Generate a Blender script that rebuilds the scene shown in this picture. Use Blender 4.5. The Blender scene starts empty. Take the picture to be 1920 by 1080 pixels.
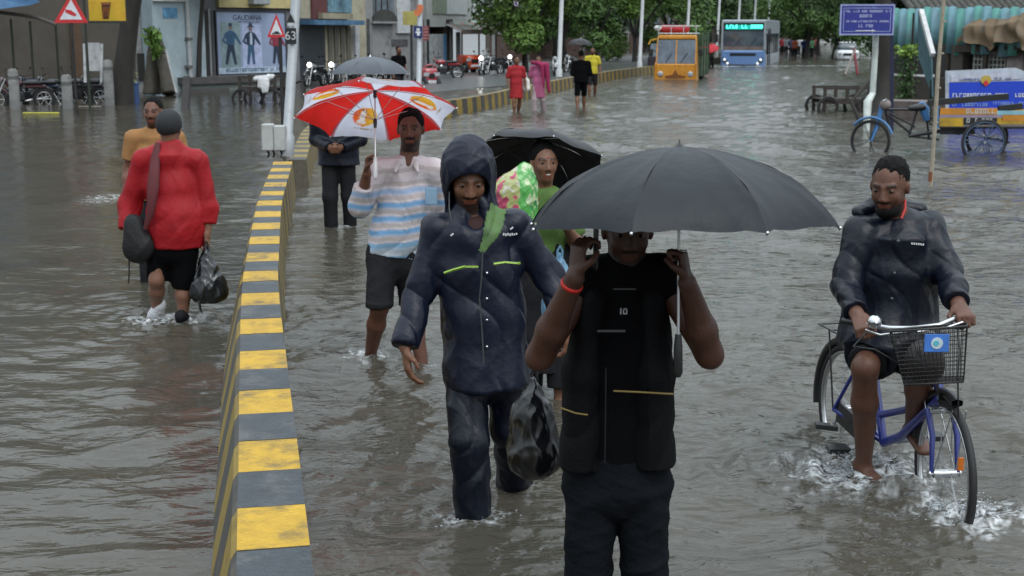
import bpy, math, random
import numpy as np
from mathutils import Vector, Matrix
rnd = random.Random(7)
R = math.radians
SC = bpy.context.scene
COL = SC.collection

# ---------------------------------------------------------------- camera
F_PX = 2500.0            # focal length in photo pixels (photo 1920 wide)
CAM_H = 2.05             # eye height above the flood water (z = 0)
PITCH = math.atan((540 - 56) / F_PX)
cd = bpy.data.cameras.new('camera')
cd.sensor_width = 36; cd.lens = 36 * F_PX / 1920
cd.clip_start = 0.1; cd.clip_end = 3000
cd.dof.use_dof = True; cd.dof.focus_distance = 5.6; cd.dof.aperture_fstop = 7.1
cam = bpy.data.objects.new('camera', cd); COL.objects.link(cam)
cam.location = (0, 0, CAM_H); cam.rotation_euler = (R(90) - PITCH, 0, 0)
SC.camera = cam

# ---------------------------------------------------------------- world, sun, exposure
SUN_EL, SUN_ROT = 52, 150
w = bpy.data.worlds.new('World'); SC.world = w; w.use_nodes = True
nt = w.node_tree; nt.nodes.clear()
sky = nt.nodes.new('ShaderNodeTexSky'); sky.sky_type = 'NISHITA'; sky.sun_disc = False
sky.sun_elevation = R(SUN_EL); sky.sun_rotation = R(SUN_ROT)
sky.air_density = 1.0; sky.dust_density = 5.0; sky.ozone_density = 1.0
hs = nt.nodes.new('ShaderNodeHueSaturation'); hs.inputs['Saturation'].default_value = 0.35
mixg = nt.nodes.new('ShaderNodeMix'); mixg.data_type = 'RGBA'; mixg.inputs['Factor'].default_value = 0.7
# overcast cloud layer, brighter overhead than at the horizon as real overcast is
stc = nt.nodes.new('ShaderNodeTexCoord'); ssp = nt.nodes.new('ShaderNodeSeparateXYZ'); nt.links.new(stc.outputs['Generated'], ssp.inputs[0])
srm = nt.nodes.new('ShaderNodeMapRange'); srm.inputs['To Min'].default_value = .50; srm.inputs['To Max'].default_value = 2.35; nt.links.new(ssp.outputs['Z'], srm.inputs['Value'])
scl = nt.nodes.new('ShaderNodeMix'); scl.data_type = 'RGBA'; scl.blend_type = 'MULTIPLY'; scl.inputs['Factor'].default_value = 1; scl.inputs['A'].default_value = (7.6, 8.6, 9.3, 1)
nt.links.new(srm.outputs[0], scl.inputs['B']); nt.links.new(scl.outputs['Result'], mixg.inputs['B'])
bg = nt.nodes.new('ShaderNodeBackground'); bg.inputs['Strength'].default_value = 0.085
wo = nt.nodes.new('ShaderNodeOutputWorld')
nt.links.new(sky.outputs[0], hs.inputs['Color']); nt.links.new(hs.outputs[0], mixg.inputs['A'])
nt.links.new(mixg.outputs['Result'], bg.inputs[0]); nt.links.new(bg.outputs[0], wo.inputs[0])
sl = bpy.data.lights.new('sun', 'SUN'); sl.energy = 0.5; sl.angle = R(35); sl.color = (1, .97, .93)
so = bpy.data.objects.new('sun', sl); COL.objects.link(so)
_az = R(SUN_ROT)
so.rotation_euler = Vector((math.sin(_az) * math.cos(R(SUN_EL)), math.cos(_az) * math.cos(R(SUN_EL)), math.sin(R(SUN_EL)))).to_track_quat('Z', 'Y').to_euler()
SC.view_settings.view_transform = 'Standard'; SC.view_settings.look = 'None'
SC.view_settings.exposure = 0.7; SC.view_settings.gamma = 1; SC.view_settings.use_curve_mapping = False
SC.cycles.max_bounces = 6; SC.cycles.glossy_bounces = 3; SC.cycles.transmission_bounces = 4
SC.cycles.transparent_max_bounces = 8; SC.cycles.use_denoising = True
SC.cycles.caustics_reflective = False; SC.cycles.caustics_refractive = False

# ---------------------------------------------------------------- surveying helpers
_F = Vector((0, math.cos(PITCH), -math.sin(PITCH))); _U = Vector((0, math.sin(PITCH), math.cos(PITCH)))
def ray(px, py):
    return _F + _U * ((540 - py) / F_PX) + Vector(((px - 960) / F_PX, 0, 0))
def P(px, py, Y):                      # where the sight line meets the plane y = Y
    d = ray(px, py); t = Y / d.y
    return Vector((0, 0, CAM_H)) + d * t
def G(px, py, z=0.0):                  # where the sight line meets height z
    d = ray(px, py); t = (z - CAM_H) / d.z
    return Vector((0, 0, CAM_H)) + d * t
GROUND = -0.15

# ---------------------------------------------------------------- materials
MATS = {}
def _n(nt, t, **kw):
    n = nt.nodes.new(t)
    for k, v in kw.items():
        if k.startswith('i_'): n.inputs[k[2:].replace('_', ' ')].default_value = v
        else: setattr(n, k, v)
    return n
def mat(name, col, rough=.6, metal=0, var=.25, vscale=4, bump=0, bscale=40, spec=.5, coat=0, attr=None, emit=None, estr=0, alpha=1, trans=0, dirt=None, dscale=1.2, stretch=None, crease=0, cscale=5):
    if name in MATS: return MATS[name]
    m = bpy.data.materials.new(name); m.use_nodes = True; nt = m.node_tree
    b = nt.nodes['Principled BSDF']; L = nt.links.new
    b.inputs['Roughness'].default_value = rough; b.inputs['Metallic'].default_value = metal
    b.inputs['Specular IOR Level'].default_value = spec; b.inputs['Coat Weight'].default_value = coat
    b.inputs['Coat Roughness'].default_value = .15
    b.inputs['Alpha'].default_value = alpha; b.inputs['Transmission Weight'].default_value = trans
    tc = _n(nt, 'ShaderNodeTexCoord'); src = tc.outputs['Object']
    if stretch:
        mp = _n(nt, 'ShaderNodeMapping'); mp.inputs['Scale'].default_value = stretch; L(src, mp.inputs[0]); src = mp.outputs[0]
    if attr:
        a = _n(nt, 'ShaderNodeAttribute', attribute_name=attr); base = a.outputs['Color']
    else:
        a = _n(nt, 'ShaderNodeRGB'); a.outputs[0].default_value = (*col, 1); base = a.outputs[0]
    nz = _n(nt, 'ShaderNodeTexNoise'); nz.inputs['Scale'].default_value = vscale; nz.inputs['Detail'].default_value = 6; nz.inputs['Roughness'].default_value = .65
    L(src, nz.inputs['Vector'])
    mr = _n(nt, 'ShaderNodeMapRange'); mr.inputs['From Min'].default_value = .3; mr.inputs['From Max'].default_value = .7
    mr.inputs['To Min'].default_value = 1 - var; mr.inputs['To Max'].default_value = 1 + var
    L(nz.outputs['Fac'], mr.inputs['Value'])
    mu = _n(nt, 'ShaderNodeMix', data_type='RGBA', blend_type='MULTIPLY'); mu.inputs['Factor'].default_value = 1
    L(base, mu.inputs['A']); L(mr.outputs[0], mu.inputs['B']); out = mu.outputs['Result']
    if dirt:
        n2 = _n(nt, 'ShaderNodeTexNoise'); n2.inputs['Scale'].default_value = dscale; n2.inputs['Detail'].default_value = 9; n2.inputs['Roughness'].default_value = .7
        L(src, n2.inputs['Vector'])
        m2 = _n(nt, 'ShaderNodeMapRange'); m2.inputs['From Min'].default_value = .5; m2.inputs['From Max'].default_value = .66; m2.inputs['To Max'].default_value = dirt[3]
        L(n2.outputs['Fac'], m2.inputs['Value'])
        mx = _n(nt, 'ShaderNodeMix', data_type='RGBA'); L(m2.outputs[0], mx.inputs['Factor']); L(out, mx.inputs['A']); mx.inputs['B'].default_value = (*dirt[:3], 1)
        out = mx.outputs['Result']
    L(out, b.inputs['Base Color'])
    if bump:
        n3 = _n(nt, 'ShaderNodeTexNoise'); n3.inputs['Scale'].default_value = bscale; n3.inputs['Detail'].default_value = 5
        L(src, n3.inputs['Vector']); bp = _n(nt, 'ShaderNodeBump'); bp.inputs['Strength'].default_value = bump; bp.inputs['Distance'].default_value = .02
        L(n3.outputs['Fac'], bp.inputs['Height']); L(bp.outputs[0], b.inputs['Normal'])
    if crease:
        n7 = _n(nt, 'ShaderNodeTexNoise'); n7.noise_type = 'RIDGED_MULTIFRACTAL'; n7.inputs['Scale'].default_value = cscale; n7.inputs['Detail'].default_value = 3; n7.inputs['Distortion'].default_value = .9; n7.inputs['Roughness'].default_value = .45
        mp7 = _n(nt, 'ShaderNodeMapping'); mp7.inputs['Scale'].default_value = (1.25, 1.25, .62); mp7.inputs['Rotation'].default_value = (.2, .35, .1); L(tc.outputs['Object'], mp7.inputs[0]); L(mp7.outputs[0], n7.inputs['Vector'])
        b7 = _n(nt, 'ShaderNodeBump'); b7.inputs['Strength'].default_value = crease; b7.inputs['Distance'].default_value = .022; L(n7.outputs['Fac'], b7.inputs['Height'])
        if b.inputs['Normal'].is_linked: L(b.inputs['Normal'].links[0].from_socket, b7.inputs['Normal'])
        L(b7.outputs[0], b.inputs['Normal'])
    if emit:
        b.inputs['Emission Color'].default_value = (*emit, 1); b.inputs['Emission Strength'].default_value = estr
    MATS[name] = m
    return m

# ---------------------------------------------------------------- object helpers
def tag(o, label=None, cat=None, group=None, kind=None):
    if label: o['label'] = label
    if cat: o['category'] = cat
    if group: o['group'] = group
    if kind: o['kind'] = kind
    return o
def empty(name, loc, label=None, cat=None, group=None, rz=0):
    o = bpy.data.objects.new(name, None); COL.objects.link(o); o.location = loc; o.rotation_euler = (0, 0, rz)
    o.empty_display_size = .1
    return tag(o, label, cat, group)
def link(name, me, parent=None):
    o = bpy.data.objects.new(name, me); COL.objects.link(o)
    if parent is not None: o.parent = parent
    return o
def kids(o): return [c for c in bpy.data.objects if c.parent == o]
def copy_tree(o, label=None, loc=None, rz=None, _top=True):
    m = {}
    def rec(s, par):
        c = s.copy(); COL.objects.link(c)
        if par is not None: c.parent = par
        for ch in KID.get(s.name, []): rec(bpy.data.objects[ch], c)
        return c
    KID = {}
    for q in bpy.data.objects:
        if q.parent: KID.setdefault(q.parent.name, []).append(q.name)
    r = rec(o, None)
    if label: r['label'] = label
    if loc is not None: r.location = loc
    if rz is not None: r.rotation_euler[2] = rz
    return r

class MB:
    """collects simple solids and links them as one mesh"""
    def __init__(s): s.v = []; s.f = []; s.m = []; s.sm = []; s.mats = []
    def mi(s, m):
        if m not in s.mats: s.mats.append(m)
        return s.mats.index(m)
    def add(s, vs, fs, m, smooth=False):
        o = len(s.v); s.v += [tuple(v) for v in vs]; k = s.mi(m)
        for f in fs: s.f.append([i + o for i in f]); s.m.append(k); s.sm.append(smooth)
    def box(s, a, b, m, M=None, bev=0):
        x0, y0, z0 = a; x1, y1, z1 = b
        if x0 > x1: x0, x1 = x1, x0
        if y0 > y1: y0, y1 = y1, y0
        if z0 > z1: z0, z1 = z1, z0
        if bev:
            c = min(bev, (x1-x0)*.45, (y1-y0)*.45, (z1-z0)*.45); vs = []
            for z, i in ((z0, c), (z0 + c, 0), (z1 - c, 0), (z1, c)):
                for (x, y) in ((x0+i+c, y0+i), (x1-i-c, y0+i), (x1-i, y0+i+c), (x1-i, y1-i-c), (x1-i-c, y1-i), (x0+i+c, y1-i), (x0+i, y1-i-c), (x0+i, y0+i+c)):
                    vs.append(Vector((x, y, z)))
            fs = [list(range(7, -1, -1)), list(range(24, 32))]
            for r in range(3):
                for k in range(8): fs.append([r*8+k, r*8+(k+1) % 8, r*8+8+(k+1) % 8, r*8+8+k])
        else:
            vs = [Vector(p) for p in ((x0,y0,z0),(x1,y0,z0),(x1,y1,z0),(x0,y1,z0),(x0,y0,z1),(x1,y0,z1),(x1,y1,z1),(x0,y1,z1))]
            fs = [(0,3,2,1),(4,5,6,7),(0,1,5,4),(1,2,6,5),(2,3,7,6),(3,0,4,7)]
        if M is not None: vs = [M @ v for v in vs]
        s.add(vs, fs, m); return s
    def tube(s, pts, r, m, n=8, cap=True, smooth=True, sq=None):
        pts = [Vector(p) for p in pts]; k = len(pts)
        rs = r if isinstance(r, (list, tuple)) else [r] * k
        vs = []; fs = []; up = None
        for i, p in enumerate(pts):
            t = (pts[min(i+1, k-1)] - pts[max(i-1, 0)])
            t = t.normalized() if t.length > 1e-9 else Vector((0, 0, 1))
            if up is None:
                up = Vector((0, 0, 1)) if abs(t.z) < .9 else Vector((0, 1, 0))
            a = t.cross(up)
            if a.length < 1e-5: a = t.orthogonal()
            a.normalize(); b = a.cross(t).normalized(); up = b
            for j in range(n):
                an = 2 * math.pi * (j + .5) / n
                ca, sa = math.cos(an), math.sin(an)
                if sq: ca *= sq[0]; sa *= sq[1]
                vs.append(p + a * rs[i] * ca + b * rs[i] * sa)
        for i in range(k - 1):
            for j in range(n): fs.append((i*n+j, i*n+(j+1) % n, (i+1)*n+(j+1) % n, (i+1)*n+j))
        s.add(vs, fs, m, smooth)
        if cap:
            s.add([vs[j] for j in range(n)], [list(range(n - 1, -1, -1))], m)
            s.add([vs[(k-1)*n+j] for j in range(n)], [list(range(n))], m)
        return s
    def bar(s, a, b, wx, wz, m, side=(1, 0, 0)):
        a = Vector(a); b = Vector(b); t = (b - a).normalized(); sd = Vector(side); sd = (sd - t * sd.dot(t))
        if sd.length < 1e-5: sd = t.orthogonal()
        sd.normalize(); up = t.cross(sd); vs = []
        for p in (a, b):
            for (i, j) in ((-1, -1), (1, -1), (1, 1), (-1, 1)): vs.append(p + sd * i * wx / 2 + up * j * wz / 2)
        s.add(vs, [(0, 3, 2, 1), (4, 5, 6, 7), (0, 1, 5, 4), (1, 2, 6, 5), (2, 3, 7, 6), (3, 0, 4, 7)], m); return s
    def prism(s, pts, ext, m):
        pts = [Vector(p) for p in pts]; n = len(pts); e = Vector(ext)
        s.add(pts + [p + e for p in pts], [list(range(n - 1, -1, -1)), list(range(n, 2 * n))] + [(i, (i+1) % n, n + (i+1) % n, n + i) for i in range(n)], m); return s
    def lathe(s, c, prof, m, axis='z', n=16, smooth=True, M=None):
        vs = []; fs = []; k = len(prof)
        for (r, h) in prof:
            for j in range(n):
                a = 2 * math.pi * j / n; x, y = r * math.cos(a), r * math.sin(a)
                v = Vector((x, y, h)) if axis == 'z' else (Vector((x, h, y)) if axis == 'y' else Vector((h, x, y)))
                v = v + Vector(c)
                vs.append(M @ v if M is not None else v)
        for i in range(k - 1):
            for j in range(n): fs.append((i*n+j, i*n+(j+1) % n, (i+1)*n+(j+1) % n, (i+1)*n+j))
        fs.append(list(range(n - 1, -1, -1))); fs.append(list(range((k-1)*n, k*n)))
        s.add(vs, fs, m, smooth); return s
    def ball(s, c, r, m, n=10, k=6):
        rr = r if isinstance(r, (tuple, list)) else (r, r, r)
        vs = []; fs = []
        for i in range(k + 1):
            t = math.pi * i / k
            for j in range(n):
                a = 2 * math.pi * j / n
                vs.append(Vector(c) + Vector((rr[0]*math.sin(t)*math.cos(a), rr[1]*math.sin(t)*math.sin(a), rr[2]*math.cos(t))))
        for i in range(k):
            for j in range(n): fs.append((i*n+j, (i+1)*n+j, (i+1)*n+(j+1) % n, i*n+(j+1) % n))
        s.add(vs, fs, m, True); return s
    def torus(s, c, Rr, r, m, axis='y', n=28, k=8, M=None, arc=(0, 2*math.pi), flat=1):
        vs = []; fs = []; full = abs(arc[1] - arc[0] - 2*math.pi) < 1e-6; nn = n if full else n + 1
        for i in range(nn):
            a = arc[0] + (arc[1] - arc[0]) * i / n
            for j in range(k):
                b = 2 * math.pi * j / k; q = Rr + r * math.cos(b); h = r * flat * math.sin(b)
                x, y = q * math.cos(a), q * math.sin(a)
                v = Vector((x, h, y)) if axis == 'y' else (Vector((x, y, h)) if axis == 'z' else Vector((h, x, y)))
                v = v + Vector(c); vs.append(M @ v if M is not None else v)
        for i in range(n):
            for j in range(k): fs.append((i*k+j, i*k+(j+1) % k, ((i+1) % nn)*k+(j+1) % k, ((i+1) % nn)*k+j))
        s.add(vs, fs, m, True); return s
    def quad(s, pts, m): s.add(pts, [list(range(len(pts)))], m); return s
    def build(s, name, parent=None, loc=None):
        me = bpy.data.meshes.new(name)
        vs = s.v
        if loc is not None: vs = [(x-loc[0], y-loc[1], z-loc[2]) for x, y, z in vs]
        me.from_pydata(vs, [], s.f)
        for m in s.mats: me.materials.append(m)
        me.polygons.foreach_set('material_index', s.m); me.polygons.foreach_set('use_smooth', s.sm)
        me.update()
        o = link(name, me, parent)
        if loc is not None: o.location = loc
        return o

# ---------------------------------------------------------------- implicit-surface modelling (people, cloth, bags)
def _sn(d, org, h):
    """surface nets"""
    nx, ny, nz = d.shape; neg = d < 0
    c = np.zeros((nx-1, ny-1, nz-1), np.int8)
    for i in (0, 1):
        for j in (0, 1):
            for k in (0, 1): c += neg[i:nx-1+i, j:ny-1+j, k:nz-1+k]
    act = (c > 0) & (c < 8); idx = np.full(act.shape, -1, np.int64); ii, jj, kk = np.nonzero(act)
    n = len(ii); idx[ii, jj, kk] = np.arange(n)
    acc = np.zeros((n, 3)); cnt = np.zeros(n)
    cor = [(0,0,0),(1,0,0),(0,1,0),(1,1,0),(0,0,1),(1,0,1),(0,1,1),(1,1,1)]
    val = [d[ii+a, jj+b, kk+g] for a, b, g in cor]
    for a, b in ((0,1),(2,3),(4,5),(6,7),(0,2),(1,3),(4,6),(5,7),(0,4),(1,5),(2,6),(3,7)):
        va, vb = val[a], val[b]; m = (va < 0) != (vb < 0)
        t = np.where(m, va / np.where(m, va - vb, 1), 0)
        pa = np.array(cor[a], float); pb = np.array(cor[b], float)
        acc += m[:, None] * (pa + t[:, None] * (pb - pa)); cnt += m
    v = (np.stack([ii, jj, kk], 1) + acc / cnt[:, None]) * h + org
    qs = []
    for ax in range(3):
        sl0 = [slice(1, -1)] * 3; sl0[ax] = slice(0, -1); sl1 = list(sl0); sl1[ax] = slice(1, None)
        a0 = neg[tuple(sl0)]; a1 = neg[tuple(sl1)]; e = a0 != a1; I = np.nonzero(e); off = [1, 1, 1]; off[ax] = 0
        p = [I[q] + off[q] for q in range(3)]; b, g = [(1, 2), (2, 0), (0, 1)][ax]
        def cell(db, dg):
            q = [x.copy() for x in p]; q[b] -= db; q[g] -= dg; return idx[q[0], q[1], q[2]]
        quad = np.stack([cell(1, 1), cell(0, 1), cell(0, 0), cell(1, 0)], 1); fl = ~a0[I]
        quad[fl] = quad[fl][:, ::-1]; qs.append(quad)
    f = np.concatenate(qs); return v, f[(f >= 0).all(1)]

class Sdf:
    def __init__(s, h=.006): s.h = h; s.p = []
    def ec(s, a, b, ra, rb=None, k=.02, flat=(0, 0), side=None, op='u'):
        """tapered capsule; ra, rb are a radius or (across, along-depth) pair; side gives the 'across' axis"""
        s.p.append(('ec', np.array(a, float), np.array(b, float), ra, rb if rb is not None else ra, k, flat, side, op)); return s
    def ell(s, c, r, k=.02, axes=None, op='u'):
        s.p.append(('ell', np.array(c, float), r, axes, k, op)); return s
    def plane(s, p, n):        # keep the side the normal points away from
        s.p.append(('pl', np.array(p, float), np.array(n, float))); return s
    def mesh(s):
        h = s.h; lo = np.full(3, 1e9); hi = -lo
        def rad(r): return max(r) if isinstance(r, (tuple, list)) else r
        bbs = []
        for q in s.p:
            if q[0] == 'ec':
                rr = max(rad(q[3]), rad(q[4])); l = np.minimum(q[1], q[2]) - rr; u = np.maximum(q[1], q[2]) + rr; k = q[5]
            elif q[0] == 'ell': rr = max(q[2]); l = q[1] - rr; u = q[1] + rr; k = q[4]
            else: bbs.append(None); continue
            m = k + 3 * h; bbs.append((l - m, u + m))
            if q[-1] == 'u': lo = np.minimum(lo, l - 3*h); hi = np.maximum(hi, u + 3*h)
        n = np.ceil((hi - lo) / h).astype(int) + 1
        D = np.full(n, .5, np.float32)
        ax = [lo[i] + np.arange(n[i]) * h for i in range(3)]
        for q, bb in zip(s.p, bbs):
            if bb is None:
                X = ax[0][:, None, None] - q[1][0]; Y = ax[1][None, :, None] - q[1][1]; Z = ax[2][None, None, :] - q[1][2]
                nn = q[2] / np.linalg.norm(q[2]); D = np.maximum(D, (X*nn[0] + Y*nn[1] + Z*nn[2]).astype(np.float32)); continue
            i0 = np.maximum(0, np.floor((bb[0] - lo) / h).astype(int)); i1 = np.minimum(n, np.ceil((bb[1] - lo) / h).astype(int) + 1)
            if (i1 <= i0).any(): continue
            sl = tuple(slice(i0[i], i1[i]) for i in range(3))
            X = ax[0][sl[0]][:, None, None]; Y = ax[1][sl[1]][None, :, None]; Z = ax[2][sl[2]][None, None, :]
            if q[0] == 'ec':
                _, a, b, ra, rb, k, flat, side, op = q
                ab = b - a; Ln = np.linalg.norm(ab) + 1e-9; t = ab / Ln
                x, y, z = X - a[0], Y - a[1], Z - a[2]
                pr = x*t[0] + y*t[1] + z*t[2]; tc = np.clip(pr / Ln, 0, 1)
                ra2 = ra if isinstance(ra, (tuple, list)) else (ra, ra); rb2 = rb if isinstance(rb, (tuple, list)) else (rb, rb)
                sd = np.array(side if side is not None else (1, 0, 0), float); sd = sd - t * sd.dot(t)
                if np.linalg.norm(sd) < 1e-4: sd = np.array((0, 1., 0)) - t * t[1]
                sd /= np.linalg.norm(sd); fw = np.cross(t, sd)
                r1 = ra2[0] + (rb2[0] - ra2[0]) * tc; r2 = ra2[1] + (rb2[1] - ra2[1]) * tc
                u = x*sd[0] + y*sd[1] + z*sd[2]; v = x*fw[0] + y*fw[1] + z*fw[2]; w_ = pr - tc * Ln
                mn = np.minimum(r1, r2); fa = (w_ < -1e-6) & bool(flat[0]) | (w_ > 1e-6) & bool(flat[1])
                w2 = np.where(fa, 0, w_)
                kk = np.sqrt((u / r1) ** 2 + (v / r2) ** 2 + (w2 / mn) ** 2); d = (kk - 1) * mn
                if flat[0] or flat[1]: d = np.maximum(d, np.where(fa, np.abs(w_), -1))
            else:
                _, c, r, axes, k, op = q
                x, y, z = X - c[0], Y - c[1], Z - c[2]
                if axes is not None:
                    A = [np.array(v_, float) for v_ in axes]; x, y, z = [x*v_[0] + y*v_[1] + z*v_[2] for v_ in A]
                kk = np.sqrt((x / r[0]) ** 2 + (y / r[1]) ** 2 + (z / r[2]) ** 2); k1 = np.sqrt((x / r[0]**2) ** 2 + (y / r[1]**2) ** 2 + (z / r[2]**2) ** 2)
                d = kk * (kk - 1) / np.maximum(k1, 1e-6)
            d = d.astype(np.float32); o = D[sl]
            if op == 'u':
                hh = np.clip(.5 + .5 * (o - d) / k, 0, 1); D[sl] = o * (1 - hh) + d * hh - k * hh * (1 - hh)
            elif op == 's':
                hh = np.clip(.5 - .5 * (o + d) / k, 0, 1); D[sl] = o * (1 - hh) - d * hh + k * hh * (1 - hh)
        D[0] = D[-1] = .5; D[:, 0] = D[:, -1] = .5; D[:, :, 0] = D[:, :, -1] = .5
        return _sn(D, lo, h)

_rs = np.random.RandomState(3)
_WK = [(_rs.normal(size=3), _rs.uniform(0, 6.28), _rs.normal(size=3), _rs.uniform(0, 6.28)) for _ in range(14)]
def folds(v, freq=1.0, seed=0, aniso=(1, 1, 1)):
    """ridged creases, 0..1"""
    q = (v + seed * 3.17) * np.array(aniso); o = np.zeros(len(v)); tot = 0
    for i, (k, ph, k2, ph2) in enumerate(_WK[:9]):
        fr = freq * (9 * 1.35 ** i); kk = k / np.linalg.norm(k)
        wv = 1.6 * np.sin(q @ k2 * 4.5 * freq + ph2 + seed)
        a = 1 / (1.25 ** i); o += a * (1 - np.abs(np.sin(q @ kk * fr + ph + wv))) ** 3; tot += a
    return o / tot
def lump(v, freq=1.0, seed=0):
    o = np.zeros(len(v))
    for i, (k, ph, k2, ph2) in enumerate(_WK[:8]):
        o += np.sin((v + seed * 2.3) @ k * freq * (5 + 3 * i) + ph + np.sin((v @ k2) * freq * 6 + ph2) * 1.2) / (1 + .5 * i)
    return o / 3.2
def vnorm(v, f):
    a, b, c, d = v[f[:, 0]], v[f[:, 1]], v[f[:, 2]], v[f[:, 3]]; n = np.cross(c - a, d - b); out = np.zeros_like(v)
    for i in range(4): np.add.at(out, f[:, i], n)
    return out / (np.linalg.norm(out, axis=1)[:, None] + 1e-12)
def smooth(v, f, it=1, lam=.5):
    for _ in range(it):
        acc = np.zeros_like(v); c = np.zeros(len(v))
        for i in range(4):
            for j in (1, 3): np.add.at(acc, f[:, i], v[f[:, (i+j) % 4]]); np.add.at(c, f[:, i], 1)
        v = v + lam * (acc / np.maximum(c, 1)[:, None] - v)
    return v
def sobj(name, s, m, parent, disp=None, color=None, it=2):
    v, f = s.mesh(); v = smooth(v, f, it)
    if disp is not None: n = vnorm(v, f); v = v + n * disp(v, n)[:, None]
    base = Vector(parent.location) if parent is not None else Vector((0, 0, 0))
    if parent is not None and parent.parent is not None: base = base + Vector(parent.parent.location)
    vv = v - np.array(base)
    me = bpy.data.meshes.new(name); me.vertices.add(len(v)); me.vertices.foreach_set('co', vv.ravel())
    me.loops.add(len(f) * 4); me.loops.foreach_set('vertex_index', f.ravel().astype(np.int32))
    me.polygons.add(len(f)); me.polygons.foreach_set('loop_start', np.arange(0, len(f) * 4, 4, dtype=np.int32))
    me.polygons.foreach_set('loop_total', np.full(len(f), 4, np.int32)); me.update(calc_edges=True)
    me.polygons.foreach_set('use_smooth', np.ones(len(f), bool)); me.materials.append(m)
    if color is not None:
        a = me.color_attributes.new('Col', 'FLOAT_COLOR', 'POINT'); cc = np.ones((len(v), 4)); cc[:, :3] = color(v); a.data.foreach_set('color', cc.ravel())
    me.validate()
    return link(name, me, parent)
# ================================================================ people
SKIN = mat('skin', (0.13, 0.062, 0.036), .42, var=.12, vscale=30, attr='Col', bump=.2, bscale=160, spec=.35)
HAIR = mat('hair', (0.005, 0.0045, 0.0045), .75, var=.3, vscale=60, bump=.5, bscale=200, spec=.15)
EYEW = mat('eye_white', (.11, .09, .08), .2, var=0)
def unit(v): v = np.array(v, float); return v / np.linalg.norm(v)
def arr(v): return np.array(tuple(v), float)

def hand(s, wr, d, pn, side, curl=.35, sc=1.0, spread=.1, thumb=.6):
    """wr wrist point, d hand direction, pn the way the palm faces, side = across the palm towards the thumb"""
    wr = arr(wr); d = unit(d); pn = unit(pn - np.dot(pn, d) * d); th = unit(side - np.dot(side, d) * d - np.dot(side, pn) * pn)
    s.ec(wr - d*.01, wr + d*.088*sc, (.030*sc, .018*sc), (.042*sc, .014*sc), k=.012, side=th)
    for i, (ln, off) in enumerate(((.070, .030), (.080, .010), (.074, -.011), (.058, -.031))):
        p = wr + d*.092*sc + th*off*sc; dd = unit(d + th*spread*(1.2 - i*.8)*.3); a = curl*.8
        for j, (f, rr) in enumerate(((.46, .0098), (.32, .0088), (.22, .0078))):
            q = unit(dd*math.cos(a) + pn*math.sin(a)); e = p + q*ln*f*sc*1.12
            s.ec(p, e, rr*sc, (rr - .0008)*sc, k=.004); p = e; a += curl*(1.05 + .1*i)
    p = wr + d*.028*sc + th*.028*sc; q = unit(d*.75 + th*.65 + pn*(.2 + thumb*.45)); e = p + q*.045*sc
    s.ec(p, e, .014*sc, .0105*sc, k=.010); q2 = unit(d + th*(.35 - thumb*.7) + pn*thumb*.9)
    s.ec(e, e + q2*.034*sc, .0105*sc, .0085*sc, k=.004)

def head(s, c, f, u=(0, 0, 1), sc=1.0):
    c = arr(c); f = unit(f); u = unit(arr(u) - np.dot(arr(u), f) * f); r = np.cross(f, u); A = (r, f, u)
    def at(x, y, z): return c + sc*(r*x + f*y + u*z)
    S = lambda *a: tuple(q*sc for q in a)
    s.ell(at(0, -.012, .022), S(.074, .094, .090), k=.01, axes=A)
    s.ell(at(0, .030, -.035), S(.060, .066, .082), k=.03, axes=A)
    s.ell(at(0, .052, -.098), S(.034, .032, .026), k=.03, axes=A)
    for x in (-1, 1):
        s.ell(at(x*.036, .066, -.030), S(.022, .020, .022), k=.02, axes=A)
        s.ell(at(x*.032, .098, .004), S(.018, .016, .011), k=.010, axes=A, op='s')
        s.ec(at(x*.012, .088, .020), at(x*.046, .074, .022), .0075*sc, k=.010)
        s.ell(at(x*.032, .078, .003), S(.0135, .012, .0115), k=.004, axes=A)
        s.ell(at(x*.077, -.006, -.012), S(.010, .019, .030), k=.008, axes=A)
        s.ell(at(x*.012, .097, -.040), S(.009, .010, .008), k=.006, axes=A)
    s.ec(at(0, .088, .012), at(0, .106, -.034), .0085*sc, .0125*sc, k=.010)
    s.ec(at(-.020, .086, -.064), at(.020, .086, -.064), .0075*sc, k=.006)
    s.ec(at(-.017, .084, -.076), at(.017, .084, -.076), .0085*sc, k=.006)
    s.ec(at(-.018, .097, -.070), at(.018, .097, -.070), .0032*sc, k=.004, op='s')
    return at, A

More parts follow.
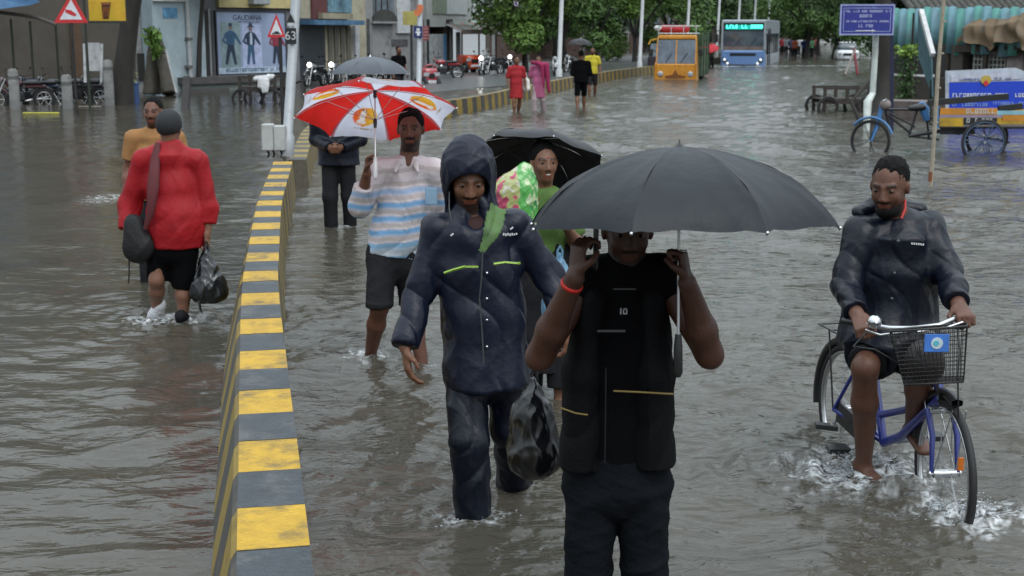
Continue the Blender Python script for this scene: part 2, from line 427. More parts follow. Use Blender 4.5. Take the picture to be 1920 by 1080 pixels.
def skin_color(tone, at, A, beard=.0, mous=.0, sc=1.0, feet=None):
    c0 = np.array(at(0, 0, 0)); r, f, u = A; tone = np.array(tone)
    def fn(v):
        q = (v - c0) / sc; x, y, z = q @ r, q @ f, q @ u; col = np.tile(tone, (len(v), 1))
        col *= (1 + .10 * lump(v, 2.2, 4))[:, None]
        near = (np.abs(x) < .09) & (np.abs(y) < .13) & (z > -.14) & (z < .13)
        lips = near & (y > .07) & (np.abs(x) < .026) & (z < -.056) & (z > -.084); col[lips] = tone * np.array((1.15, .82, .82))
        bd = np.clip((-.05 - z) / .03, 0, 1) * np.clip((y - .0) / .03, 0, 1) * near * ~lips; bd = bd * (z > -.15)
        col = col * (1 - (beard * bd)[:, None]) + np.array((.012, .010, .010)) * (beard * bd)[:, None]
        ms = near & (y > .075) & (z < -.047) & (z > -.060) & (np.abs(x) < .033)
        col[ms] = col[ms] * (1 - mous) + np.array((.010, .008, .008)) * mous
        br = near & (y > .06) & (z > .016) & (z < .031) & (np.abs(x) > .010) & (np.abs(x) < .052); col[br] = col[br]*.35
        nos = near & (y > .09) & (np.abs(z + .046) < .004) & (np.abs(np.abs(x) - .009) < .005); col[nos] = tone * .35
        return np.clip(col, 0, 1)
    return fn

def eyes(at, A, root, sc=1.0):
    base = Vector(root.location)
    for x in (-1, 1):
        mb = MB(); mb.ball(Vector(at(x*.032, .0815, .002)) - base, (.0125*sc, .0105*sc, .0050*sc), EYEW, 10, 8)
        mb.ball(Vector(at(x*.032, .0885, .002)) - base, (.0062*sc, .0045*sc, .0064*sc), HAIR, 8, 6); mb.build('eye', root)

def haircap(c, f, root, sc=1.0, thick=.012, h=.006, fringe=.045, back=-.05, m=None, u=(0, 0, 1), messy=.010, low=-.02, long=0, name='hair'):
    c = arr(c); f = unit(f); u = unit(arr(u) - np.dot(arr(u), f) * f); r = np.cross(f, u); A = (r, f, u)
    def at(x, y, z): return c + sc*(r*x + f*y + u*z)
    s = Sdf(h); g = thick
    s.ell(at(0, -.020, .030), [q*sc for q in (.071+g, .088+g, .086+g)], axes=A)
    if long: s.ec(at(0, -.06, 0), at(0, -.09, -long), (.075*sc, .05*sc), (.05*sc, .03*sc), k=.05, side=tuple(r))
    s.ell(at(0, .092, -.040), [q*sc for q in (.080, .092, .124)], k=.012, axes=A, op='s')
    for x in (-1, 1): s.ell(at(x*.088, .035, -.035), [q*sc for q in (.03, .04, .055)], k=.008, axes=A, op='s')
    if not long: s.plane(at(0, -.04, back), unit(-u*1.0 + f*.35))
    return sobj(name, s, m or HAIR, root, disp=lambda v, n: messy * (folds(v, 4, 2) - .4) * 1.5)

def person_root(loc, label, group=None, name='person'):
    return empty(name, (loc[0], loc[1], GROUND), label, 'person', group)

def dirn(a, b): return unit(arr(b) - arr(a))
def lerp(a, b, t): return arr(a) * (1 - t) + arr(b) * t

def body_basic(h, J, sc=1.0, shoes=False, arms=(1, 1), hands=None, facing=(0, -1, 0)):
    """one continuous skin surface: head on neck, trunk, arms with hands, legs with feet"""
    s = Sdf(h); at, A = head(s, J['head'], J['face'], J.get('up', (0, 0, 1)), J.get('hs', sc))
    nk = arr(J['neck']); hd = arr(J['head']); side = unit(arr(J['shL']) - arr(J['shR'])); pv = arr(J['pelvis'])
    s.ec(hd - A[2]*.06*sc - A[1]*.015, nk - np.array((0, 0, .02)), .056*sc, .062*sc, k=.03)
    ch = (arr(J['shL']) + arr(J['shR'])) / 2 - np.array((0, 0, .10*sc))
    s.ec(ch, pv + (ch - pv)*.3, (.118*sc, .078*sc), (.108*sc, .078*sc), k=.05, side=side)
    s.ec(pv + (ch - pv)*.2, pv, (.108*sc, .078*sc), (.125*sc, .085*sc), k=.05, side=side)
    s.ec(arr(J['shR']) - np.array((0, 0, .01)), arr(J['shL']) - np.array((0, 0, .01)), .042*sc, k=.04)
    for q, X in enumerate('RL'):
        sh, el, wr = (arr(J[k + X]) for k in ('sh', 'el', 'wr'))
        am = sc*J.get('arm', 1); s.ec(sh, el, .050*am, .039*am, k=.03); s.ell(el + unit(sh*0 + el - (sh + wr)/2)*.014*am, (.026*am,)*3, k=.02); s.ec(el, lerp(el, wr, .35), .038*am, .043*am, k=.02); s.ec(lerp(el, wr, .35), wr, .042*am, .027*am, k=.02)
        H = J.get('hand' + X)
        if H: hand(s, wr, H['d'], H['pn'], H['th'], H.get('curl', .35), H.get('sc', sc), H.get('spread', .1), H.get('thumb', .5))
        hp, kn, an = (arr(J[k + X]) for k in ('hip', 'kn', 'an'))
        s.ec(hp, kn, .082*sc, .055*sc, k=.04); s.ec(kn, lerp(kn, an, .35), .053*sc, .056*sc, k=.03); s.ec(lerp(kn, an, .35), an, .055*sc, .036*sc, k=.03)
        fd = unit(arr(J.get('toe' + X, facing)))
        s.ec(an - fd*.03 - np.array((0, 0, .03)), an + fd*.13*sc - np.array((0, 0, .055)), (.036*sc, .03*sc), (.044*sc, .018*sc), k=.03, side=tuple(np.cross(fd, (0, 0, 1))))
    return s, at, A

# ---------------------------------------------------------------- umbrellas
def umb_mat(name, rough=.5, transl=.0, tint=(1, 1, 1)):
    m = mat(name, (1, 1, 1), rough, var=.12, vscale=6, attr='Col', bump=.25, bscale=14, spec=.28)
    if transl:
        nt = m.node_tree; b = nt.nodes['Principled BSDF']; t = nt.nodes.new('ShaderNodeBsdfTranslucent'); mx = nt.nodes.new('ShaderNodeMixShader')
        mx.inputs[0].default_value = transl; src = b.inputs['Base Color'].links[0].from_socket
        nt.links.new(src, t.inputs['Color']); nt.links.new(b.outputs[0], mx.inputs[1]); nt.links.new(t.outputs[0], mx.inputs[2])
        nt.links.new(mx.outputs[0], nt.nodes['Material Output'].inputs[0])
    return m
CHROME = mat('chrome', (.62, .63, .65), .18, 1, var=.1)
BLKPL = mat('black_plastic', (.012, .012, .013), .35, var=.2)
DRKMET = mat('dark_metal', (.04, .04, .042), .4, .6, var=.3)
def umbrella(label, hub, axis, Rd, depth, cfun, m, rot=0, shaft=.62, handle_m=None, group='open umbrellas', nseg=14, shaft_r=.0045, exp=1.85, sag=.02, white_shaft=False, parts=True, handle=True, ribm=None):
    ribm = ribm or CHROME
    ax = Vector(axis).normalized(); hub = Vector(hub); X = ax.orthogonal().normalized()
    # keep the first rib direction tied to world x
    X = (Vector((1, 0, 0)) - ax * ax.x).normalized(); Yv = ax.cross(X)
    base = hub - ax * shaft
    root = empty('umbrella', base, label, 'umbrella', group)
    def ribp(a, t):
        q = Rd * math.sin(t * 1.15) / math.sin(1.15)
        return hub - base + (X * math.cos(a) + Yv * math.sin(a)) * q - ax * depth * (t ** exp)
    n = 8
    for i in range(n):
        a0 = rot + 2*math.pi*i/n; a1 = rot + 2*math.pi*(i+1)/n; vs = []; cs = []; fs = []
        for j in range(nseg + 1):
            t = j / nseg; p0, p1 = ribp(a0, t), ribp(a1, t)
            for k in range(nseg + 1):
                u = k / nseg; b = 4 * u * (1 - u); p = p0.lerp(p1, u)
                c = hub - base - ax * depth * t ** exp
                p = p + (c - p) * (.055 * b * t ** 3) - ax * sag * b * t * (1.2 - t) * Rd * 2
                p = p + ax * (.0035 * math.sin(9 * u + 7 * t + i * 2.1) * t * b - .0060 * abs(math.sin((u + .12*math.sin(5*t + i)) * 12)) * (1 - b) * t * 1.5)
                vs.append(p); cs.append(cfun(i, u, t))
        for j in range(nseg):
            for k in range(nseg):
                q = j*(nseg+1)+k
                if j == 0: fs.append((q, q+nseg+2, q+nseg+1))
                else: fs.append((q, q+1, q+nseg+2, q+nseg+1))
        me = bpy.data.meshes.new('canopy_panel'); me.from_pydata([tuple(v) for v in vs], [], fs)
        me.polygons.foreach_set('use_smooth', [True]*len(fs)); a = me.color_attributes.new('Col', 'FLOAT_COLOR', 'POINT')
        a.data.foreach_set('color', [x for c in cs for x in (*c, 1)]); me.materials.append(m); link('canopy_panel', me, root)
        if parts:
            mb = MB(); mb.tube([ribp(a0, t/8) - ax*(.004 + .011*min(1, t/4)) for t in range(9)], .0022, ribm, 5); mb.build('rib', root)
            mb = MB(); mb.tube([-base + hub - ax*(depth*.2 + .16), ribp(a0, .5) - ax*.016], .002, ribm, 5); mb.build('stretcher', root)
            mb = MB(); mb.ball(ribp(a0, 1.005) - ax*.006, .0055, CHROME, 6, 4); mb.build('rib_tip', root)
    mb = MB(); mb.tube([(0, 0, 0), hub - base], shaft_r, mat('white_shaft', (.55, .55, .55), .3, .5) if white_shaft else CHROME, 8); mb.build('shaft', root)
    mb = MB(); rp = hub - base - ax*(depth*.2 + .16); mb.tube([rp - ax*.05, rp - ax*.02, rp, rp + ax*.01], [.008, .012, .012, .006], BLKPL, 10); mb.build('runner', root); mb = MB()
    mb.tube([hub - base - ax*.045, hub - base - ax*.008], .011, BLKPL, 10); mb.build('top_notch', root)
    mb = MB(); mb.tube([hub - base - ax*.002, hub - base + ax*.004, hub - base + ax*.010, hub - base + ax*.022], [.016, .010, .004, .002], BLKPL if ribm is BLKPL else CHROME, 8); mb.build('ferrule', root)
    if handle:
        mb = MB(); mb.tube([ax*.02, ax*-.02, ax*-.10, ax*-.115], [.010, .014, .015, .008], handle_m or BLKPL, 10); mb.build('handle', root)
    return root
# ================================================================ water and ground
FEET = [(P(887, 960, 5.44), .10, .9), (P(970, 905, 5.86), .09, .8), (P(694, 665, 8.24), .08, 1), (P(793, 690, 8.1), .07, .7), (P(294, 590, 9.4), .09, 1.2), (P(343, 600, 9.35), .07, 1),
        (P(622, 425, 14), .08, .8), (P(652, 425, 14), .08, .8), (P(993, 765, 7.6), .07, .6), (G(1625, 885), .11, 1.6), (G(1815, 965), .09, 1.25), (G(1600, 860), .08, 1.0), (G(968, 207), .2, 1), (G(1010, 205), .2, 1), (G(1089, 198), .2, 1)]
def wave_h(x, y):
    rs = np.random.RandomState(11); h = np.zeros_like(x); sl = np.zeros_like(x)
    d = np.sqrt(x*x + y*y)
    # flood divides at the median: calm on the left carriageway, choppy on the right
    side = 1 / (1 + np.exp(-(x - (-.17*y + .0)) * 2.0 / (1 + .05*y)))
    side = np.where(y > 20, 1 / (1 + np.exp(-(x + 3.0 - .0) * .4)), side)
    wx = x + .30*np.sin(.7*y + .5*x + 1) + .12*np.sin(2.1*y - 1.3*x); wy = y + .30*np.sin(.6*x - .4*y) + .10*np.sin(2.7*x + 1.9*y)
    for i in range(54):
        lam = .085 * 1.062 ** i if i < 48 else .5 + .2*(i-48)
        k = 2*math.pi/lam; th = rs.normal(math.pi/2, .75) ; ph = rs.uniform(0, 6.28)
        px = max(.0016, .0)*d/1.0                      # metres one mesh step covers at this distance
        fade = np.clip((lam / (px * 3.2 + 1e-6) - 1), 0, 1)
        amp = .0054 * lam ** .85 * (1.2 if lam > .25 else 1.15)
        h += amp * fade * (side * 1.0 + (1 - side) * (.36 if lam > .22 else .20)) * np.sin(k*(wx*math.cos(th) + wy*math.sin(th)) + ph)
    patch = .62 + .38*np.sin(.9*x + .6*y + 2*np.sin(.31*y)) * np.sin(.5*y - .7*x); h *= patch
    for p, r, a in FEET:
        q = np.sqrt((x - p.x) ** 2 + ((y - p.y)) ** 2); e = np.exp(-q / (.34*a + .15)) ; nz_ = .6 + .6*np.sin(3*np.arctan2(y - p.y, x - p.x) + p.x*7)
        if p.y < 16:
            h += .011*a*e*np.sin(q*36 - 1.0)*nz_ + .010*a*np.exp(-(q/.22)**2)*(np.sin(31*x + 17*y)*np.sin(23*y - 29*x))
        # trailing disturbance
        h += .004*a*np.exp(-((x - p.x)/.35)**2)*np.exp(-np.clip(y - p.y, 0, 9)/1.6)*(y > p.y)*np.sin(21*(y - p.y) + 9*np.abs(x - p.x) + 3*np.sin(7*x))
    return h
def foam_f(x, y):
    def nz(s): return .5 + .25*(np.sin(37*s*x + 11*np.sin(9*s*y + 2*x*s)) + np.sin(41*s*y + 9*np.sin(13*s*x + 1.3 + 3*y*s)))
    n = nz(1)*.5 + nz(2.7)*.32 + nz(.4)*.35; f = np.zeros_like(x)
    for p, r, a in FEET:
        q = np.sqrt(((x - p.x)/(1.0 + .3*a)) ** 2 + ((y - p.y)/(1.3)) ** 2); f = np.maximum(f, a*.62*np.exp(-(q/(.08 + .07*a)) ** 2) + .20*a*np.exp(-(q/(.3 + .14*a)) ** 2))
    # streaks drifting on the open carriageway
    st = np.clip(np.sin(.9*y + 1.7*np.sin(.8*x) + .6*x)*.5 + nz(.33)*.75 - .83, 0, 1) * (x > -.15*y)*.55
    # bow wave of the car and bus
    b = G(1560, 108); st = st + .9*np.exp(-((y - b.y + .25*(x - b.x)) / 1.0)**2) * (x > b.x - 10) * (x < b.x + 12)
    b = G(1390, 124); st = st + .9*np.exp(-((y - b.y - .12*(x - b.x)) / 1.3)**2) * (np.abs(x - b.x) < 7)
    b = G(200, 372); st = st + .75*np.exp(-((x - b.x)/.45)**2 - ((y - b.y)/.8)**2)
    return np.clip((f + st) * (.25 + 1.25*n) - .40, 0, 1) * 1.5
def build_water():
    un = np.linspace(-.52, .52, 820); uo = np.array([-9, -4, -2, -1.2, -.8, -.64]); u = np.concatenate([uo, un, -uo[::-1]])
    yr = 2.2 * (330 / 2.2) ** np.linspace(0, 1, 820); yr = np.concatenate([[.6, 1.2, 1.7], yr, [420, 700]])
    Yg, Ug = np.meshgrid(yr, u, indexing='ij'); Xg = Ug * Yg; H = wave_h(Xg, Yg); H[:, :6] *= 0; H[:, -6:] *= 0
    fo = foam_f(Xg, Yg); fo[:, :6] = 0; fo[:, -6:] = 0
    H = H + fo*.006*lump(np.stack([Xg.ravel(), Yg.ravel(), Xg.ravel()*0], 1), 5, 2).reshape(Xg.shape)*2*(Yg < 12)
    nr, nc = Yg.shape; me = bpy.data.meshes.new('flood_water'); me.vertices.add(nr*nc)
    me.vertices.foreach_set('co', np.stack([Xg, Yg, H], -1).ravel())
    i = np.arange((nr-1)*nc).reshape(nr-1, nc)[:, :-1]; f = np.stack([i, i+1, i+nc+1, i+nc], -1).reshape(-1, 4).astype(np.int32)
    me.loops.add(f.size); me.loops.foreach_set('vertex_index', f.ravel()); me.polygons.add(len(f))
    me.polygons.foreach_set('loop_start', np.arange(0, f.size, 4, dtype=np.int32)); me.polygons.foreach_set('loop_total', np.full(len(f), 4, np.int32))
    me.update(calc_edges=True); me.polygons.foreach_set('use_smooth', np.ones(len(f), bool))
    a = me.color_attributes.new('foam', 'FLOAT_COLOR', 'POINT'); c = np.ones((nr*nc, 4)); c[:, 0] = np.clip(fo, 0, 1).ravel(); sd_ = 1 / (1 + np.exp(-(Xg + .17*Yg) * 2.0 / (1 + .05*Yg))); sd_ = np.where(Yg > 20, 1 / (1 + np.exp(-(Xg + 3.0) * .4)), sd_); c[:, 1] = (.24 + .76*sd_).ravel(); a.data.foreach_set('color', c.ravel())
    m = bpy.data.materials.new('flood_water'); m.use_nodes = True; nt = m.node_tree; b = nt.nodes['Principled BSDF']; L = nt.links.new
    at = _n(nt, 'ShaderNodeAttribute', attribute_name='foam'); sp = _n(nt, 'ShaderNodeSeparateColor'); L(at.outputs['Color'], sp.inputs[0])
    tc = _n(nt, 'ShaderNodeTexCoord'); n1 = _n(nt, 'ShaderNodeTexNoise'); n1.inputs['Scale'].default_value = .8; n1.inputs['Detail'].default_value = 5; L(tc.outputs['Object'], n1.inputs['Vector'])
    mud = _n(nt, 'ShaderNodeMix', data_type='RGBA'); mud.inputs['A'].default_value = (.046, .042, .033, 1); mud.inputs['B'].default_value = (.080, .072, .056, 1); L(n1.outputs['Fac'], mud.inputs['Factor'])
    mx = _n(nt, 'ShaderNodeMix', data_type='RGBA'); L(mud.outputs['Result'], mx.inputs['A']); mx.inputs['B'].default_value = (.62, .64, .65, 1)
    n4 = _n(nt, 'ShaderNodeTexNoise'); n4.inputs['Scale'].default_value = 16; n4.inputs['Detail'].default_value = 7; n4.inputs['Distortion'].default_value = 1.4; L(tc.outputs['Object'], n4.inputs['Vector'])
    ff = _n(nt, 'ShaderNodeMath', operation='MULTIPLY'); L(sp.outputs[0], ff.inputs[0]); mr4 = _n(nt, 'ShaderNodeMapRange'); mr4.inputs['From Min'].default_value = .42; mr4.inputs['From Max'].default_value = .60; mr4.inputs['To Max'].default_value = 1.2
    L(n4.outputs['Fac'], mr4.inputs['Value']); L(mr4.outputs[0], ff.inputs[1]); L(ff.outputs[0], mx.inputs['Factor']); L(mx.outputs['Result'], b.inputs['Base Color'])
    rr = _n(nt, 'ShaderNodeMapRange'); rr.inputs['To Min'].default_value = .07; rr.inputs['To Max'].default_value = .5; L(ff.outputs[0], rr.inputs['Value']); L(rr.outputs[0], b.inputs['Roughness'])
    b.inputs['IOR'].default_value = 1.34
    n2 = _n(nt, 'ShaderNodeTexNoise'); n2.inputs['Scale'].default_value = 17; n2.inputs['Detail'].default_value = 4; n2.inputs['Distortion'].default_value = .6
    mp = _n(nt, 'ShaderNodeMapping'); mp.inputs['Scale'].default_value = (.55, 1, 1); L(tc.outputs['Object'], mp.inputs[0]); L(mp.outputs[0], n2.inputs['Vector'])
    bp = _n(nt, 'ShaderNodeBump'); bp.inputs['Strength'].default_value = .35; bp.inputs['Distance'].default_value = .016; L(n2.outputs['Fac'], bp.inputs['Height'])
    n5 = _n(nt, 'ShaderNodeTexNoise'); n5.inputs['Scale'].default_value = 2.6; n5.inputs['Detail'].default_value = 3; mp5 = _n(nt, 'ShaderNodeMapping'); mp5.inputs['Scale'].default_value = (.5, 1, 1); L(tc.outputs['Object'], mp5.inputs[0]); L(mp5.outputs[0], n5.inputs['Vector'])
    bp2 = _n(nt, 'ShaderNodeBump'); bp2.inputs['Strength'].default_value = .5; bp2.inputs['Distance'].default_value = .05; L(n5.outputs['Fac'], bp2.inputs['Height']); L(bp.outputs[0], bp2.inputs['Normal'])
    n6 = _n(nt, 'ShaderNodeTexNoise'); n6.inputs['Scale'].default_value = 6.5; n6.inputs['Detail'].default_value = 3; n6.inputs['Distortion'].default_value = .8; L(mp5.outputs[0], n6.inputs['Vector'])
    bp3 = _n(nt, 'ShaderNodeBump'); bp3.inputs['Strength'].default_value = .65; bp3.inputs['Distance'].default_value = .035; L(n6.outputs['Fac'], bp3.inputs['Height']); L(bp2.outputs[0], bp3.inputs['Normal'])
    for q_, k_ in ((bp, .8), (bp2, .6), (bp3, .95)):
        mm = _n(nt, 'ShaderNodeMath', operation='MULTIPLY'); mm.inputs[1].default_value = k_; L(sp.outputs[1], mm.inputs[0]); L(mm.outputs[0], q_.inputs['Strength'])
    L(bp3.outputs[0], b.inputs['Normal']); me.materials.append(m)
    tag(link('flood_water', me), kind='structure')
build_water()
mb = MB(); mb.box((-400, -30, GROUND - .3), (400, 700, GROUND), mat('asphalt', (.05, .05, .05), .8)); tag(mb.build('road_bed'), kind='structure')
# the far side of the other carriageway rises out of the water
mb = MB(); wet = mat('wet_asphalt', (.085, .088, .09), .28, var=.3, vscale=.8, bump=.3, bscale=30, spec=.6)
pts = [G(700, 186), G(830, 172), G(980, 158), G(1120, 140), G(1215, 122), G(1225, 104), G(1100, 112), G(980, 118), G(900, 122), G(800, 138), G(690, 150)]
mb.prism([Vector((p.x, p.y, -.1)) for p in pts], (0, 0, .125), wet); tag(mb.build('side_road'), kind='structure')

# ---------------------------------------------------------------- splashes
def splash(px, py, w, dpt, hgt, n, label, seed):
    c = G(px, py); rs = np.random.RandomState(seed); o = empty('splash', c); bpy.data.objects.remove(o)
    mb = MB(); m = mat('splash_water', (.50, .53, .55), .08, var=.1, spec=.8, trans=.35)
    for i in range(n * 2):
        a = rs.uniform(0, 6.28); q = abs(rs.normal(0, .5)); x, y = w*q*math.cos(a), dpt*q*math.sin(a); z = abs(rs.normal(0, .4)) * hgt * math.exp(-q)
        r = rs.uniform(.0012, .0042); mb.ball((x, y, z), (r*rs.uniform(1, 2.2), r, r*rs.uniform(.8, 1.8)), m, 5, 3)
    for i in range(n // 10):                                 # broken sheets of thrown water
        a = rs.uniform(0, 6.28); q = rs.uniform(.1, .9); x, y = w*q*math.cos(a), dpt*q*math.sin(a); z = hgt*.30*rs.rand()*math.exp(-q)
        r = rs.uniform(.006, .016); mb.ball((x, y, z), (r*rs.uniform(1, 2), r, r*rs.uniform(.25, .6)), m, 7, 4)
    o = mb.build('splash'); o.location = c; tag(o, label, 'splash', kind='stuff')
splash(1628, 880, .32, .22, .13, 260, 'white splash around the bicycle pedals and wet foot', 1)
splash(1590, 885, .22, .16, .09, 150, 'splash thrown behind the bicycle pedal', 4)
splash(1820, 962, .24, .18, .11, 200, 'white splash cut by the front bicycle wheel', 2)
splash(294, 600, .20, .16, .06, 90, 'splash round the white shoe of the red jacket man', 3)
splash(888, 968, .18, .12, .03, 60, 'small splash at the hem of navy rain trousers', 5)

# ---------------------------------------------------------------- concrete divider with yellow and black stripes
YEL = mat('yellow_paint', (.48, .285, .014), .5, var=.2, vscale=14, dirt=(.10, .075, .035, .85), dscale=5, bump=.4, bscale=70)
BLK = mat('black_paint', (.034, .043, .051), .42, var=.25, vscale=12, dirt=(.11, .115, .11, .7), dscale=5, bump=.4, bscale=70)
SIDE = mat('stained_concrete', (.10, .088, .062), .7, var=.4, vscale=5, dirt=(.035, .03, .022, .8), dscale=4, bump=.6, bscale=40, stretch=(1, 1, .35))
HT = .45
top_pts = [(510.5, 1028), (508, 985), (502, 845), (495, 745), (492, 665), (488, 605), (487, 555), (487, 516), (492, 480), (497, 435), (501, 400), (507, 370), (516, 345), (526, 318), (531, 300)]
LINE1 = [G(px, py, HT) for px, py in top_pts]
LINE1.insert(0, LINE1[0] + (LINE1[0] - LINE1[1]).normalized() * .385 * 4)
LINE2 = [G(px, py, HT) for px, py in [(557, 288), (563, 270), (572, 250), (579, 235)]]
l2b = [G(640, 214.5, .3), G(740, 204, .3), G(850, 192, .3), G(900, 184, .3), G(982, 166, .3), G(1060, 150, .3), G(1139, 136, .3), G(1221, 127, .3), G(1330, 112, .3), G(1420, 98, .3)]
LINE2 += [Vector((-3.55, 24.5, .35)), Vector((-3.3, 28, .35))] + l2b[2:]
def resample(line, step):
    line = [Vector((p.x, p.y, 0)) for p in line]
    # smooth twice (Chaikin)
    for _ in range(3): line = [line[0]] + [q for a, b in zip(line, line[1:]) for q in (a*.75 + b*.25, a*.25 + b*.75)] + [line[-1]]
    out = [line[0]]; acc = 0
    for a, b in zip(line, line[1:]):
        L_ = (b - a).length; t = 0
        while acc + L_ - t >= step: t += step - acc; acc = 0; out.append(a.lerp(b, t / L_))
        acc += L_ - t
    return out
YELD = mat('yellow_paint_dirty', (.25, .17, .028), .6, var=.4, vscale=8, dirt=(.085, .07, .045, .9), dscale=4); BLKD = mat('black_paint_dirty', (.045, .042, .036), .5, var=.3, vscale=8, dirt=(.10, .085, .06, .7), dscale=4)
def divider(line, label, step, ht, w0=.235, start=0, YEL=YEL, BLK=BLK):
    pts = resample(line, step); root = empty('road_divider', pts[0], label, 'divider', 'striped road divider sections'); o = Vector(root.location)
    for i, (a, b) in enumerate(zip(pts, pts[1:])):
        t0 = (pts[min(i+1, len(pts)-1)] - pts[max(i-1, 0)]).normalized(); t1 = (pts[min(i+2, len(pts)-1)] - pts[i]).normalized()
        if i > 298: break
        vs = []; g = .0035; d = (b - a).normalized()
        j = rnd.uniform(-.002, .002)
        for p, t, sg in ((a + d*g, t0, 0), (b - d*g, t1, 0)):
            n = Vector((t.y, -t.x, 0))
            for off, z in ((w0/2, ht+j), (w0/2 - .0, ht - .02), (.155, -.16), (-.27, -.16), (-w0/2 - .012, ht - .03), (-w0/2 + .008, ht+j)):
                q = p + n*off - o; vs.append((q.x, q.y, z))
        m = YEL if (i + start) % 2 else BLK
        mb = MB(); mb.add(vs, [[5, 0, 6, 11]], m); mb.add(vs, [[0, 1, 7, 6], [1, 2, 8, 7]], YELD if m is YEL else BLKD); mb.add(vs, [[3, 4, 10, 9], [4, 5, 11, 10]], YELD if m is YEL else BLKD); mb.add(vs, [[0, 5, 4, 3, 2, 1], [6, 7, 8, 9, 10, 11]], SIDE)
        mb.build('painted_block', root)
    mb = MB(); core = []
    for p in pts[:300]: core.append(p - o)
    mb.tube([Vector((p.x - .03, p.y, ht*.42)) for p in core], .13, SIDE, 6); mb.build('core', root)
    return pts
D1 = divider(LINE1, 'near straight length of yellow and black divider ending at pole with grey box', .385, HT, start=1)
D2 = divider(LINE2, 'far curving length of yellow and black road divider running behind the umbrellas', .385, HT - .08, YEL=YELD, BLK=BLKD)

# ---------------------------------------------------------------- trees
LEAFM = {}
def leafmat(name, col):
    m = mat(name, col, .55, var=.45, vscale=.9, spec=.3)
    return m
BARK = mat('wet_bark', (.020, .017, .014), .75, var=.4, vscale=6, bump=.9, bscale=22, stretch=(1, 1, .3))
def tree(px, py, Yd, h, crown, m, label, trunk_r=.16, lean=(0, 0), n=5000, leaf=.16, low=None, seed=1, group='trees beyond the water', x=None, limbs=5):
    b = P(px, py, Yd); b = Vector((b.x if x is None else x, Yd, 0)); root = empty('tree', (b.x, b.y, GROUND), label, 'tree', group); rs = np.random.RandomState(seed)
    mb = MB(); hz = low if low else h*.45; top = Vector((lean[0], lean[1], hz))
    mid = Vector((lean[0]*.4 + rs.normal(0, .06), lean[1]*.4, hz*.55)); mb.tube([(0, 0, 0), (lean[0]*.1, lean[1]*.1, hz*.2), mid, top], [trunk_r*1.35, trunk_r*1.05, trunk_r*.9, trunk_r*.75], BARK, 10); mb.build('trunk', root)
    blobs = []
    for i in range(limbs):
        a = 6.28*i/limbs + rs.uniform(-.4, .4); q = rs.uniform(.45, .9); e = top + Vector((crown*q*math.cos(a), crown*q*math.sin(a), (h - hz)*rs.uniform(.1, .75)))
        mb = MB(); mb.tube([top - Vector((0, 0, .2)), top.lerp(e, .5) + Vector((0, 0, .25)), e], [trunk_r*.55, trunk_r*.35, trunk_r*.1], BARK, 6); mb.build('limb', root); blobs.append((np.array(e), rs.uniform(.35, .6)*crown))
    for i in range(12): blobs.append((np.array((lean[0] + rs.normal(0, crown*.5), lean[1] + rs.normal(0, crown*.5), hz + (h - hz)*rs.uniform(-.1, .9))), rs.uniform(.22, .5)*crown))
    bi = rs.randint(0, len(blobs), n); c = np.array([blobs[i][0] for i in bi]); r = np.array([blobs[i][1] for i in bi]); d = rs.normal(size=(n, 3)); d /= np.linalg.norm(d, axis=1)[:, None]
    p = c + d * (r * rs.uniform(.45, 1.08, n) ** .6)[:, None] * np.array((1, 1, .8)); nn = d + rs.normal(0, .7, (n, 3)) + np.array((0, 0, .5)); nn /= np.linalg.norm(nn, axis=1)[:, None]
    a = np.cross(nn, rs.normal(size=(n, 3))); a /= np.linalg.norm(a, axis=1)[:, None]; bb = np.cross(nn, a); sz = leaf * rs.uniform(.5, 1.25, n)[:, None]
    v = np.stack([p - a*sz*.9, p - bb*sz*.35 + a*sz*.1, p + a*sz*.95 - nn*sz*.18, p + bb*sz*.38], 1).reshape(-1, 3)
    me = bpy.data.meshes.new('crown'); me.from_pydata(v.tolist(), [], np.arange(n*4).reshape(-1, 4).tolist()); me.materials.append(m); link('crown', me, root)
    return root
LG1 = leafmat('leaf_bright', (.10, .18, .036)); LG2 = leafmat('leaf_mid', (.068, .13, .032)); LG3 = leafmat('leaf_dark', (.040, .078, .026))
tree(985, 100, 66, 8.2, 2.6, LG1, 'bright green broad tree beside the striped awning shop', n=13000, leaf=.17, low=1.7, seed=2)
tree(1055, 96, 74, 8.5, 2.6, LG2, 'dark round tree behind the second lamp post', n=10000, leaf=.19, low=1.8, seed=3)
tree(1120, 95, 80, 9.0, 3.0, LG2, 'mid green tree above the pink compound wall', n=10000, leaf=.2, low=1.9, seed=4)
tree(1190, 92, 88, 9.5, 3.2, LG1, 'loose light green tree right of the pink compound wall', n=10000, leaf=.2, low=1.8, seed=5)
tree(1255, 90, 96, 10, 3.4, LG2, 'tree directly behind the orange truck', n=7000, leaf=.22, low=2.2, seed=6)
tree(1330, 86, 108, 10, 3.6, LG3, 'dark tree between the truck and the bus', n=7000, leaf=.24, low=2.2, seed=7)
tree(1395, 84, 125, 11, 4.2, LG2, 'tree rising behind the roof of the bus', n=7000, leaf=.26, low=2.2, seed=8)
tree(1160, 92, 112, 13, 4.5, LG3, 'tall dark tree in the second row behind the pink wall', n=7000, leaf=.3, low=2.8, seed=14)
tree(1290, 90, 130, 14, 5, LG3, 'tall dark tree far behind the truck', n=7000, leaf=.3, low=2.8, seed=15)
tree(1040, 96, 100, 13, 4.5, LG3, 'tall dark tree in the second row behind the awning shop', n=7000, leaf=.3, low=3, seed=16)
tree(1562, 110, 100, 8.5, 3.2, LG2, 'dense tree behind the white car', n=9000, leaf=.24, low=2.0, seed=9, lean=(.4, 0))
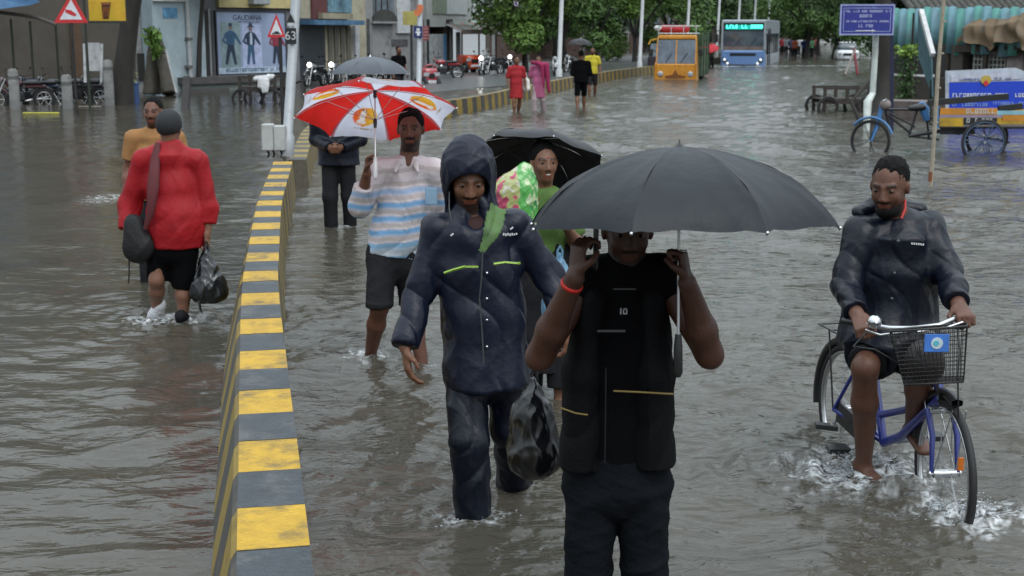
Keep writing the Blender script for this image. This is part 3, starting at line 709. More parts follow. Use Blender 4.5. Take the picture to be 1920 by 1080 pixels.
tree(1650, 125, 52, 7.5, 1.9, LG3, 'dark tree behind the dark blue direction board', n=8000, leaf=.16, low=2.0, seed=10)
tree(1512, 96, 100, 9, 2.9, LG2, 'mid green tree beyond the far crowd on the right kerb', n=6000, leaf=.22, low=2.6, seed=11)
tree(1668, 120, 47, 8, 2.6, LG3, 'dark tree above the teal corrugated fence', n=7000, leaf=.17, low=3.6, seed=12)
tree(1860, 120, 46, 8, 2.8, LG3, 'dark tree standing behind the brown tarpaulin', n=6000, leaf=.17, low=4.2, seed=13)
tree(1405, 84, 190, 13, 6, LG2, 'broad tree at the far end of the road', n=5000, leaf=.4, low=3.2, seed=17); tree(1370, 84, 230, 15, 8, LG3, 'dark tree at the far left end of the road', n=5000, leaf=.5, low=3, seed=18); tree(1560, 84, 215, 15, 8, LG3, 'dark tree at the far right end of the road', n=5000, leaf=.5, low=3, seed=19)
tree(228, 200, 37.5, 7.5, 3.0, LG3, 'leaning dark tree in front of the pale blue wall', n=6000, leaf=.12, low=4.6, lean=(.75, .2), trunk_r=.27, seed=20)
tree(372, 160, 46, 6.5, 1.8, LG3, 'small dark tree hanging over the poster wall', n=5000, leaf=.12, low=3.5, lean=(.3, 0), trunk_r=.09, seed=21)
for q in (('second bushy tree behind the far crowd', 1535, 112, 3.4, 30), ('thick tree closing the gap above the far crowd', 1528, 135, 4.4, 31), ('dark bushy tree left of the direction board', 1640, 74, 2.6, 32), ('dark tree directly behind the bamboo pole', 1765, 50, 3.0, 33)): tree(q[1], 90, q[2], 9 if q[2] < 120 else 12, q[3], (LG2, LG3)[q[4] % 2], q[0], n=7000, leaf=.22 if q[2] < 120 else .3, low=2.0 if q[1] < 1700 else 3.6, seed=q[4])
# ================================================================ left-hand buildings
class Facade:
    """a vertical plane from A to B (world xy) facing the road; pieces are placed by position along it, height and depth"""
    def __init__(s, px0, d0, px1, d1, name, label, cat='building', group=None):
        a = P(px0, 56, d0); b = P(px1, 56, d1); s.a = Vector((a.x, a.y, 0)); b = Vector((b.x, b.y, 0)); s.u = (b - s.a).normalized(); s.L = (b - s.a).length
        s.n = Vector((s.u.y, -s.u.x, 0)); s.root = empty(name, (s.a.x, s.a.y, GROUND), label, cat, group)
        s.M = Matrix(((s.u.x, s.n.x, 0, 0), (s.u.y, s.n.y, 0, 0), (0, 0, 1, -GROUND), (0, 0, 0, 1)))   # local (along, out, up) relative to root
    def uv(s, px, py, off=0):
        d = ray(px, py); c = Vector((0, 0, CAM_H)); a = s.a + s.n * off; t = (a - c).dot(s.n) / d.dot(s.n); q = c + d * t
        return (q - s.a).dot(s.u), q.z
    def box(s, u0, u1, z0, z1, n0, n1, m, name, parent=None, bev=0):
        mb = MB(); mb.box((u0, n0, z0), (u1, n1, z1), m, s.M, bev); return mb.build(name, parent or s.root)
    def pbox(s, x0, y0, x1, y1, n0, n1, m, name, parent=None, bev=0):
        a = s.uv(x0, y0, n1); b = s.uv(x1, y1, n1); z1, z0 = a[1], b[1]
        return s.box(a[0], b[0], max(z0, -.2), z1, n0, n1, m, name, parent, bev)
def wallm(name, col, **k): return mat(name, col, .85, var=.22, vscale=.9, bump=.25, bscale=12, **k)
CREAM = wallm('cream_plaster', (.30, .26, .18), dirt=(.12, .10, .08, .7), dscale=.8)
DIM = wallm('shaded_plaster', (.085, .075, .062), dirt=(.08, .07, .06, .7), dscale=.7)  # plaster colour lowered to include the shade on the walls
PALEB = wallm('pale_blue_plaster', (.34, .42, .46), dirt=(.20, .22, .22, .6), dscale=.7)
GREYW = wallm('grey_plaster', (.26, .265, .27), dirt=(.08, .08, .08, .8), dscale=.9)
YELW = wallm('yellow_plaster', (.45, .38, .18), dirt=(.2, .17, .1, .5), dscale=.8)
SHUT = mat('shutter_metal', (.16, .15, .125), .5, .3, var=.3, vscale=2)
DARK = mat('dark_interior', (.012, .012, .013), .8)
TEALM = mat('teal_paint', (.10, .22, .24), .6, var=.3)
WOOD = mat('dark_wood', (.035, .024, .017), .7, var=.4, vscale=8)
GLASSB = mat('window_glass', (.10, .14, .17), .1, var=.3, spec=.8)
def glyphs(mb, M, x0, x1, z, h, m, seed, n=-.004):
    """a line of small unreadable lettering made of short strokes"""
    rs = random.Random(seed); x = x0
    while x < x1:
        w = h*rs.uniform(.45, .8)
        if rs.random() > .14:
            k = rs.randint(0, 3); t = h*.2
            mb.box((x, n, z), (x + t, n + .004, z + h), m, M)
            if k != 1: mb.box((x, n + .0005, z + h - t), (x + w, n + .0045, z + h), m, M)
            if k != 2: mb.box((x, n + .001, z), (x + w, n + .005, z + t), m, M)
            if k in (0, 3): mb.box((x + w - t, n + .0015, z), (x + w, n + .0055, z + h), m, M)
        x += w + h*.25
def text(parent, body, loc, size, m, rot, name='lettering', ext=.002, align='CENTER'):
    c = bpy.data.curves.new(name, 'FONT'); c.body = body; c.size = size; c.extrude = ext; c.align_x = align; c.resolution_u = 3; c.materials.append(m)
    o = bpy.data.objects.new(name, c); COL.objects.link(o); bpy.context.view_layer.update(); me = bpy.data.meshes.new_from_object(o.evaluated_get(bpy.context.evaluated_depsgraph_get())); bpy.data.objects.remove(o); o = link(name, me, parent); o.location = loc; o.rotation_euler = rot; return o

def windows(f, u0, u1, z0, z1, name='window', m=None, bars=2):
    fr = f.box(u0, u1, z0, z1, .0, .05, WOOD, name); f.box(u0+.06, u1-.06, z0+.06, z1-.06, .045, .056, m or GLASSB, 'pane', fr)
    for k in range(1, bars+1): x = u0 + (u1-u0)*k/(bars+1); f.box(x-.02, x+.02, z0+.06, z1-.06, .05, .065, WOOD, 'mullion', fr)
    return fr
# -- cream compound building at the far left
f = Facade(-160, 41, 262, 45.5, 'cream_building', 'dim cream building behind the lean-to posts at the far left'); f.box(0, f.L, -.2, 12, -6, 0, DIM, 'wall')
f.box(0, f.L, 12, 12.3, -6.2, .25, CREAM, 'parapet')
for zz in (3.6, 6.6, 9.4):
    for k in range(2): windows(f, 1.5 + k*3.5, 2.9 + k*3.5, zz, zz + 1.3)
a = f.uv(132, 40, .12); f.box(a[0], a[0] + .30, -.2, 6.5, 0, .14, mat('brown_pilaster', (.10, .06, .035), .8), 'pilaster')
a = f.uv(255, 40, .1); f.box(a[0]-.05, f.L, -.2, 3.2, 0, .1, GREYW, 'side_panel'); f.pbox(258, 100, 288, 150, .0, .16, mat('dark_shutter', (.016, .017, .015), .7), 'dark_hatch')
# lean-to frame with blue tarpaulin
root = empty('lean_to', (P(60, 150, 39).x, 39, GROUND), 'lean-to frame of dark posts with sagging blue tarpaulin', 'shelter'); o = Vector(root.location)
DK = mat('dark_green_post', (.018, .025, .016), .6)
for px in (20, 56, 104): mb = MB(); t = P(px, 34 + px*.10, 39.5) - o; mb.tube([(t.x, .5, 0), (t.x, .5, t.z)], .035, DK, 8); mb.build('post', root)
mb = MB(); mb.tube([P(-60, 16, 39.5) - o, P(30, 27, 39.5) - o, P(70, 33, 39.5) - o, P(106, 46, 39.5) - o], .055, mat('weathered_pole', (.12, .11, .10), .8), 8); mb.build('beam', root)
bt = mat('blue_tarpaulin', (.035, .11, .22), .45, var=.3, bump=.5, bscale=6); mb = MB(); mb.prism([P(-60, -14, 38.6) - o, P(-60, 22, 38.4) - o, P(0, 17, 38.4) - o, P(30, 13, 38.5) - o, P(56, 10, 38.8) - o, P(30, -2, 39) - o], (0, .9, .12), bt); mb.build('tarpaulin', root)
for i, (px, lb) in enumerate(((29, 'grey concrete bollard, leftmost of the three standing in the water'), (128, 'grey concrete bollard beneath the red triangle sign'), (206, 'grey concrete bollard beside the leaning tree trunk'))):
    b = P(px, 205 if i < 2 else 196, 35.5 if i < 2 else 37); r = empty('bollard', (b.x, b.y, GROUND), lb, 'bollard', 'concrete bollards in the water')
    BO = mat('bollard_concrete', (.17, .17, .165), .75, var=.3, dirt=(.06, .06, .055, .7), dscale=3); mb = MB(); hh = (1.15, 1.0, 1.35)[i]
    mb.tube([(0, 0, 0), (0, 0, hh), (0, 0, hh + .05)], [.135, .13, .07], BO, 14); mb.build('shaft', r)
    mb = MB(); mb.tube([(0, 0, hh - .22), (0, 0, hh - .14)], .137, mat('bollard_band', (.10, .10, .10), .6), 14); mb.build('band', r)
# white standing board, blue crate, plant pot
f2 = empty('notice_board', (P(176, 150, 37.5).x, 37.5, GROUND), 'white A-frame board with faded print under the yellow sign', 'board'); o = Vector(f2.location)
mb = MB(); WB = mat('white_board', (.42, .43, .44), .5, var=.2, dirt=(.15, .15, .16, .6), dscale=6); a = P(161, 80, 37.5) - o; b = P(190, 133, 37.5) - o; mb.box((a.x, -.02, b.z), (b.x, .02, a.z), WB); mb.build('panel', f2)
for px in (160, 190): q = P(px, 155, 37.4) - o; t = P(px - (2 if px < 170 else -1), 82, 37.5) - o; mb = MB(); mb.bar(t, q, .07, .04, WB); mb.build('leg', f2)
b = P(240, 152, 38.5); r = empty('water_drum', (b.x, 38.5, GROUND), 'blue plastic crate standing in water beside the tree trunk', 'crate'); mb = MB(); bm = mat('blue_crate', (.025, .07, .20), .45, var=.2); mb.box((-.25, -.22, 0), (.25, .22, .72), bm, bev=.03); mb.build('box_body', r)
r.name = 'crate'; mb = MB(); mb.box((-.27, -.24, .66), (.27, .24, .72), bm, bev=.01); mb.build('rim', r)
b = P(243, 146, 38.5); r = empty('potted_plant', (b.x, 38.5, .57), 'yellowish flowering plant resting on the blue crate', 'plant'); rs = np.random.RandomState(5)
mb = MB(); pm = mat('pale_flowers', (.34, .34, .20), .7, var=.5, vscale=20); gm = mat('plant_green', (.04, .12, .03), .6)
for i in range(130): a_, q = rs.uniform(0, 6.28), rs.uniform(0, .2); z = rs.uniform(.02, .38); v = Vector((q*math.cos(a_), q*math.sin(a_), z)); mb.quad([v, v + Vector(rs.normal(0, .04, 3)), v + Vector(rs.normal(0, .05, 3))], pm if rs.rand() > .5 else gm)
mb.build('foliage', r); mb = MB(); mb.tube([(0, 0, 0), (0, 0, .3)], .012, gm, 5); mb.build('stem', r)
# -- pale blue corner building
f = Facade(287, 45, 384, 46.5, 'pale_blue_building', 'pale blue corner building with white drainpipe'); f.box(0, f.L, -.2, 11.5, -5, 0, PALEB, 'wall'); f.box(-.15, f.L+.1, 11.5, 11.7, -5.1, .3, PALEB, 'roof_slab')
f.pbox(305, 14, 333, 34, 0, .02, mat('faded_blue_print', (.10, .26, .42), .7, var=.5, vscale=5), 'painted_patch'); f.pbox(289, -1, 352, 3, 0, .12, mat('white_ledge', (.6, .6, .58), .6), 'ledge')
a = f.uv(354, 60, .1); mb = MB(); mb.tube([f.M @ Vector((a[0], .1, .35)), f.M @ Vector((a[0]-.03, .1, 6.1))], .075, mat('drainpipe_white', (.40, .42, .43), .5, dirt=(.15, .15, .14, .6), dscale=4), 10)
pipe = mb.build('drainpipe', f.root)
for pz in (73, 125): q = f.uv(354, pz, .1); f.box(q[0]-.1, q[0]+.1, q[1]-.05, q[1]+.05, .0, .19, mat('pipe_clip', (.12, .12, .12), .6), 'pipe_clip', pipe)
windows(f, .8, 1.9, 3.9, 5.1)
# brown canvas sheet leaning at its corner
b = P(310, 170, 42.5); r = empty('canvas_sheet', (b.x, 42.5, GROUND), 'brown canvas sheet with white edge sloping down beside the pale blue wall', 'canvas'); o = Vector(r.location)
s_ = Sdf(.04); s_.ec(P(288, 62, 43) , P(286, 176, 43), (.12, .2), (.30, .5), k=.1, flat=(0, 1)); s_.ec(P(296, 62, 43), P(318, 176, 42.6), (.10, .2), (.24, .4), k=.1, flat=(0, 1)); sobj('cloth', s_, mat('brown_canvas', (.085, .075, .06), .85, var=.3), r, disp=lambda v, n: .06*(folds(v, .5, 2, (1.5, 1.5, .4)) - .3))
mb = MB(); mb.bar(P(311, 92, 42.4) - o, P(331, 174, 42.2) - o, .06, .02, mat('white_edge', (.5, .5, .5), .6)); mb.build('white_edge', r)
rs = np.random.RandomState(9); tr = empty('climbing_plant', P(292, 75, 42.8), 'bright green creeper growing over the top of the brown canvas', 'plant'); mb = MB()
for i in range(420): v = Vector((rs.normal(.02, .09) + 0, -.35 + rs.normal(0, .1), 0)); v.z = rs.uniform(-.45, .35); v.x += -v.z*.25; a_ = Vector(rs.normal(0, .06, 3)); b_ = Vector(rs.normal(0, .06, 3)); mb.quad([v, v + a_, v + a_ + b_, v + b_], LG1)
mb.build('leaves', tr); mb = MB(); mb.tube([(0, 0, -.8), (.02, 0, 0), (-.05, 0, .45)], .02, BARK, 5); mb.build('stem', tr)
# -- poster building
f = Facade(384, 47.5, 560, 51, 'poster_building', 'cream upstairs building with fashion poster wall and stone step'); f.box(0, f.L, -.2, 11.8, -6, 0, wallm('dull_grey_plaster', (.16, .16, .17), dirt=(.05, .05, .05, .6)), 'wall')  # wall in one grey tone with darker blotches
f.pbox(408, -60, 560, 16, 0, .16, YELW, 'upper_panel'); f.pbox(384, 20, 402, 148, 0, .14, mat('dark_column', (.035, .03, .032), .7), 'column'); f.pbox(390, 15, 399, 148, .14, .18, GREYW, 'column_edge')
f.pbox(476, -8, 508, 9, .16, .5, mat('ac_grey', (.28, .31, .32), .5), 'air_conditioner', bev=.03)
st = f.pbox(352, 148, 524, 176, .0, 1.1, wallm('step_stone', (.17, .20, .19)), 'stone_step'); f.pbox(352, 146, 524, 152, .0, 1.25, mat('step_slab', (.07, .065, .065), .7), 'step_slab')
f.pbox(352, 168, 430, 173, 1.1, 1.35, mat('step_slab', (.07, .065, .065), .7), 'lower_slab')
# poster on it
q0 = f.uv(404, 22, .06); q1 = f.uv(536, 135, .06)
pr = empty('poster', Vector((f.a + f.u*q0[0] + f.n*.03).to_tuple()) + Vector((0, 0, q1[1])), 'large fashion poster with three printed figures on pale blue ground', 'poster'); pw = q1[0]-q0[0]; ph_ = q0[1]-q1[1]
PM = Matrix(((f.u.x, f.n.x, 0, 0), (f.u.y, f.n.y, 0, 0), (0, 0, 1, 0), (0, 0, 0, 1)))
mb = MB(); pb = mat('poster_blue', (.27, .33, .47), .4, var=.12, vscale=1.2); mb.box((0, 0, 0), (pw, .05, ph_), pb, PM); mb.build('sheet', pr)
mb = MB(); pd = mat('poster_frame', (.03, .035, .045), .5)
for bx in (((-.05, 0, -.05), (0, .08, ph_+.05)), ((pw, 0, -.05), (pw+.05, .08, ph_+.05)), ((0, 0, ph_), (pw, .08, ph_+.05)), ((0, 0, -.05), (pw, .08, 0))): mb.box(*bx, pd, PM)
mb.build('frame', pr)
mb = MB(); mb.box((0, .05, 0), (pw, .054, ph_*.10), mat('poster_pale', (.42, .50, .60), .4), PM); mb.box((pw*.36, .05, ph_*.1), (pw*.64, .054, ph_*.80), mat('poster_lilac', (.38, .43, .62), .4), PM); mb.box((pw*.05, .051, ph_*.1), (pw*.33, .055, ph_*.84), mat('poster_green', (.22, .30, .32), .4), PM); mb.build('printed_panel', pr)
ink = mat('poster_ink', (.02, .035, .07), .4); ink2 = mat('poster_denim', (.035, .09, .17), .4); skn = mat('poster_skin', (.16, .12, .11), .4); red_ = mat('poster_red', (.22, .03, .05), .4)
def pfig(cx, hh, walk, top, leg, hat=False):
    mb = MB(); y0 = .056; z0 = ph_*.14; k = hh
    def poly(pts, m, dy=0): mb.prism([PM @ Vector((cx + x*k, y0 + dy, z0 + z*k)) for x, z in pts], PM.to_3x3() @ Vector((0, .003, 0)), m)
    poly([(-.10, .50), (.10, .50), (.13 + walk, .02), (.05 + walk, .0), (.0, .36), (-.07 - walk, .0), (-.15 - walk, .03)], leg); poly([(-.13, .50), (.12, .50), (.15, .80), (.04, .85), (-.05, .85), (-.17, .79)], top, .004)
    poly([(-.17, .79), (-.28, .60), (-.16, .52), (-.14, .56), (-.21, .62), (-.12, .74)], top, .0045); poly([(.15, .80), (.28, .62), (.34, .52), (.30, .50), (.20, .60), (.11, .72)], top, .005)
    poly([(-.045, .87), (.045, .87), (.06, .94), (.035, 1.0), (-.035, 1.0), (-.06, .94)], skn, .0055); poly([(-.06, .95), (.065, .95), (.05, 1.03), (-.05, 1.03)] if not hat else [(-.14, .965), (.14, .965), (.06, 1.0), (.05, 1.07), (-.05, 1.07), (-.06, 1.0)], ink, .0065)
    if hat: poly([(-.03, .52), (.05, .52), (.04, .82), (-.03, .82)], mat('poster_pale', (.42, .50, .60), .4), .007)
    mb.build('printed_figure', pr)
pfig(pw*.19, ph_*.66, .05, ink2, ink); pfig(pw*.48, ph_*.64, 0, ink, ink2, True); pfig(pw*.86, ph_*.60, .0, red_, ink)
text(pr, 'GAUDANA', PM @ Vector((pw*.44, .06, ph_*.87)), ph_*.125, ink, (R(90), 0, math.atan2(f.u.y, f.u.x)))
mb = MB(); glyphs(mb, PM, pw*.30, pw*.62, ph_*.835, .035, ink, 3, .056); glyphs(mb, PM, pw*.08, pw*.9, ph_*.03, .12, ink2, 4, .056); mb.build('small_print', pr)
# leaning stub post in the water
b = P(350, 200, 35.5); r = empty('post_stub', (b.x, 35.5, GROUND), 'dark leaning stump of a post in front of the stone step', 'post'); mb = MB(); o = Vector(r.location); mb.bar(P(347, 212, 35.5) - o, P(351, 146, 36.2) - o, .19, .16, mat('dark_stub', (.022, .02, .02), .7)); mb.build('stub', r)
# -- next: shuttered shops with blue-edged balcony
f = Facade(556, 55, 686, 61, 'shuttered_shops', 'two storey shops with closed shutters under a blue edged balcony'); f.box(0, f.L, -.2, 11.6, -6, 0, wallm('cream_upper', (.36, .33, .24), dirt=(.12, .1, .08, .6)), 'wall')
f.pbox(556, 34, 612, 165, .0, .06, mat('navy_shutter', (.028, .034, .042), .5, var=.3), 'dark_shutter'); 
for k in range(4): x = 616 + k*11.5; f.pbox(x, 50, x + 10, 158, .0, .06 + .01*(k % 2), SHUT, 'shutter_panel')
f.pbox(666, 48, 676, 158, .0, .18, mat('pale_column', (.38, .39, .41), .7), 'column')
f.pbox(584, -40, 614, 36, .0, .08, mat('maroon_panel', (.10, .03, .03), .7, var=.3), 'maroon_panel'); f.pbox(614, -40, 660, 24, .0, .10, mat('balcony_glass', (.14, .24, .30), .25, var=.6, vscale=2), 'balcony_screen'); f.pbox(605, 24, 662, 36, .0, .3, CREAM, 'balcony_wall')
f.pbox(590, 37, 684, 47, .0, .75, mat('blue_fascia', (.06, .14, .24), .6, var=.5), 'balcony_slab')
# -- grey building with arch
f = Facade(686, 62.5, 800, 66, 'grey_building', 'weathered grey building with arched niche behind the parked motorbikes'); f.box(0, f.L, -.2, 11.6, -6, 0, GREYW, 'wall')
f.pbox(700, -30, 738, 26, .0, .05, mat('grey_blue_window', (.13, .16, .19), .4, var=.4, vscale=3), 'window_panel')
for k in range(3): x = 704 + 11*k; f.pbox(x, -30, x + 2, 26, .05, .09, WOOD, 'window_bar')
a = f.uv(722, 40, .1); mb = MB(); mb.prism([f.M @ Vector((a[0] + 1.0*math.cos(t)*.85, .0, a[1] + .55*math.sin(t))) for t in np.linspace(0, math.pi, 9)], f.M.to_3x3() @ Vector((0, .14, 0)), mat('arch_dark', (.05, .05, .048), .8)); mb.build('arch', f.root); f.pbox(699, 40, 745, 44, .0, .3, GREYW, 'ledge')
f.pbox(744, -30, 770, 62, .0, .12, mat('white_strip', (.48, .50, .52), .7, var=.2), 'white_panel'); f.pbox(735, 74, 765, 86, .0, .04, mat('poster_scrap', (.08, .08, .09), .7, var=.6, vscale=8), 'torn_poster')
for x in (693, 774, 786): f.pbox(x, 35, x + 7, 150, .0, .2, mat('grey_column', (.20, .205, .21), .8, var=.3), 'column')
# -- awning shop
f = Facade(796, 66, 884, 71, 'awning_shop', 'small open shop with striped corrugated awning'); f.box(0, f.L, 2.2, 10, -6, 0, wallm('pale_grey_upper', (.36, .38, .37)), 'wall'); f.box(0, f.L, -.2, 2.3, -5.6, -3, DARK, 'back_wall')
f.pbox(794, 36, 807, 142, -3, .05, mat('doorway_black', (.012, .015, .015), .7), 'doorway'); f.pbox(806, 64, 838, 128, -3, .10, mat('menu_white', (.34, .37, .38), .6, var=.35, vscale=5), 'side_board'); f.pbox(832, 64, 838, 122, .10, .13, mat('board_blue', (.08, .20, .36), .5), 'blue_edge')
f.pbox(838, 36, 850, 140, -3, .05, WOOD, 'side_wall'); f.pbox(845, 40, 849, 140, .05, .12, GREYW, 'post'); f.pbox(858, 60, 864, 140, .3, .4, GREYW, 'post')
f.pbox(812, -40, 838, 26, .0, .05, mat('green_board', (.20, .24, .19), .6, var=.2), 'upper_board'); f.pbox(838, -30, 876, 27, .0, .08, mat('white_grey_board', (.42, .45, .46), .6, var=.15), 'upper_sign')
aw = empty('corrugated_awning', P(868, 60, 67.5), 'faded red green corrugated awning sloping over the shop front', 'awning'); o = Vector(aw.location)
for k in range(11):
    t0, t1 = k/11, (k+1)/11; m = mat('awning_%s' % ('grey', 'red', 'green')[k % 3], ((.26, .26, .25), (.24, .14, .12), (.15, .22, .18))[k % 3], .5, var=.3)
    tl = P(818, 38, 69.5).lerp(P(900, 36, 73), t0) - o; tr_ = P(818, 38, 69.5).lerp(P(900, 36, 73), t1) - o; bl = P(866, 60, 66).lerp(P(932, 59, 69.5), t0) - o; br = P(866, 60, 66).lerp(P(932, 59, 69.5), t1) - o
    m1, m2 = (tl+tr_)/2 + Vector((0, 0, .06)), (bl+br)/2 + Vector((0, 0, .06)); mb = MB()
    mb.prism([tl, m1, m2, bl], (0, 0, -.02), m); mb.prism([m1, tr_, br, m2], (0, 0, -.02), m); mb.build('corrugated_sheet', aw)
mb = MB(); mb.bar(P(866, 60, 66) - o, P(932, 59, 69.5) - o, .06, .22, mat('awning_edge', (.22, .18, .16), .7)); mb.build('front_board', aw)
for x0, x1 in ((812, 850), (858, 905)): mb = MB(); mb.bar(P(x0, 33, 68) - o, P(x1, 35, 70) - o, .25, .10, mat('roof_white', (.6, .61, .6), .5)); mb.build('roof_edge', aw)
for px in (866, 898, 930): mb = MB(); t = P(px, 60, 66 + (px-866)*.054); mb.tube([t - o, Vector((t.x, t.y, GROUND)) - o], .05, WOOD, 6); mb.build('awning_post', aw)
mb = MB(); cn = P(942, 12, 72); mb.lathe(cn, [(1.15, 0), (.8, .22), (.1, .34)], mat('lilac_cloth', (.48, .40, .60), .6), n=8); 
for a_ in (0, 1): mb.tube([Vector((cn.x - .0, cn.y, GROUND)), cn + Vector((0, 0, .3))], .03, CHROME, 6)
tag(mb.build('parasol'), 'lilac parasol above the tree beside the awning shop', 'parasol')
# -- pink compound wall further along, and far buildings
f = Facade(925, 92, 1300, 150, 'compound_wall', 'dim pinkish compound wall behind the row of trees', 'wall'); f.box(0, f.L, -.2, 1.75, -.25, 0, wallm('pink_plaster', (.11, .065, .055), dirt=(.07, .06, .05, .8)), 'wall_face'); f.box(0, f.L, 1.75, 1.87, -.3, .05, GREYW, 'coping')
for i in range(10): f.box(i*f.L/9.0 - .15, i*f.L/9.0 + .15, -.2, 2.0, -.05, .1, GREYW, 'pier')
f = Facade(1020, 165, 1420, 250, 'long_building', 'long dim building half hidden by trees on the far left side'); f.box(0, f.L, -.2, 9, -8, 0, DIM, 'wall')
for k in range(14): windows(f, 3 + k*6, 5 + k*6, 2.2, 4); windows(f, 3 + k*6, 5 + k*6, 5.4, 7.2)
f = Facade(1448, 260, 1500, 250, 'far_white_building', 'tiny pale building closing the far end of the road'); f.box(0, f.L, -.2, 7, -8, 0, mat('far_white', (.5, .5, .5), .8), 'wall'); 
for k in range(3): windows(f, .6 + k*1.7, 1.6 + k*1.7, 2.4, 3.8)
# signs far away
def hoarding(px0, py0, px1, py1, Yd, m, label, name='hoarding'):
    a = P(px0, py0, Yd); b = P(px1, py1, Yd); r = empty(name, ((a.x+b.x)/2, Yd, GROUND), label, 'sign'); o = Vector(r.location); mb = MB(); mb.box((a.x-o.x, 0, b.z-o.z), (b.x-o.x, .12, a.z-o.z), m); mb.build('board', r)
    for x in (a.x+.1, b.x-.1): mb = MB(); mb.tube([(x-o.x, .18, 0), (x-o.x, .18, a.z-o.z)], .06, DRKMET, 6); mb.build('leg', r)
    mb = MB(); glyphs(mb, Matrix.Translation((a.x-o.x, 0, b.z-o.z)), .2, (b.x-a.x)-.2, (a.z-b.z)*.35, (a.z-b.z)*.3, mat('sign_white', (.6, .62, .66), .5), px0, -.006); mb.build('print', r)
hoarding(1437, 15, 1478, 31, 150, mat('far_blue', (.03, .10, .42), .5), 'small bright blue sign far over the road beyond the bus')
hoarding(1484, 9, 1512, 23, 140, mat('far_yellow', (.50, .44, .12), .5), 'small yellow and blue hoarding near the far trees')
# ================================================================ street furniture
GALV = mat('galvanised_steel', (.42, .44, .46), .42, .55, var=.2, vscale=5, dirt=(.16, .16, .16, .5), dscale=5)
WPOLE = mat('white_pole_paint', (.50, .52, .53), .45, var=.15)
def lamp(base, top, r, label, m=GALV, arm=True, armdir=(-1, 0, 0), h=8.5):
    base = Vector(base); root = empty('lamp_post', base, label, 'lamp post', 'lamp posts along the divider'); d = (Vector(top) - base).normalized(); e = d * h
    mb = MB(); mb.tube([Vector((0, 0, 0)), d*.25, d*.3, e*.5, e], [r*1.7, r*1.6, r*1.1, r, r*.7], m, 12); mb.build('pole', root)
    for sx in (-1, 1):
        a = e + Vector((sx*1.3, 0, .35)); mb = MB(); mb.tube([e - Vector((0, 0, .1)), e + Vector((sx*.6, 0, .25)), a], [r*.5, r*.4, r*.35], m, 8); ar = mb.build('arm', root)
        mb = MB(); mb.box((a.x - .25 + sx*.2, -.11, a.z - .05), (a.x + .25 + sx*.2, .11, a.z + .06), m, bev=.03); mb.build('lamp_head', ar)
    return root
b0 = G(537, 292, HT); r = lamp(b0, P(556, -20, b0.y), .058, 'big galvanised lamp post at end of the near divider, carrying 63 plate', h=8.5); o = Vector(r.location)
mb = MB(); q = P(550, 80, b0.y - .08) - o; BP = mat('plate_black', (.012, .014, .016), .4)
c = P(545, 66, b0.y - .10) - o; mb.box((c.x - .07, c.y, c.z - .11), (c.x + .07, c.y + .012, c.z + .09), BP, bev=.004); pl = mb.build('number_plate', r)
t = text(pl, '63', (c.x, c.y - .003, c.z - .055), .15, WPOLE, (R(90), 0, 0)); 
mb = MB(); c2 = P(545, 38, b0.y - .10) - o; mb.prism([(c2.x - .055, c2.y, c2.z - .03), (c2.x + .055, c2.y, c2.z - .03), (c2.x, c2.y, c2.z + .08)], (0, .012, 0), BP); mb.box((c2.x - .04, c2.y, c2.z - .07), (c2.x + .04, c2.y + .012, c2.z - .033), WPOLE); mb.build('arrow_plate', r)
bx = empty('junction_box', b0 + Vector((-.16, -.10, .06)), 'grey steel junction box strapped low on the big galvanised lamp post', 'junction box')
for i, (x0, x1) in enumerate(((-.20, -.05), (-.045, .09))): mb = MB(); mb.box((x0 + .08, -.09, .02), (x1 + .08, .06, .36 - .02*i), mat('box_grey', (.42, .43, .42), .5, var=.12, dirt=(.2, .2, .18, .5), dscale=6), bev=.012); mb.build('cabinet_door', bx)
for x in (-.07, .0, .1): mb = MB(); mb.tube([(x, 0, .03), (x + .02, .02, -.03), (x, .05, -.07)], .014, BLKPL, 6); mb.build('conduit', bx)
for i, (px, py, hh) in enumerate(((785, 166, 0), (1048, 144, .35), (1199, 126, .35), (1286, 115, .35), (1343, 107, .35), (1381, 103, .35), (1411, 100, .35), (1437, 97, .35))):
    if i == 0: b = P(784, 140, 31.5); b.z = .35; b.x += .0
    else: b = G(px, py, .35)
    lb = ['second galvanised lamp post carrying small street signs', 'white lamp post directly behind the woman in pink scarf', 'lamp post left of the orange truck', 'lamp post rising behind the orange truck', 'lamp post just left of the bus', 'first lamp post above the bus roof', 'second lamp post above the bus roof', 'farthest lamp post beside the small blue sign'][i]
    lamp(b, b + Vector((.03*8, 0, 8)), .062 if i == 0 else .075, lb, GALV if i == 0 else WPOLE)
    if i == 0: P2 = b
r = empty('street_sign', (P2.x, P2.y - .1, 2.0), 'blue pictogram sign on second lamp post', 'sign'); o = Vector(r.location)
def plate(px0, py0, px1, py1, Y, m, name, root, dz=0):
    o = Vector(root.location); a = P(px0, py0, Y) - o; b_ = P(px1, py1, Y) - o; mb = MB(); mb.box((a.x, a.y - .01, b_.z), (b_.x, a.y + .01, a.z), m); return mb.build(name, root)
SB = mat('sign_blue', (.012, .022, .12), .4); SW = mat('sign_white', (.6, .62, .66), .5); SM = mat('sign_maroon', (.20, .045, .05), .5)
plate(776, 49, 792, 71, P2.y - .1, SB, 'plate', r); plate(781, 53, 787, 58, P2.y - .115, SW, 'pictogram', r); plate(779, 59, 789, 62, P2.y - .116, SW, 'pictogram', r); plate(782, 62, 787, 67, P2.y - .117, SW, 'pictogram', r)
r = empty('street_sign', (P2.x + .2, P2.y - .1, 2.0), 'dark red notice plate beside blue pictogram on second lamp post', 'sign'); plate(793, 49, 804, 76, P2.y - .1, SM, 'plate', r)
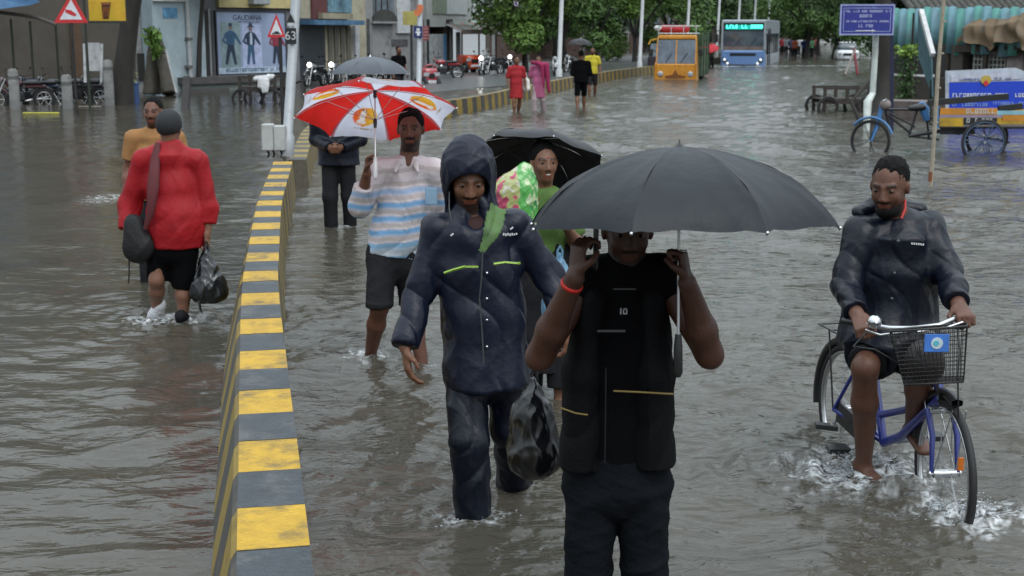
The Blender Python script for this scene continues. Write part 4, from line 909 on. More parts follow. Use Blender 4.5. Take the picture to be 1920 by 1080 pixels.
for k in range(4): plate(795, 53 + 6*k, 802, 55 + 6*k, P2.y - .115, SW if 0 else mat('maroon_print', (.35, .18, .18), .5), 'print_line', r)
r = empty('street_sign', (P2.x, P2.y - .1, 2.4), 'ragged orange board on second lamp post', 'sign'); mb = MB(); o = Vector(r.location)
mb.prism([P(x, y, P2.y - .12) - o for x, y in ((778, 30), (776, 20), (783, 16), (781, 10), (790, 8), (794, 12), (792, 24), (787, 27), (785, 30))], (0, .02, 0), mat('sign_orange', (.55, .16, .06), .5)); mb.build('plate', r)
r = empty('shop_sign', (P(770, 35, 40).x, 40, 2.2), 'small yellow green box sign left of second lamp post', 'sign'); plate(755, 21, 790, 47, 39.6, mat('sign_olive', (.34, .30, .09), .5, var=.2), 'plate', r)
mb = MB(); o = Vector(r.location); mb.tube([P(771, 47, 39.7) - o, Vector((P(771, 47, 39.7).x - o.x, -.3, GROUND - o.z))], .03, DRKMET, 6); mb.build('post', r)
# red triangle warning signs
RED = mat('sign_red', (.50, .025, .03), .4); 
def warn(px0, pxm, px1, pytop, pybot, Y, label, kind, polex, poley):
    r = empty('warning_sign', (P(polex, 150, Y).x, Y, GROUND), label, 'sign', 'red bordered triangular road signs'); o = Vector(r.location)
    A_, B_, C_ = [P(x, y, Y - .06) - o for x, y in ((px0, pybot), (px1, pybot), (pxm, pytop))]; mb = MB(); mb.prism([A_, B_, C_], (0, .02, 0), RED); mb.build('red_border', r)
    g = (A_ + B_ + C_) / 3; A2, B2, C2 = [g.lerp(q, .66) - Vector((0, .004, 0)) for q in (A_, B_, C_)]; mb = MB(); mb.prism([A2, B2, C2], (0, .003, 0), SW); mb.build('white_field', r)
    s_ = (B_ - A_).length; mb = MB()
    if kind == 'hump': mb.prism([Vector((g.x + x*s_, A2.y - .004, A2.z + z*s_ + .01)) for x, z in ((-.24, 0), (.24, 0), (.24, .05), (.16, .07), (.10, .14), (-.06, .15), (-.12, .08), (-.24, .05))], (0, .003, 0), BP)
    else: mb.prism([Vector((g.x + x*s_, A2.y - .004, g.z + z*s_)) for x, z in ((-.16, .10), (.0, .08), (.16, -.04), (.13, -.10), (-.02, -.06), (-.16, .02))], (0, .003, 0), RED)
    mb.build('pictogram', r); mb = MB(); q = P(polex, pybot - 4, Y) - o; mb.tube([(q.x, 0, 0), (q.x, 0, A_.z + s_*.35)], .03, DRKMET, 8); mb.build('post', r)
    return r
warn(101, 133, 165, -14, 43, 33.0, 'large red triangle sign beside yellow tea sign at top left', 'other', 134, 0)
warn(501, 518, 535, 26, 70, 22.0, 'red triangle speed hump sign overlapping the fashion poster', 'hump', 525, 0)
# yellow board with printed tea glass
r = empty('tea_sign', (P(200, 20, 34).x, 34, GROUND), 'yellow board printed with a dark tea glass, on a black pole', 'sign'); o = Vector(r.location)
mb = MB(); a = P(165, -16, 34) - o; b = P(236, 39, 34) - o; mb.box((a.x, -.03, b.z), (b.x, .03, a.z), mat('tea_yellow', (.50, .30, .02), .45, var=.3, vscale=1.2, dirt=(.42, .38, .02, .6), dscale=.9)); mb.build('board', r)
mb = MB(); mb.box((a.x - .03, -.035, b.z - .06), (b.x + .03, .04, b.z), DK); mb.build('bottom_rail', r)
mb = MB(); gl = mat('tea_dark', (.05, .014, .008), .4); mb.prism([P(x, y, 33.96) - o for x, y in ((190, 6), (207, 6), (204, 35), (193, 35))], (0, -.004, 0), gl); mb.prism([P(x, y, 33.95) - o for x, y in ((189, 4), (208, 4), (207, 9), (190, 9))], (0, -.004, 0), mat('tea_rim', (.22, .08, .02), .4))
for x in (194, 198, 202): mb.prism([P(x, 13, 33.94) - o, P(x + 1.6, 13, 33.94) - o, P(x + 1.2, 32, 33.94) - o, P(x + .4, 32, 33.94) - o], (0, -.004, 0), mat('tea_amber', (.35, .12, .02), .4))
mb.build('printed_glass', r); mb = MB(); q = P(166, 150, 34) - o; mb.tube([(q.x, 0, 0), (q.x, 0, a.z + .3)], .035, DK, 8); mb.build('pole', r)

# ================================================================ right-hand side
TEAL = [mat('teal_sheet_%s' % n, c, .5, .1, var=.25, vscale=2.5, dirt=(.20, .25, .30, .7), dscale=1.6) for n, c in (('green', (.10, .30, .27)), ('blue', (.14, .28, .33)), ('pale', (.20, .30, .36)))]
fn = Facade(1672, 39, 1990, 34, 'corrugated_fence', 'teal corrugated sheet fence above the dark wall on the right', 'fence'); fn.box(0, fn.L, -.2, .75, -.25, 0, wallm('dark_wall', (.050, .042, .034), dirt=(.02, .018, .015, .8)), 'base_wall')
x = 0; k = 0; topz = fn.uv(1700, 18)[1]; botz = fn.uv(1700, 84)[1]
while x < fn.L:
    j = rnd.uniform(-.04, .04); vs = []; fs = []; N = 9; wd = .31
    for i in range(N + 1):
        u = x + wd*i/N; n = .05*math.sin(2*math.pi*i/N); ztop = topz + j + .07*abs(math.sin(math.pi*i/N)) - .035
        for z in (botz - (.25 if k % 3 else .0) + j, ztop): vs.append(fn.M @ Vector((u, .05 + n, z))); vs.append(fn.M @ Vector((u, .04 + n, z)))
    for i in range(N): a = i*4; fs += [(a, a+4, a+6, a+2), (a+1, a+3, a+7, a+5), (a+2, a+6, a+7, a+3), (a, a+1, a+5, a+4)]
    mb = MB(); mb.add(vs, fs, TEAL[(k*7 + k//2) % 3], True); mb.build('corrugated_sheet', fn.root); x += wd - .012; k += 1
for px in (1712, 1780, 1850): q = fn.uv(px, 60); fn.box(q[0]-.05, q[0]+.05, -.2, topz - .1, -.05, .02, WOOD, 'post')
fn.box(0, fn.L, botz - .1, botz, -.02, .03, WOOD, 'rail')
# hut behind with lattice and stone pillar
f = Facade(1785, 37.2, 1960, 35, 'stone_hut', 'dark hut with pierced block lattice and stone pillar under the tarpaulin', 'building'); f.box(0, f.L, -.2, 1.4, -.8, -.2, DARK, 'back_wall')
f.pbox(1786, 84, 1800, 190, -.2, .2, wallm('hut_stone', (.07, .06, .05)), 'corner'); lz0 = f.uv(1826, 130, .1); lz1 = f.uv(1886, 100, .1)
for i in range(9):
    for jz in range(4):
        u = lz0[0] + (lz1[0]-lz0[0])*i/8; z = lz0[1] + (lz1[1]-lz0[1])*jz/3
        if jz < 3: f.box(u - .022, u + .022, z, z + (lz1[1]-lz0[1])/3 - .04, .02, .12, mat('lattice_grey', (.24, .24, .22), .8, var=.4), 'lattice_block')
for jz in range(4): z = lz0[1] + (lz1[1]-lz0[1])*jz/3; f.box(lz0[0]-.03, lz1[0]+.03, z - .04, z, .0, .13, mat('lattice_grey', (.24, .24, .22), .8, var=.4), 'lattice_course')
f.pbox(1890, 78, 1911, 190, .0, .25, wallm('pillar_stone', (.24, .21, .20), dirt=(.08, .05, .05, .6), dscale=3), 'stone_pillar'); f.pbox(1790, 84, 1970, 100, -.3, .3, wallm('lintel', (.045, .035, .03)), 'lintel')
tp = empty('tarpaulin', (fn.root.location.x, fn.root.location.y, GROUND), 'brown tarpaulin draped over the top of the teal fence', 'tarpaulin')
u0 = fn.uv(1792, 60, .35)[0]; u1 = fn.L; NU, NZ = 90, 26; vs = []; fs = []
for i in range(NU + 1):
    t = i/NU; u = u0 + (u1-u0)*t; zt = fn.uv(1830, 52, .3)[1] + .32*min(1, t*3) + .10*math.sin(9*t + 1); zb = fn.uv(1830, 84, .3)[1] + .10*math.sin(14*t) + .05*math.sin(31*t)
    if t < .12: zt = zb + (zt - zb)*(.35 + t/.12*.65)
    for j in range(NZ + 1):
        q = j/NZ; z = zb + (zt - zb)*q; n = .30 + .10*math.sin(u*7 + 2*math.sin(z*3)) * (1-q*.6) + .05*math.sin(u*17 + z*4) + .04*math.sin(u*5 + z*11); n -= .30*max(0, q-.75)/.25*.6
        vs.append(fn.M @ Vector((u, n, z)))
for i in range(NU):
    for j in range(NZ): a = i*(NZ+1)+j; fs.append((a, a+NZ+1, a+NZ+2, a+1))
mb = MB(); mb.add(vs, fs, mat('brown_tarpaulin', (.17, .115, .065), .75, var=.3, vscale=2, dirt=(.16, .15, .13, .7), dscale=2.5, crease=.8, cscale=2), True); mb.build('tarpaulin_cloth', tp)
rf = empty('tiled_roof', P(1880, 20, 42), 'edge of a dark mossy tiled roof above the teal fence', 'roof'); o = Vector(rf.location)
for i in range(34): mb = MB(); x0 = -3.2 + i*.2; mb.tube([(x0, -1.5, -.02), (x0, 1.5, 1.1)], .11, mat('roof_tile', (.05, .05, .042), .8, var=.5, vscale=4), 7); mb.build('roof_tile', rf)
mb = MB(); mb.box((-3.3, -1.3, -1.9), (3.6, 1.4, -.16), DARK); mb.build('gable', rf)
# tree trunk beside the sign post (pollarded)
b = P(1662, 190, 30); r = empty('tree', (b.x, 30, GROUND), 'thick dark leaning tree trunk behind the white sign post', 'tree'); o = Vector(r.location); mb = MB()
mb.tube([P(1640, 268, 29.5) - o, P(1648, 225, 29.6) - o, P(1658, 180, 30) - o, P(1660, 120, 30) - o, P(1658, 40, 30) - o, P(1650, -60, 30) - o], [.30, .24, .20, .19, .18, .15], BARK, 12); mb.build('trunk', r)
mb = MB(); mb.tube([P(1655, 215, 29.6) - o, P(1618, 240, 29.2) - o, P(1604, 268, 29) - o], [.14, .12, .07], BARK, 8); mb.build('root_limb', r)
mb = MB(); mb.tube([P(1622, 250, 29) - o, P(1596, 190, 29.2) - o, P(1632, 150, 29.6) - o], [.05, .04, .05], BARK, 8); mb.build('branch', r)
rs = np.random.RandomState(8)
vn = empty('creeper', P(1700, 130, 36.5), 'green creeper hanging down the dark wall below the teal fence', 'plant'); mb = MB()
for i in range(900):
    t = rs.rand(); v = Vector((rs.normal(0, .17 - .08*t), rs.normal(0, .08), .6 - 1.5*t**1.2)); a_ = Vector(rs.normal(0, .04, 3)); b_ = Vector(rs.normal(0, .04, 3)); mb.quad([v, v + a_, v + a_ + b_, v + b_], mat('leaf_lime', (.14, .24, .03), .5, var=.4) if t < .22 else LG3)
mb.build('leaves', vn); mb = MB(); mb.tube([(0, .05, .5), (.05, .05, -.3), (0, .05, -1)], .02, BARK, 5); mb.build('stem', vn)
# direction board
b = P(1622, 232, 27.7); r = empty('direction_board', (b.x, 27.7, GROUND), 'dark blue direction board with white border and arrow on bent white pole', 'sign'); o = Vector(r.location)
a = P(1575, 8, 27.5) - o; c = P(1674, 66, 27.5) - o; BM = Matrix.Rotation(R(-1.2), 4, 'Y'); mb = MB(); NB = mat('board_navy', (.022, .030, .22), .35, var=.12); mb.box((a.x, -.25, c.z), (c.x, -.22, a.z), NB); mb.build('board', r)
mb = MB(); wl = mat('board_line', (.28, .32, .52), .4); y = -.254; w_ = c.x - a.x; h_ = a.z - c.z
for g, t in ((.0, .03), (.07, .012)):
    mb.box((a.x+g, y, a.z-g-t), (c.x-g, y+.004, a.z-g), wl); mb.box((a.x+g, y, c.z+g), (c.x-g, y+.004, c.z+g+t), wl); mb.box((a.x+g, y-.0007, c.z+g+t), (a.x+g+t, y+.003, a.z-g-t), wl); mb.box((c.x-g-t, y-.0007, c.z+g+t), (c.x-g, y+.003, a.z-g-t), wl)
mb.build('border', r)
def wl_(parent, x0, x1, z, h, seed, m, y=-.254):
    mb = MB(); glyphs(mb, Matrix.Identity(4), x0, x1, z, h, m, seed, y); ob = mb.build('lettering', parent); ob['kind'] = 'stuff'
for i, (u0, u1, v, hh, lit) in enumerate(((.30, .66, .86, .035, 0), (.10, .90, .74, .06, 1), (.36, .62, .58, .075, 1), (.12, .88, .42, .05, 1), (.35, .62, .26, .075, 1))): wl_(r, a.x + w_*u0, a.x + w_*u1, c.z + h_*v, h_*hh*1.2, 20 + i, mat('board_text', (.40, .42, .60), .4) if lit else wl)
mb = MB(); z = c.z + h_*.12; mb.box((a.x + w_*.30, y, z), (a.x + w_*.60, y+.004, z + .025), SW); mb.prism([(a.x + w_*.60, y, z - .02), (a.x + w_*.67, y, z + .012), (a.x + w_*.60, y, z + .045)], (0, .004, 0), SW); mb.build('arrow', r)
mb = MB(); wp = mat('white_square_pole', (.50, .55, .52), .5, dirt=(.25, .25, .2, .5), dscale=5); mb.tube([P(1642, 66, 27.7) - o, P(1641, 96, 27.7) - o, P(1636, 178, 27.7) - o], .062, wp, 8); mb.build('upper_pole', r)
mb = MB(); mb.tube([P(1636, 176, 27.7) - o, P(1627, 190, 27.5) - o, P(1624, 262, 27.5) - o], [.062, .085, .06], wp, 8); mb.build('lower_pole', r)
mb = MB(); q0 = P(1672, 5, 27.8) - o; mb.bar(q0, Vector((P(1672, 210, 28).x - o.x, .2, 0)), .06, .06, mat('navy_post', (.012, .016, .05), .5)); mb.build('rear_post', r)
# edge-on teal signboard with white edge
r = empty('tilted_signboard', P(1740, 180, 31), 'teal signboard seen edge-on with a slanting white top edge', 'sign'); o = Vector(r.location)
E0, E1 = P(1727, 20, 31) - o, P(1749, 103, 30) - o; mb = MB(); mb.bar(E0, E1, .10, .10, mat('white_edge', (.5, .5, .5), .6)); mb.build('white_edge', r)
mb = MB(); mb.prism([E0 + Vector((-.06, .05, 0)), E1 + Vector((-.02, .05, 0)), P(1748, 182, 30.1) - o, P(1722, 108, 31.4) - o], (.04, .05, 0), mat('teal_board', (.05, .14, .17), .5, var=.3)); mb.build('board', r)
mb = MB(); t = P(1747, 150, 30.2) - o; mb.tube([t, Vector((t.x, t.y, GROUND - o.z))], .04, DK, 6); mb.build('post', r)
# bamboo pole
b = P(1745, 345, 17.3); r = empty('bamboo_pole', (b.x, b.y, GROUND), 'thin bamboo pole standing upright in the water behind the cyclist', 'pole'); o = Vector(r.location); mb = MB()
mb.tube([P(1745, 350, 17.3) - o, P(1752, 250, 17.3) - o, P(1760, 120, 17.3) - o, P(1772, -30, 17.3) - o, P(1780, -160, 17.3) - o], [.028, .027, .026, .024, .02], mat('bamboo', (.30, .26, .20), .6, var=.25, vscale=9), 9); mb.build('pole', r)
mb = MB(); mb.tube([P(1744.5, 340, 17.3) - o, P(1746, 322, 17.3) - o], .031, mat('rust_band', (.20, .07, .03), .7), 9); mb.build('painted_band', r)
mb = MB()
for py in (300, 230, 165, 100, 40): q = P(1745 + (350-py)*.082, py, 17.3) - o; mb.tube([q - Vector((0, 0, .012)), q, q + Vector((0, 0, .012))], [.027, .031, .027], mat('bamboo', (.30, .26, .20), .6), 9)
mb.build('nodes', r)['kind'] = 'stuff'
# large blue public signboard
r = empty('blue_signboard', (P(1850, 230, 29).x, 29, GROUND), 'large bright blue signboard with white header and round emblem', 'sign'); o = Vector(r.location)
def poly_(pts, Y, m, name, th=.03): mb = MB(); mb.prism([P(x, y, Y) - o for x, y in pts], (0, th, 0), m); return mb.build(name, r)
poly_([(1773, 133), (1905, 127), (1960, 150), (1960, 245), (1773, 240)], 29, mat('signboard_frame', (.40, .44, .50), .4), 'frame'); poly_([(1776, 137), (1904, 131), (1960, 154), (1960, 242), (1777, 238)], 28.99, mat('signboard_white', (.40, .44, .52), .4), 'face', .02)
poly_([(1780, 155), (1960, 151), (1960, 240), (1780, 236)], 28.975, mat('signboard_blue', (.012, .05, .48), .35, var=.1), 'blue_field', .01)
poly_([(1783, 141), (1895, 136), (1915, 148), (1783, 154)], 28.972, mat('signboard_header', (.45, .47, .55), .4), 'header', .008)
mb = MB(); q = P(1849, 150, 28.95) - o; mb.prism([(q.x + .115*math.cos(t), q.y, q.z + .10*math.sin(t)) for t in np.linspace(0, 6.28, 15)[:-1]], (0, .01, 0), mat('emblem_gold', (.40, .30, .06), .4)); mb.prism([(q.x + .05*math.cos(t), q.y - .004, q.z - .07 + .06*math.sin(t)) for t in np.linspace(0, 6.28, 11)[:-1]], (0, .006, 0), RED); mb.build('emblem', r)
def gl_(x0, x1, y, hpx, seed, m):
    A_ = P(x0, y, 28.96) - o; B_ = P(x1, y, 28.96) - o; mb = MB(); glyphs(mb, Matrix.Identity(4), A_.x, B_.x, A_.z, hpx*29/2500, m, seed, A_.y); ob = mb.build('lettering', r); ob['kind'] = 'stuff'
gl_(1796, 1836, 151, 4, 31, mat('header_ink', (.10, .12, .30), .4)); gl_(1864, 1900, 149, 4, 32, mat('header_ink', (.10, .12, .30), .4)); gl_(1786, 1925, 182, 7, 33, SW); gl_(1786, 1850, 199, 6, 34, mat('pale_blue_print', (.20, .30, .60), .4)); gl_(1862, 1925, 196, 5, 35, mat('pale_blue_print', (.20, .30, .60), .4))
for px in (1795, 1915): mb = MB(); t = P(px, 236, 29.05) - o; mb.tube([(t.x, .08, 0), (t.x, .08, t.z + .8)], .04, DRKMET, 6); mb.build('leg', r)
# low wall and debris behind the cart
f = Facade(1655, 31.5, 1990, 29.8, 'low_plinth', 'low crumbling concrete plinth behind the cargo tricycle', 'wall'); f.box(0, f.L, -.2, .42, -.9, 0, wallm('plinth', (.15, .125, .115), dirt=(.06, .045, .04, .8)), 'plinth_face')
for x0, x1, lb, cc in ((1608, 1601, 'thin red stick leaning beside the dark tree trunk', (.16, .02, .03)), (1585, 1603, 'pale stick leaning toward the white car', (.22, .19, .17))):
    r = empty('leaning_stick', P(x0, 138, 36), lb, 'stick'); mb = MB(); o = Vector(r.location); mb.tube([P(x0, 140, 36) - o, P(x1, 92, 36.4) - o], .035, mat(lb.split()[1] + '_stick', cc, .7), 6); mb.build('rod', r)
# ================================================================ cloth materials
def cloth(name, col, rough=.7, var=.18, bump=.25, bs=90, spec=.35, coat=0, cr=.4, cs=4.5): return mat(name, col, rough, var=var, vscale=7, bump=bump, bscale=bs, spec=spec, coat=coat, crease=cr, cscale=cs)
NAVY = cloth('wet_navy_nylon', (.0055, .0082, .020), .38, bump=.15, bs=40, spec=.28, cr=.6, cs=3.2)
NAVY2 = cloth('dark_navy_nylon', (.0040, .0058, .0130), .36, bump=.15, bs=40, spec=.28, cr=.6, cs=3.4)
BLACKC = cloth('black_cotton', (.0030, .0030, .0036), .9, spec=.08)
BLACKV = cloth('black_vest', (.0040, .0040, .0048), .8, spec=.12)
JEANS = cloth('black_jeans', (.0045, .0058, .0082), .85, spec=.12)
LIME = mat('lime_reflective', (.22, .36, .04), .45, var=.15)
GREENL = mat('green_lining', (.055, .12, .025), .6, var=.3, vscale=12, dirt=(.04, .09, .03, .6), dscale=9)
REDJ = cloth('red_jacket_nylon', (.29, .007, .012), .6, bump=.15, bs=40, spec=.3, cr=.5, cs=2.6)
TAN = cloth('ochre_shirt', (.30, .15, .055), .8)
PLBAG = mat('black_polythene', (.006, .0065, .008), .2, var=.2, spec=.6, coat=.25, crease=1.0, cscale=9)
STRIPE = mat('striped_shirt', (1, 1, 1), .75, var=.07, vscale=14, attr='Col', bump=.15, bscale=60, spec=.25, crease=.7, cscale=4)
GREYT = cloth('dark_grey_trousers', (.013, .013, .015), .8, spec=.15)
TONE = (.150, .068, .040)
Z = np.array((0, 0, 1.0))
def fold_disp(amp, freq, seed, aniso=(1, 1, .55), big=.006, pleat=.0):
    return lambda v, n: pleat * (np.abs(np.sin((v[:, 0] + .6*v[:, 1])*17 + 2.2*np.sin(v[:, 2]*5 + seed) + 1.1*np.sin(v[:, 2]*13)))**.6 - .6) + 1.25 * amp * (folds(v, freq*.55, seed, aniso) - .22) * 2.6 + big * .55 * lump(v, 1.1, seed)
def slope(s, J, r=.06, up=.0):
    nk = arr(J['neck']) - Z*(.015 - up)
    for X in 'RL': s.ec(nk, arr(J['sh' + X]), r*.95, r, k=.05)
def sleeve(s, sh, el, wr, r0, r1, r2, k=.03, end=1.0):
    sh, el, wr = arr(sh), arr(el), arr(wr); e = lerp(el, wr, end)
    s.ec(sh, el, r0, r1, k=k); s.ec(el, e, r1, r2, k=k*.8, flat=(0, 1))

# ---------------------------------------------------------------- A: man in front under the black umbrella
def man_front():
    Y = 4.3; D = {}
    J = dict(head=P(1177, 428, Y), face=(0.02, -1, -.16), neck=P(1172, 492, Y), shR=P(1102, 516, Y), shL=P(1244, 512, Y),
             elR=P(1012, 668, Y - .14), elL=P(1330, 664, Y - .14), wrR=P(1078, 520, Y - .30), wrL=P(1288, 530, Y - .24),
             pelvis=P(1157, 890, Y), hipR=P(1108, 930, Y), hipL=P(1206, 930, Y))
    for X, px in (('R', 1103), ('L', 1208)):
        J['kn' + X] = P(px, 1140, Y - .02); J['an' + X] = Vector((P(px - (6 if X == 'R' else -2), 1140, Y).x, Y + .02 + (.12 if X == 'R' else -.1), GROUND + .08))
    J['arm'] = 1.12
    J['handR'] = dict(d=(.12, .10, 1), pn=(.8, .45, .1), th=(-.2, -.2, .0) if 0 else (.3, -1, 0), curl=.95, thumb=.7)
    J['handL'] = dict(d=(-.15, .15, 1), pn=(-.9, .3, 0), th=(-.4, -1, 0), curl=1.6, thumb=.95)
    root = person_root((J['pelvis'].x, Y), 'man in black sleeveless vest and black jeans walking in front, holding a black umbrella')
    s, at, A = body_basic(.0055, J, 1.0)
    sobj('body', s, SKIN, root, color=skin_color((.066, .028, .018), at, A, .75, .9), it=2)  # skin tone darkened to carry the umbrella's shade
    eyes(at, A, root); haircap(J['head'], J['face'], root)
    t = Sdf(.0065); nk = arr(J['neck']); side = (1, 0, 0)
    shR, shL = arr(J['shR']), arr(J['shL']); c = (shR + shL) / 2
    t.ec(P(1168, 620, Y), P(1166, 700, Y), (.148, .10), (.150, .105), k=.06, side=side)
    t.ec(P(1170, 560, Y), P(1168, 640, Y), (.12, .09), (.148, .10), k=.05, side=side)
    t.ec(P(1163, 700, Y), P(1158, 884, Y), (.150, .105), (.178, .115), k=.04, side=side, flat=(0, 1))
    slope(t, J, .056)
    t.ec(nk + Z*.01, nk - Z*.06, .072, .09, k=.03, flat=(1, 0))
    for sh, el in ((shR, arr(J['elR'])), (shL, arr(J['elL']))): t.ec(sh, lerp(sh, el, .30), .066, .062, k=.03, flat=(0, 1))
    sh_ = sobj('shirt', t, BLACKC, root, disp=fold_disp(.006, 1.2, 1), it=2)
    v = Sdf(.0065)                                   # open vest hanging over the shirt
    for px0, px1, py1, w in ((1112, 1092, 874, .058), (1224, 1226, 870, .062)):
        v.ec(P(px0, 560, Y - .03), P(px1, 700, Y - .045), (w*.8, .075), (w, .088), k=.03, side=side)
        v.ec(P(px1, 700, Y - .045), P(px1 - 4, py1, Y - .045), (w, .088), (w + .012, .098), k=.03, side=side, flat=(0, 1))
    sobj('vest', v, BLACKV, root, disp=fold_disp(.006, 1.6, 5, (1.5, 1, .3), .004, .010), it=2)
    b = Sdf(.0065); pv = arr(J['pelvis'])
    b.ec(pv + Z*.05, pv - Z*.04, (.178, .118), (.192, .124), k=.05, side=side)
    for X in 'RL':
        hp, kn, an = arr(J['hip' + X]), arr(J['kn' + X]), arr(J['an' + X])
        b.ec(hp + Z*.03, kn, (.094, .103), (.080, .09), k=.006, side=side); b.ec(kn, an - Z*.02, (.080, .09), (.07, .075), k=.006, side=side, flat=(0, 1))
    sobj('jeans', b, JEANS, root, disp=fold_disp(.009, 1.4, 9, (.7, .7, 1.8), .004, .004), it=2)
    o = Vector(root.location); gold = mat('gold_piping', (.20, .14, .04), .5, var=.2)
    mb = MB(); yf = Y - .185
    mb.tube([P(1150, 733, yf) - o, P(1195, 735, yf - .003) - o, P(1262, 739, yf + .03) - o], .0034, gold, 6)
    mb.tube([P(1052, 765, yf + .04) - o, P(1080, 775, yf + .02) - o, P(1102, 778, yf) - o], .003, gold, 6); mb.build('pocket_piping', root)
    mb = MB(); zp = mat('zip_metal', (.03, .03, .034), .3, .6)
    mb.tube([P(1136, 690, yf) - o, P(1136, 730, yf) - o, P(1134, 868, yf) - o], .0022, zp, 6); mb.build('zip', root)
    mb = MB(); wm = mat('grey_print', (.30, .30, .32), .6)
    for x0, x1, y0, y1 in ((1163, 1165, 578, 589), (1168, 1170, 578, 589), (1168, 1176, 578, 580), (1174, 1176, 578, 589), (1168, 1176, 587, 589)):
        a = P(x0, y0, yf + .028) - o; c_ = P(x1, y1, yf + .028) - o; mb.box((a.x, a.y - .003, c_.z), (c_.x, a.y + .003, a.z), wm)
    mb.box(tuple(P(1150, 541, yf + .03) - o), tuple(P(1192, 543, yf + .034) - o), mat('dim_print', (.05, .05, .055), .6)); 
    a = P(1120, 619, yf + .02) - o; c_ = P(1172, 622, yf + .026) - o; mb.box(tuple(a), tuple(c_), mat('dim_print', (.05, .05, .055), .6)); mb.build('chest_print', root)['kind'] = 'stuff'
    # red wristband
    wr = arr(J['wrR']); el = arr(J['elR']); d = unit(wr - el); mb = MB(); p = wr - d*.030
    Mx = Matrix.Translation(Vector(p) - o) @ Vector(d).to_track_quat('Y', 'Z').to_matrix().to_4x4()
    mb.torus((0, 0, 0), .0315, .0048, mat('red_thread', (.55, .02, .012), .55), 'y', 22, 6, Mx, flat=1.7); mb.build('wristband', root)
    # silver ring on the gripping hand
    q = arr(P(1282, 470, Y - .33)); mb = MB(); mb.torus(Vector(q) - o, .0085, .0022, CHROME, 'z', 14, 6); mb.build('ring', root)
    # phone in the other hand
    ph = empty('phone', P(1118, 468, Y - .26), 'black phone held in raised hand of man in black vest', 'phone')
    mb = MB(); mb.box((-.008, -.035, -.06), (.003, .035, .085), BLKPL, bev=.006); mb.build('phone_case', ph)
    mb = MB(); mb.box((.0035, -.03, -.05), (.005, .03, .075), mat('dark_glass', (.01, .012, .015), .08, var=.05)); mb.build('screen', ph)
    return J
JA = man_front()

# black umbrella of the front man
GREYU = umb_mat('dark_grey_umbrella_cloth', .48)
cg = (.011, .0145, .019)
ua = umbrella('large dark grey umbrella held over man in black vest', P(1274, 275, 4.10), (-.005, .10, 1), .488, .235, lambda i, u, t: cg, GREYU, rot=R(22.5 + 0), shaft=.60, white_shaft=True, nseg=26, ribm=BLKPL)

# crinkled polythene bag at his hip
def poly_bag(name, label, top, bot, w, dpt, seed, m=PLBAG, tail=True, group=None, h=.007, wide=.62):
    top, bot = arr(top), arr(bot); r = empty(name, tuple(bot), label, 'bag', group)
    s = Sdf(h); mid = lerp(top, bot, wide)
    s.ec(lerp(top, bot, .05), lerp(top, bot, .35), (w*.16, dpt*.3), (w*.55, dpt*.7), k=.05)
    s.ell(mid, (w, dpt, abs(top[2] - bot[2])*(1 - wide)*1.02), k=.07)
    s.ell(lerp(top, bot, .84), (w*1.02, dpt*.95, abs(top[2] - bot[2])*.16), k=.07)
    sobj('sack', s, m, r, disp=lambda v, n: .020*(folds(v, 1.0, seed, (1.3, 1.3, .6)) - .25)*2 + .010*lump(v, 1.2, seed), it=1)
    mb = MB(); b = Vector(r.location)
    for sx in (-1, 1): mb.tube([Vector(lerp(top, bot, .12)) - b + Vector((sx*w*.1, 0, 0)), Vector(top) - b + Vector((sx*.012, 0, .0)), Vector(top) - b + Vector((0, 0, .025))], [.012, .006, .004], m, 6)
    mb.build('bag_handle', r)
    if tail:
        mb = MB(); p = Vector(lerp(top, bot, .95)) - b; mb.tube([p + Vector((-w*.55, -.02, 0)), p + Vector((-w*.5, -.03, -.06)), p + Vector((-w*.38, -.03, -.10))], [.012, .009, .002], m, 6, sq=(1, .35)); mb.build('loose_end', r)
    return r
poly_bag('polythene_bag', 'crumpled shiny black bag hanging beside black jeans of man in front', P(1000, 700, 4.6), P(1002, 890, 4.6), .088, .075, 3, tail=False)

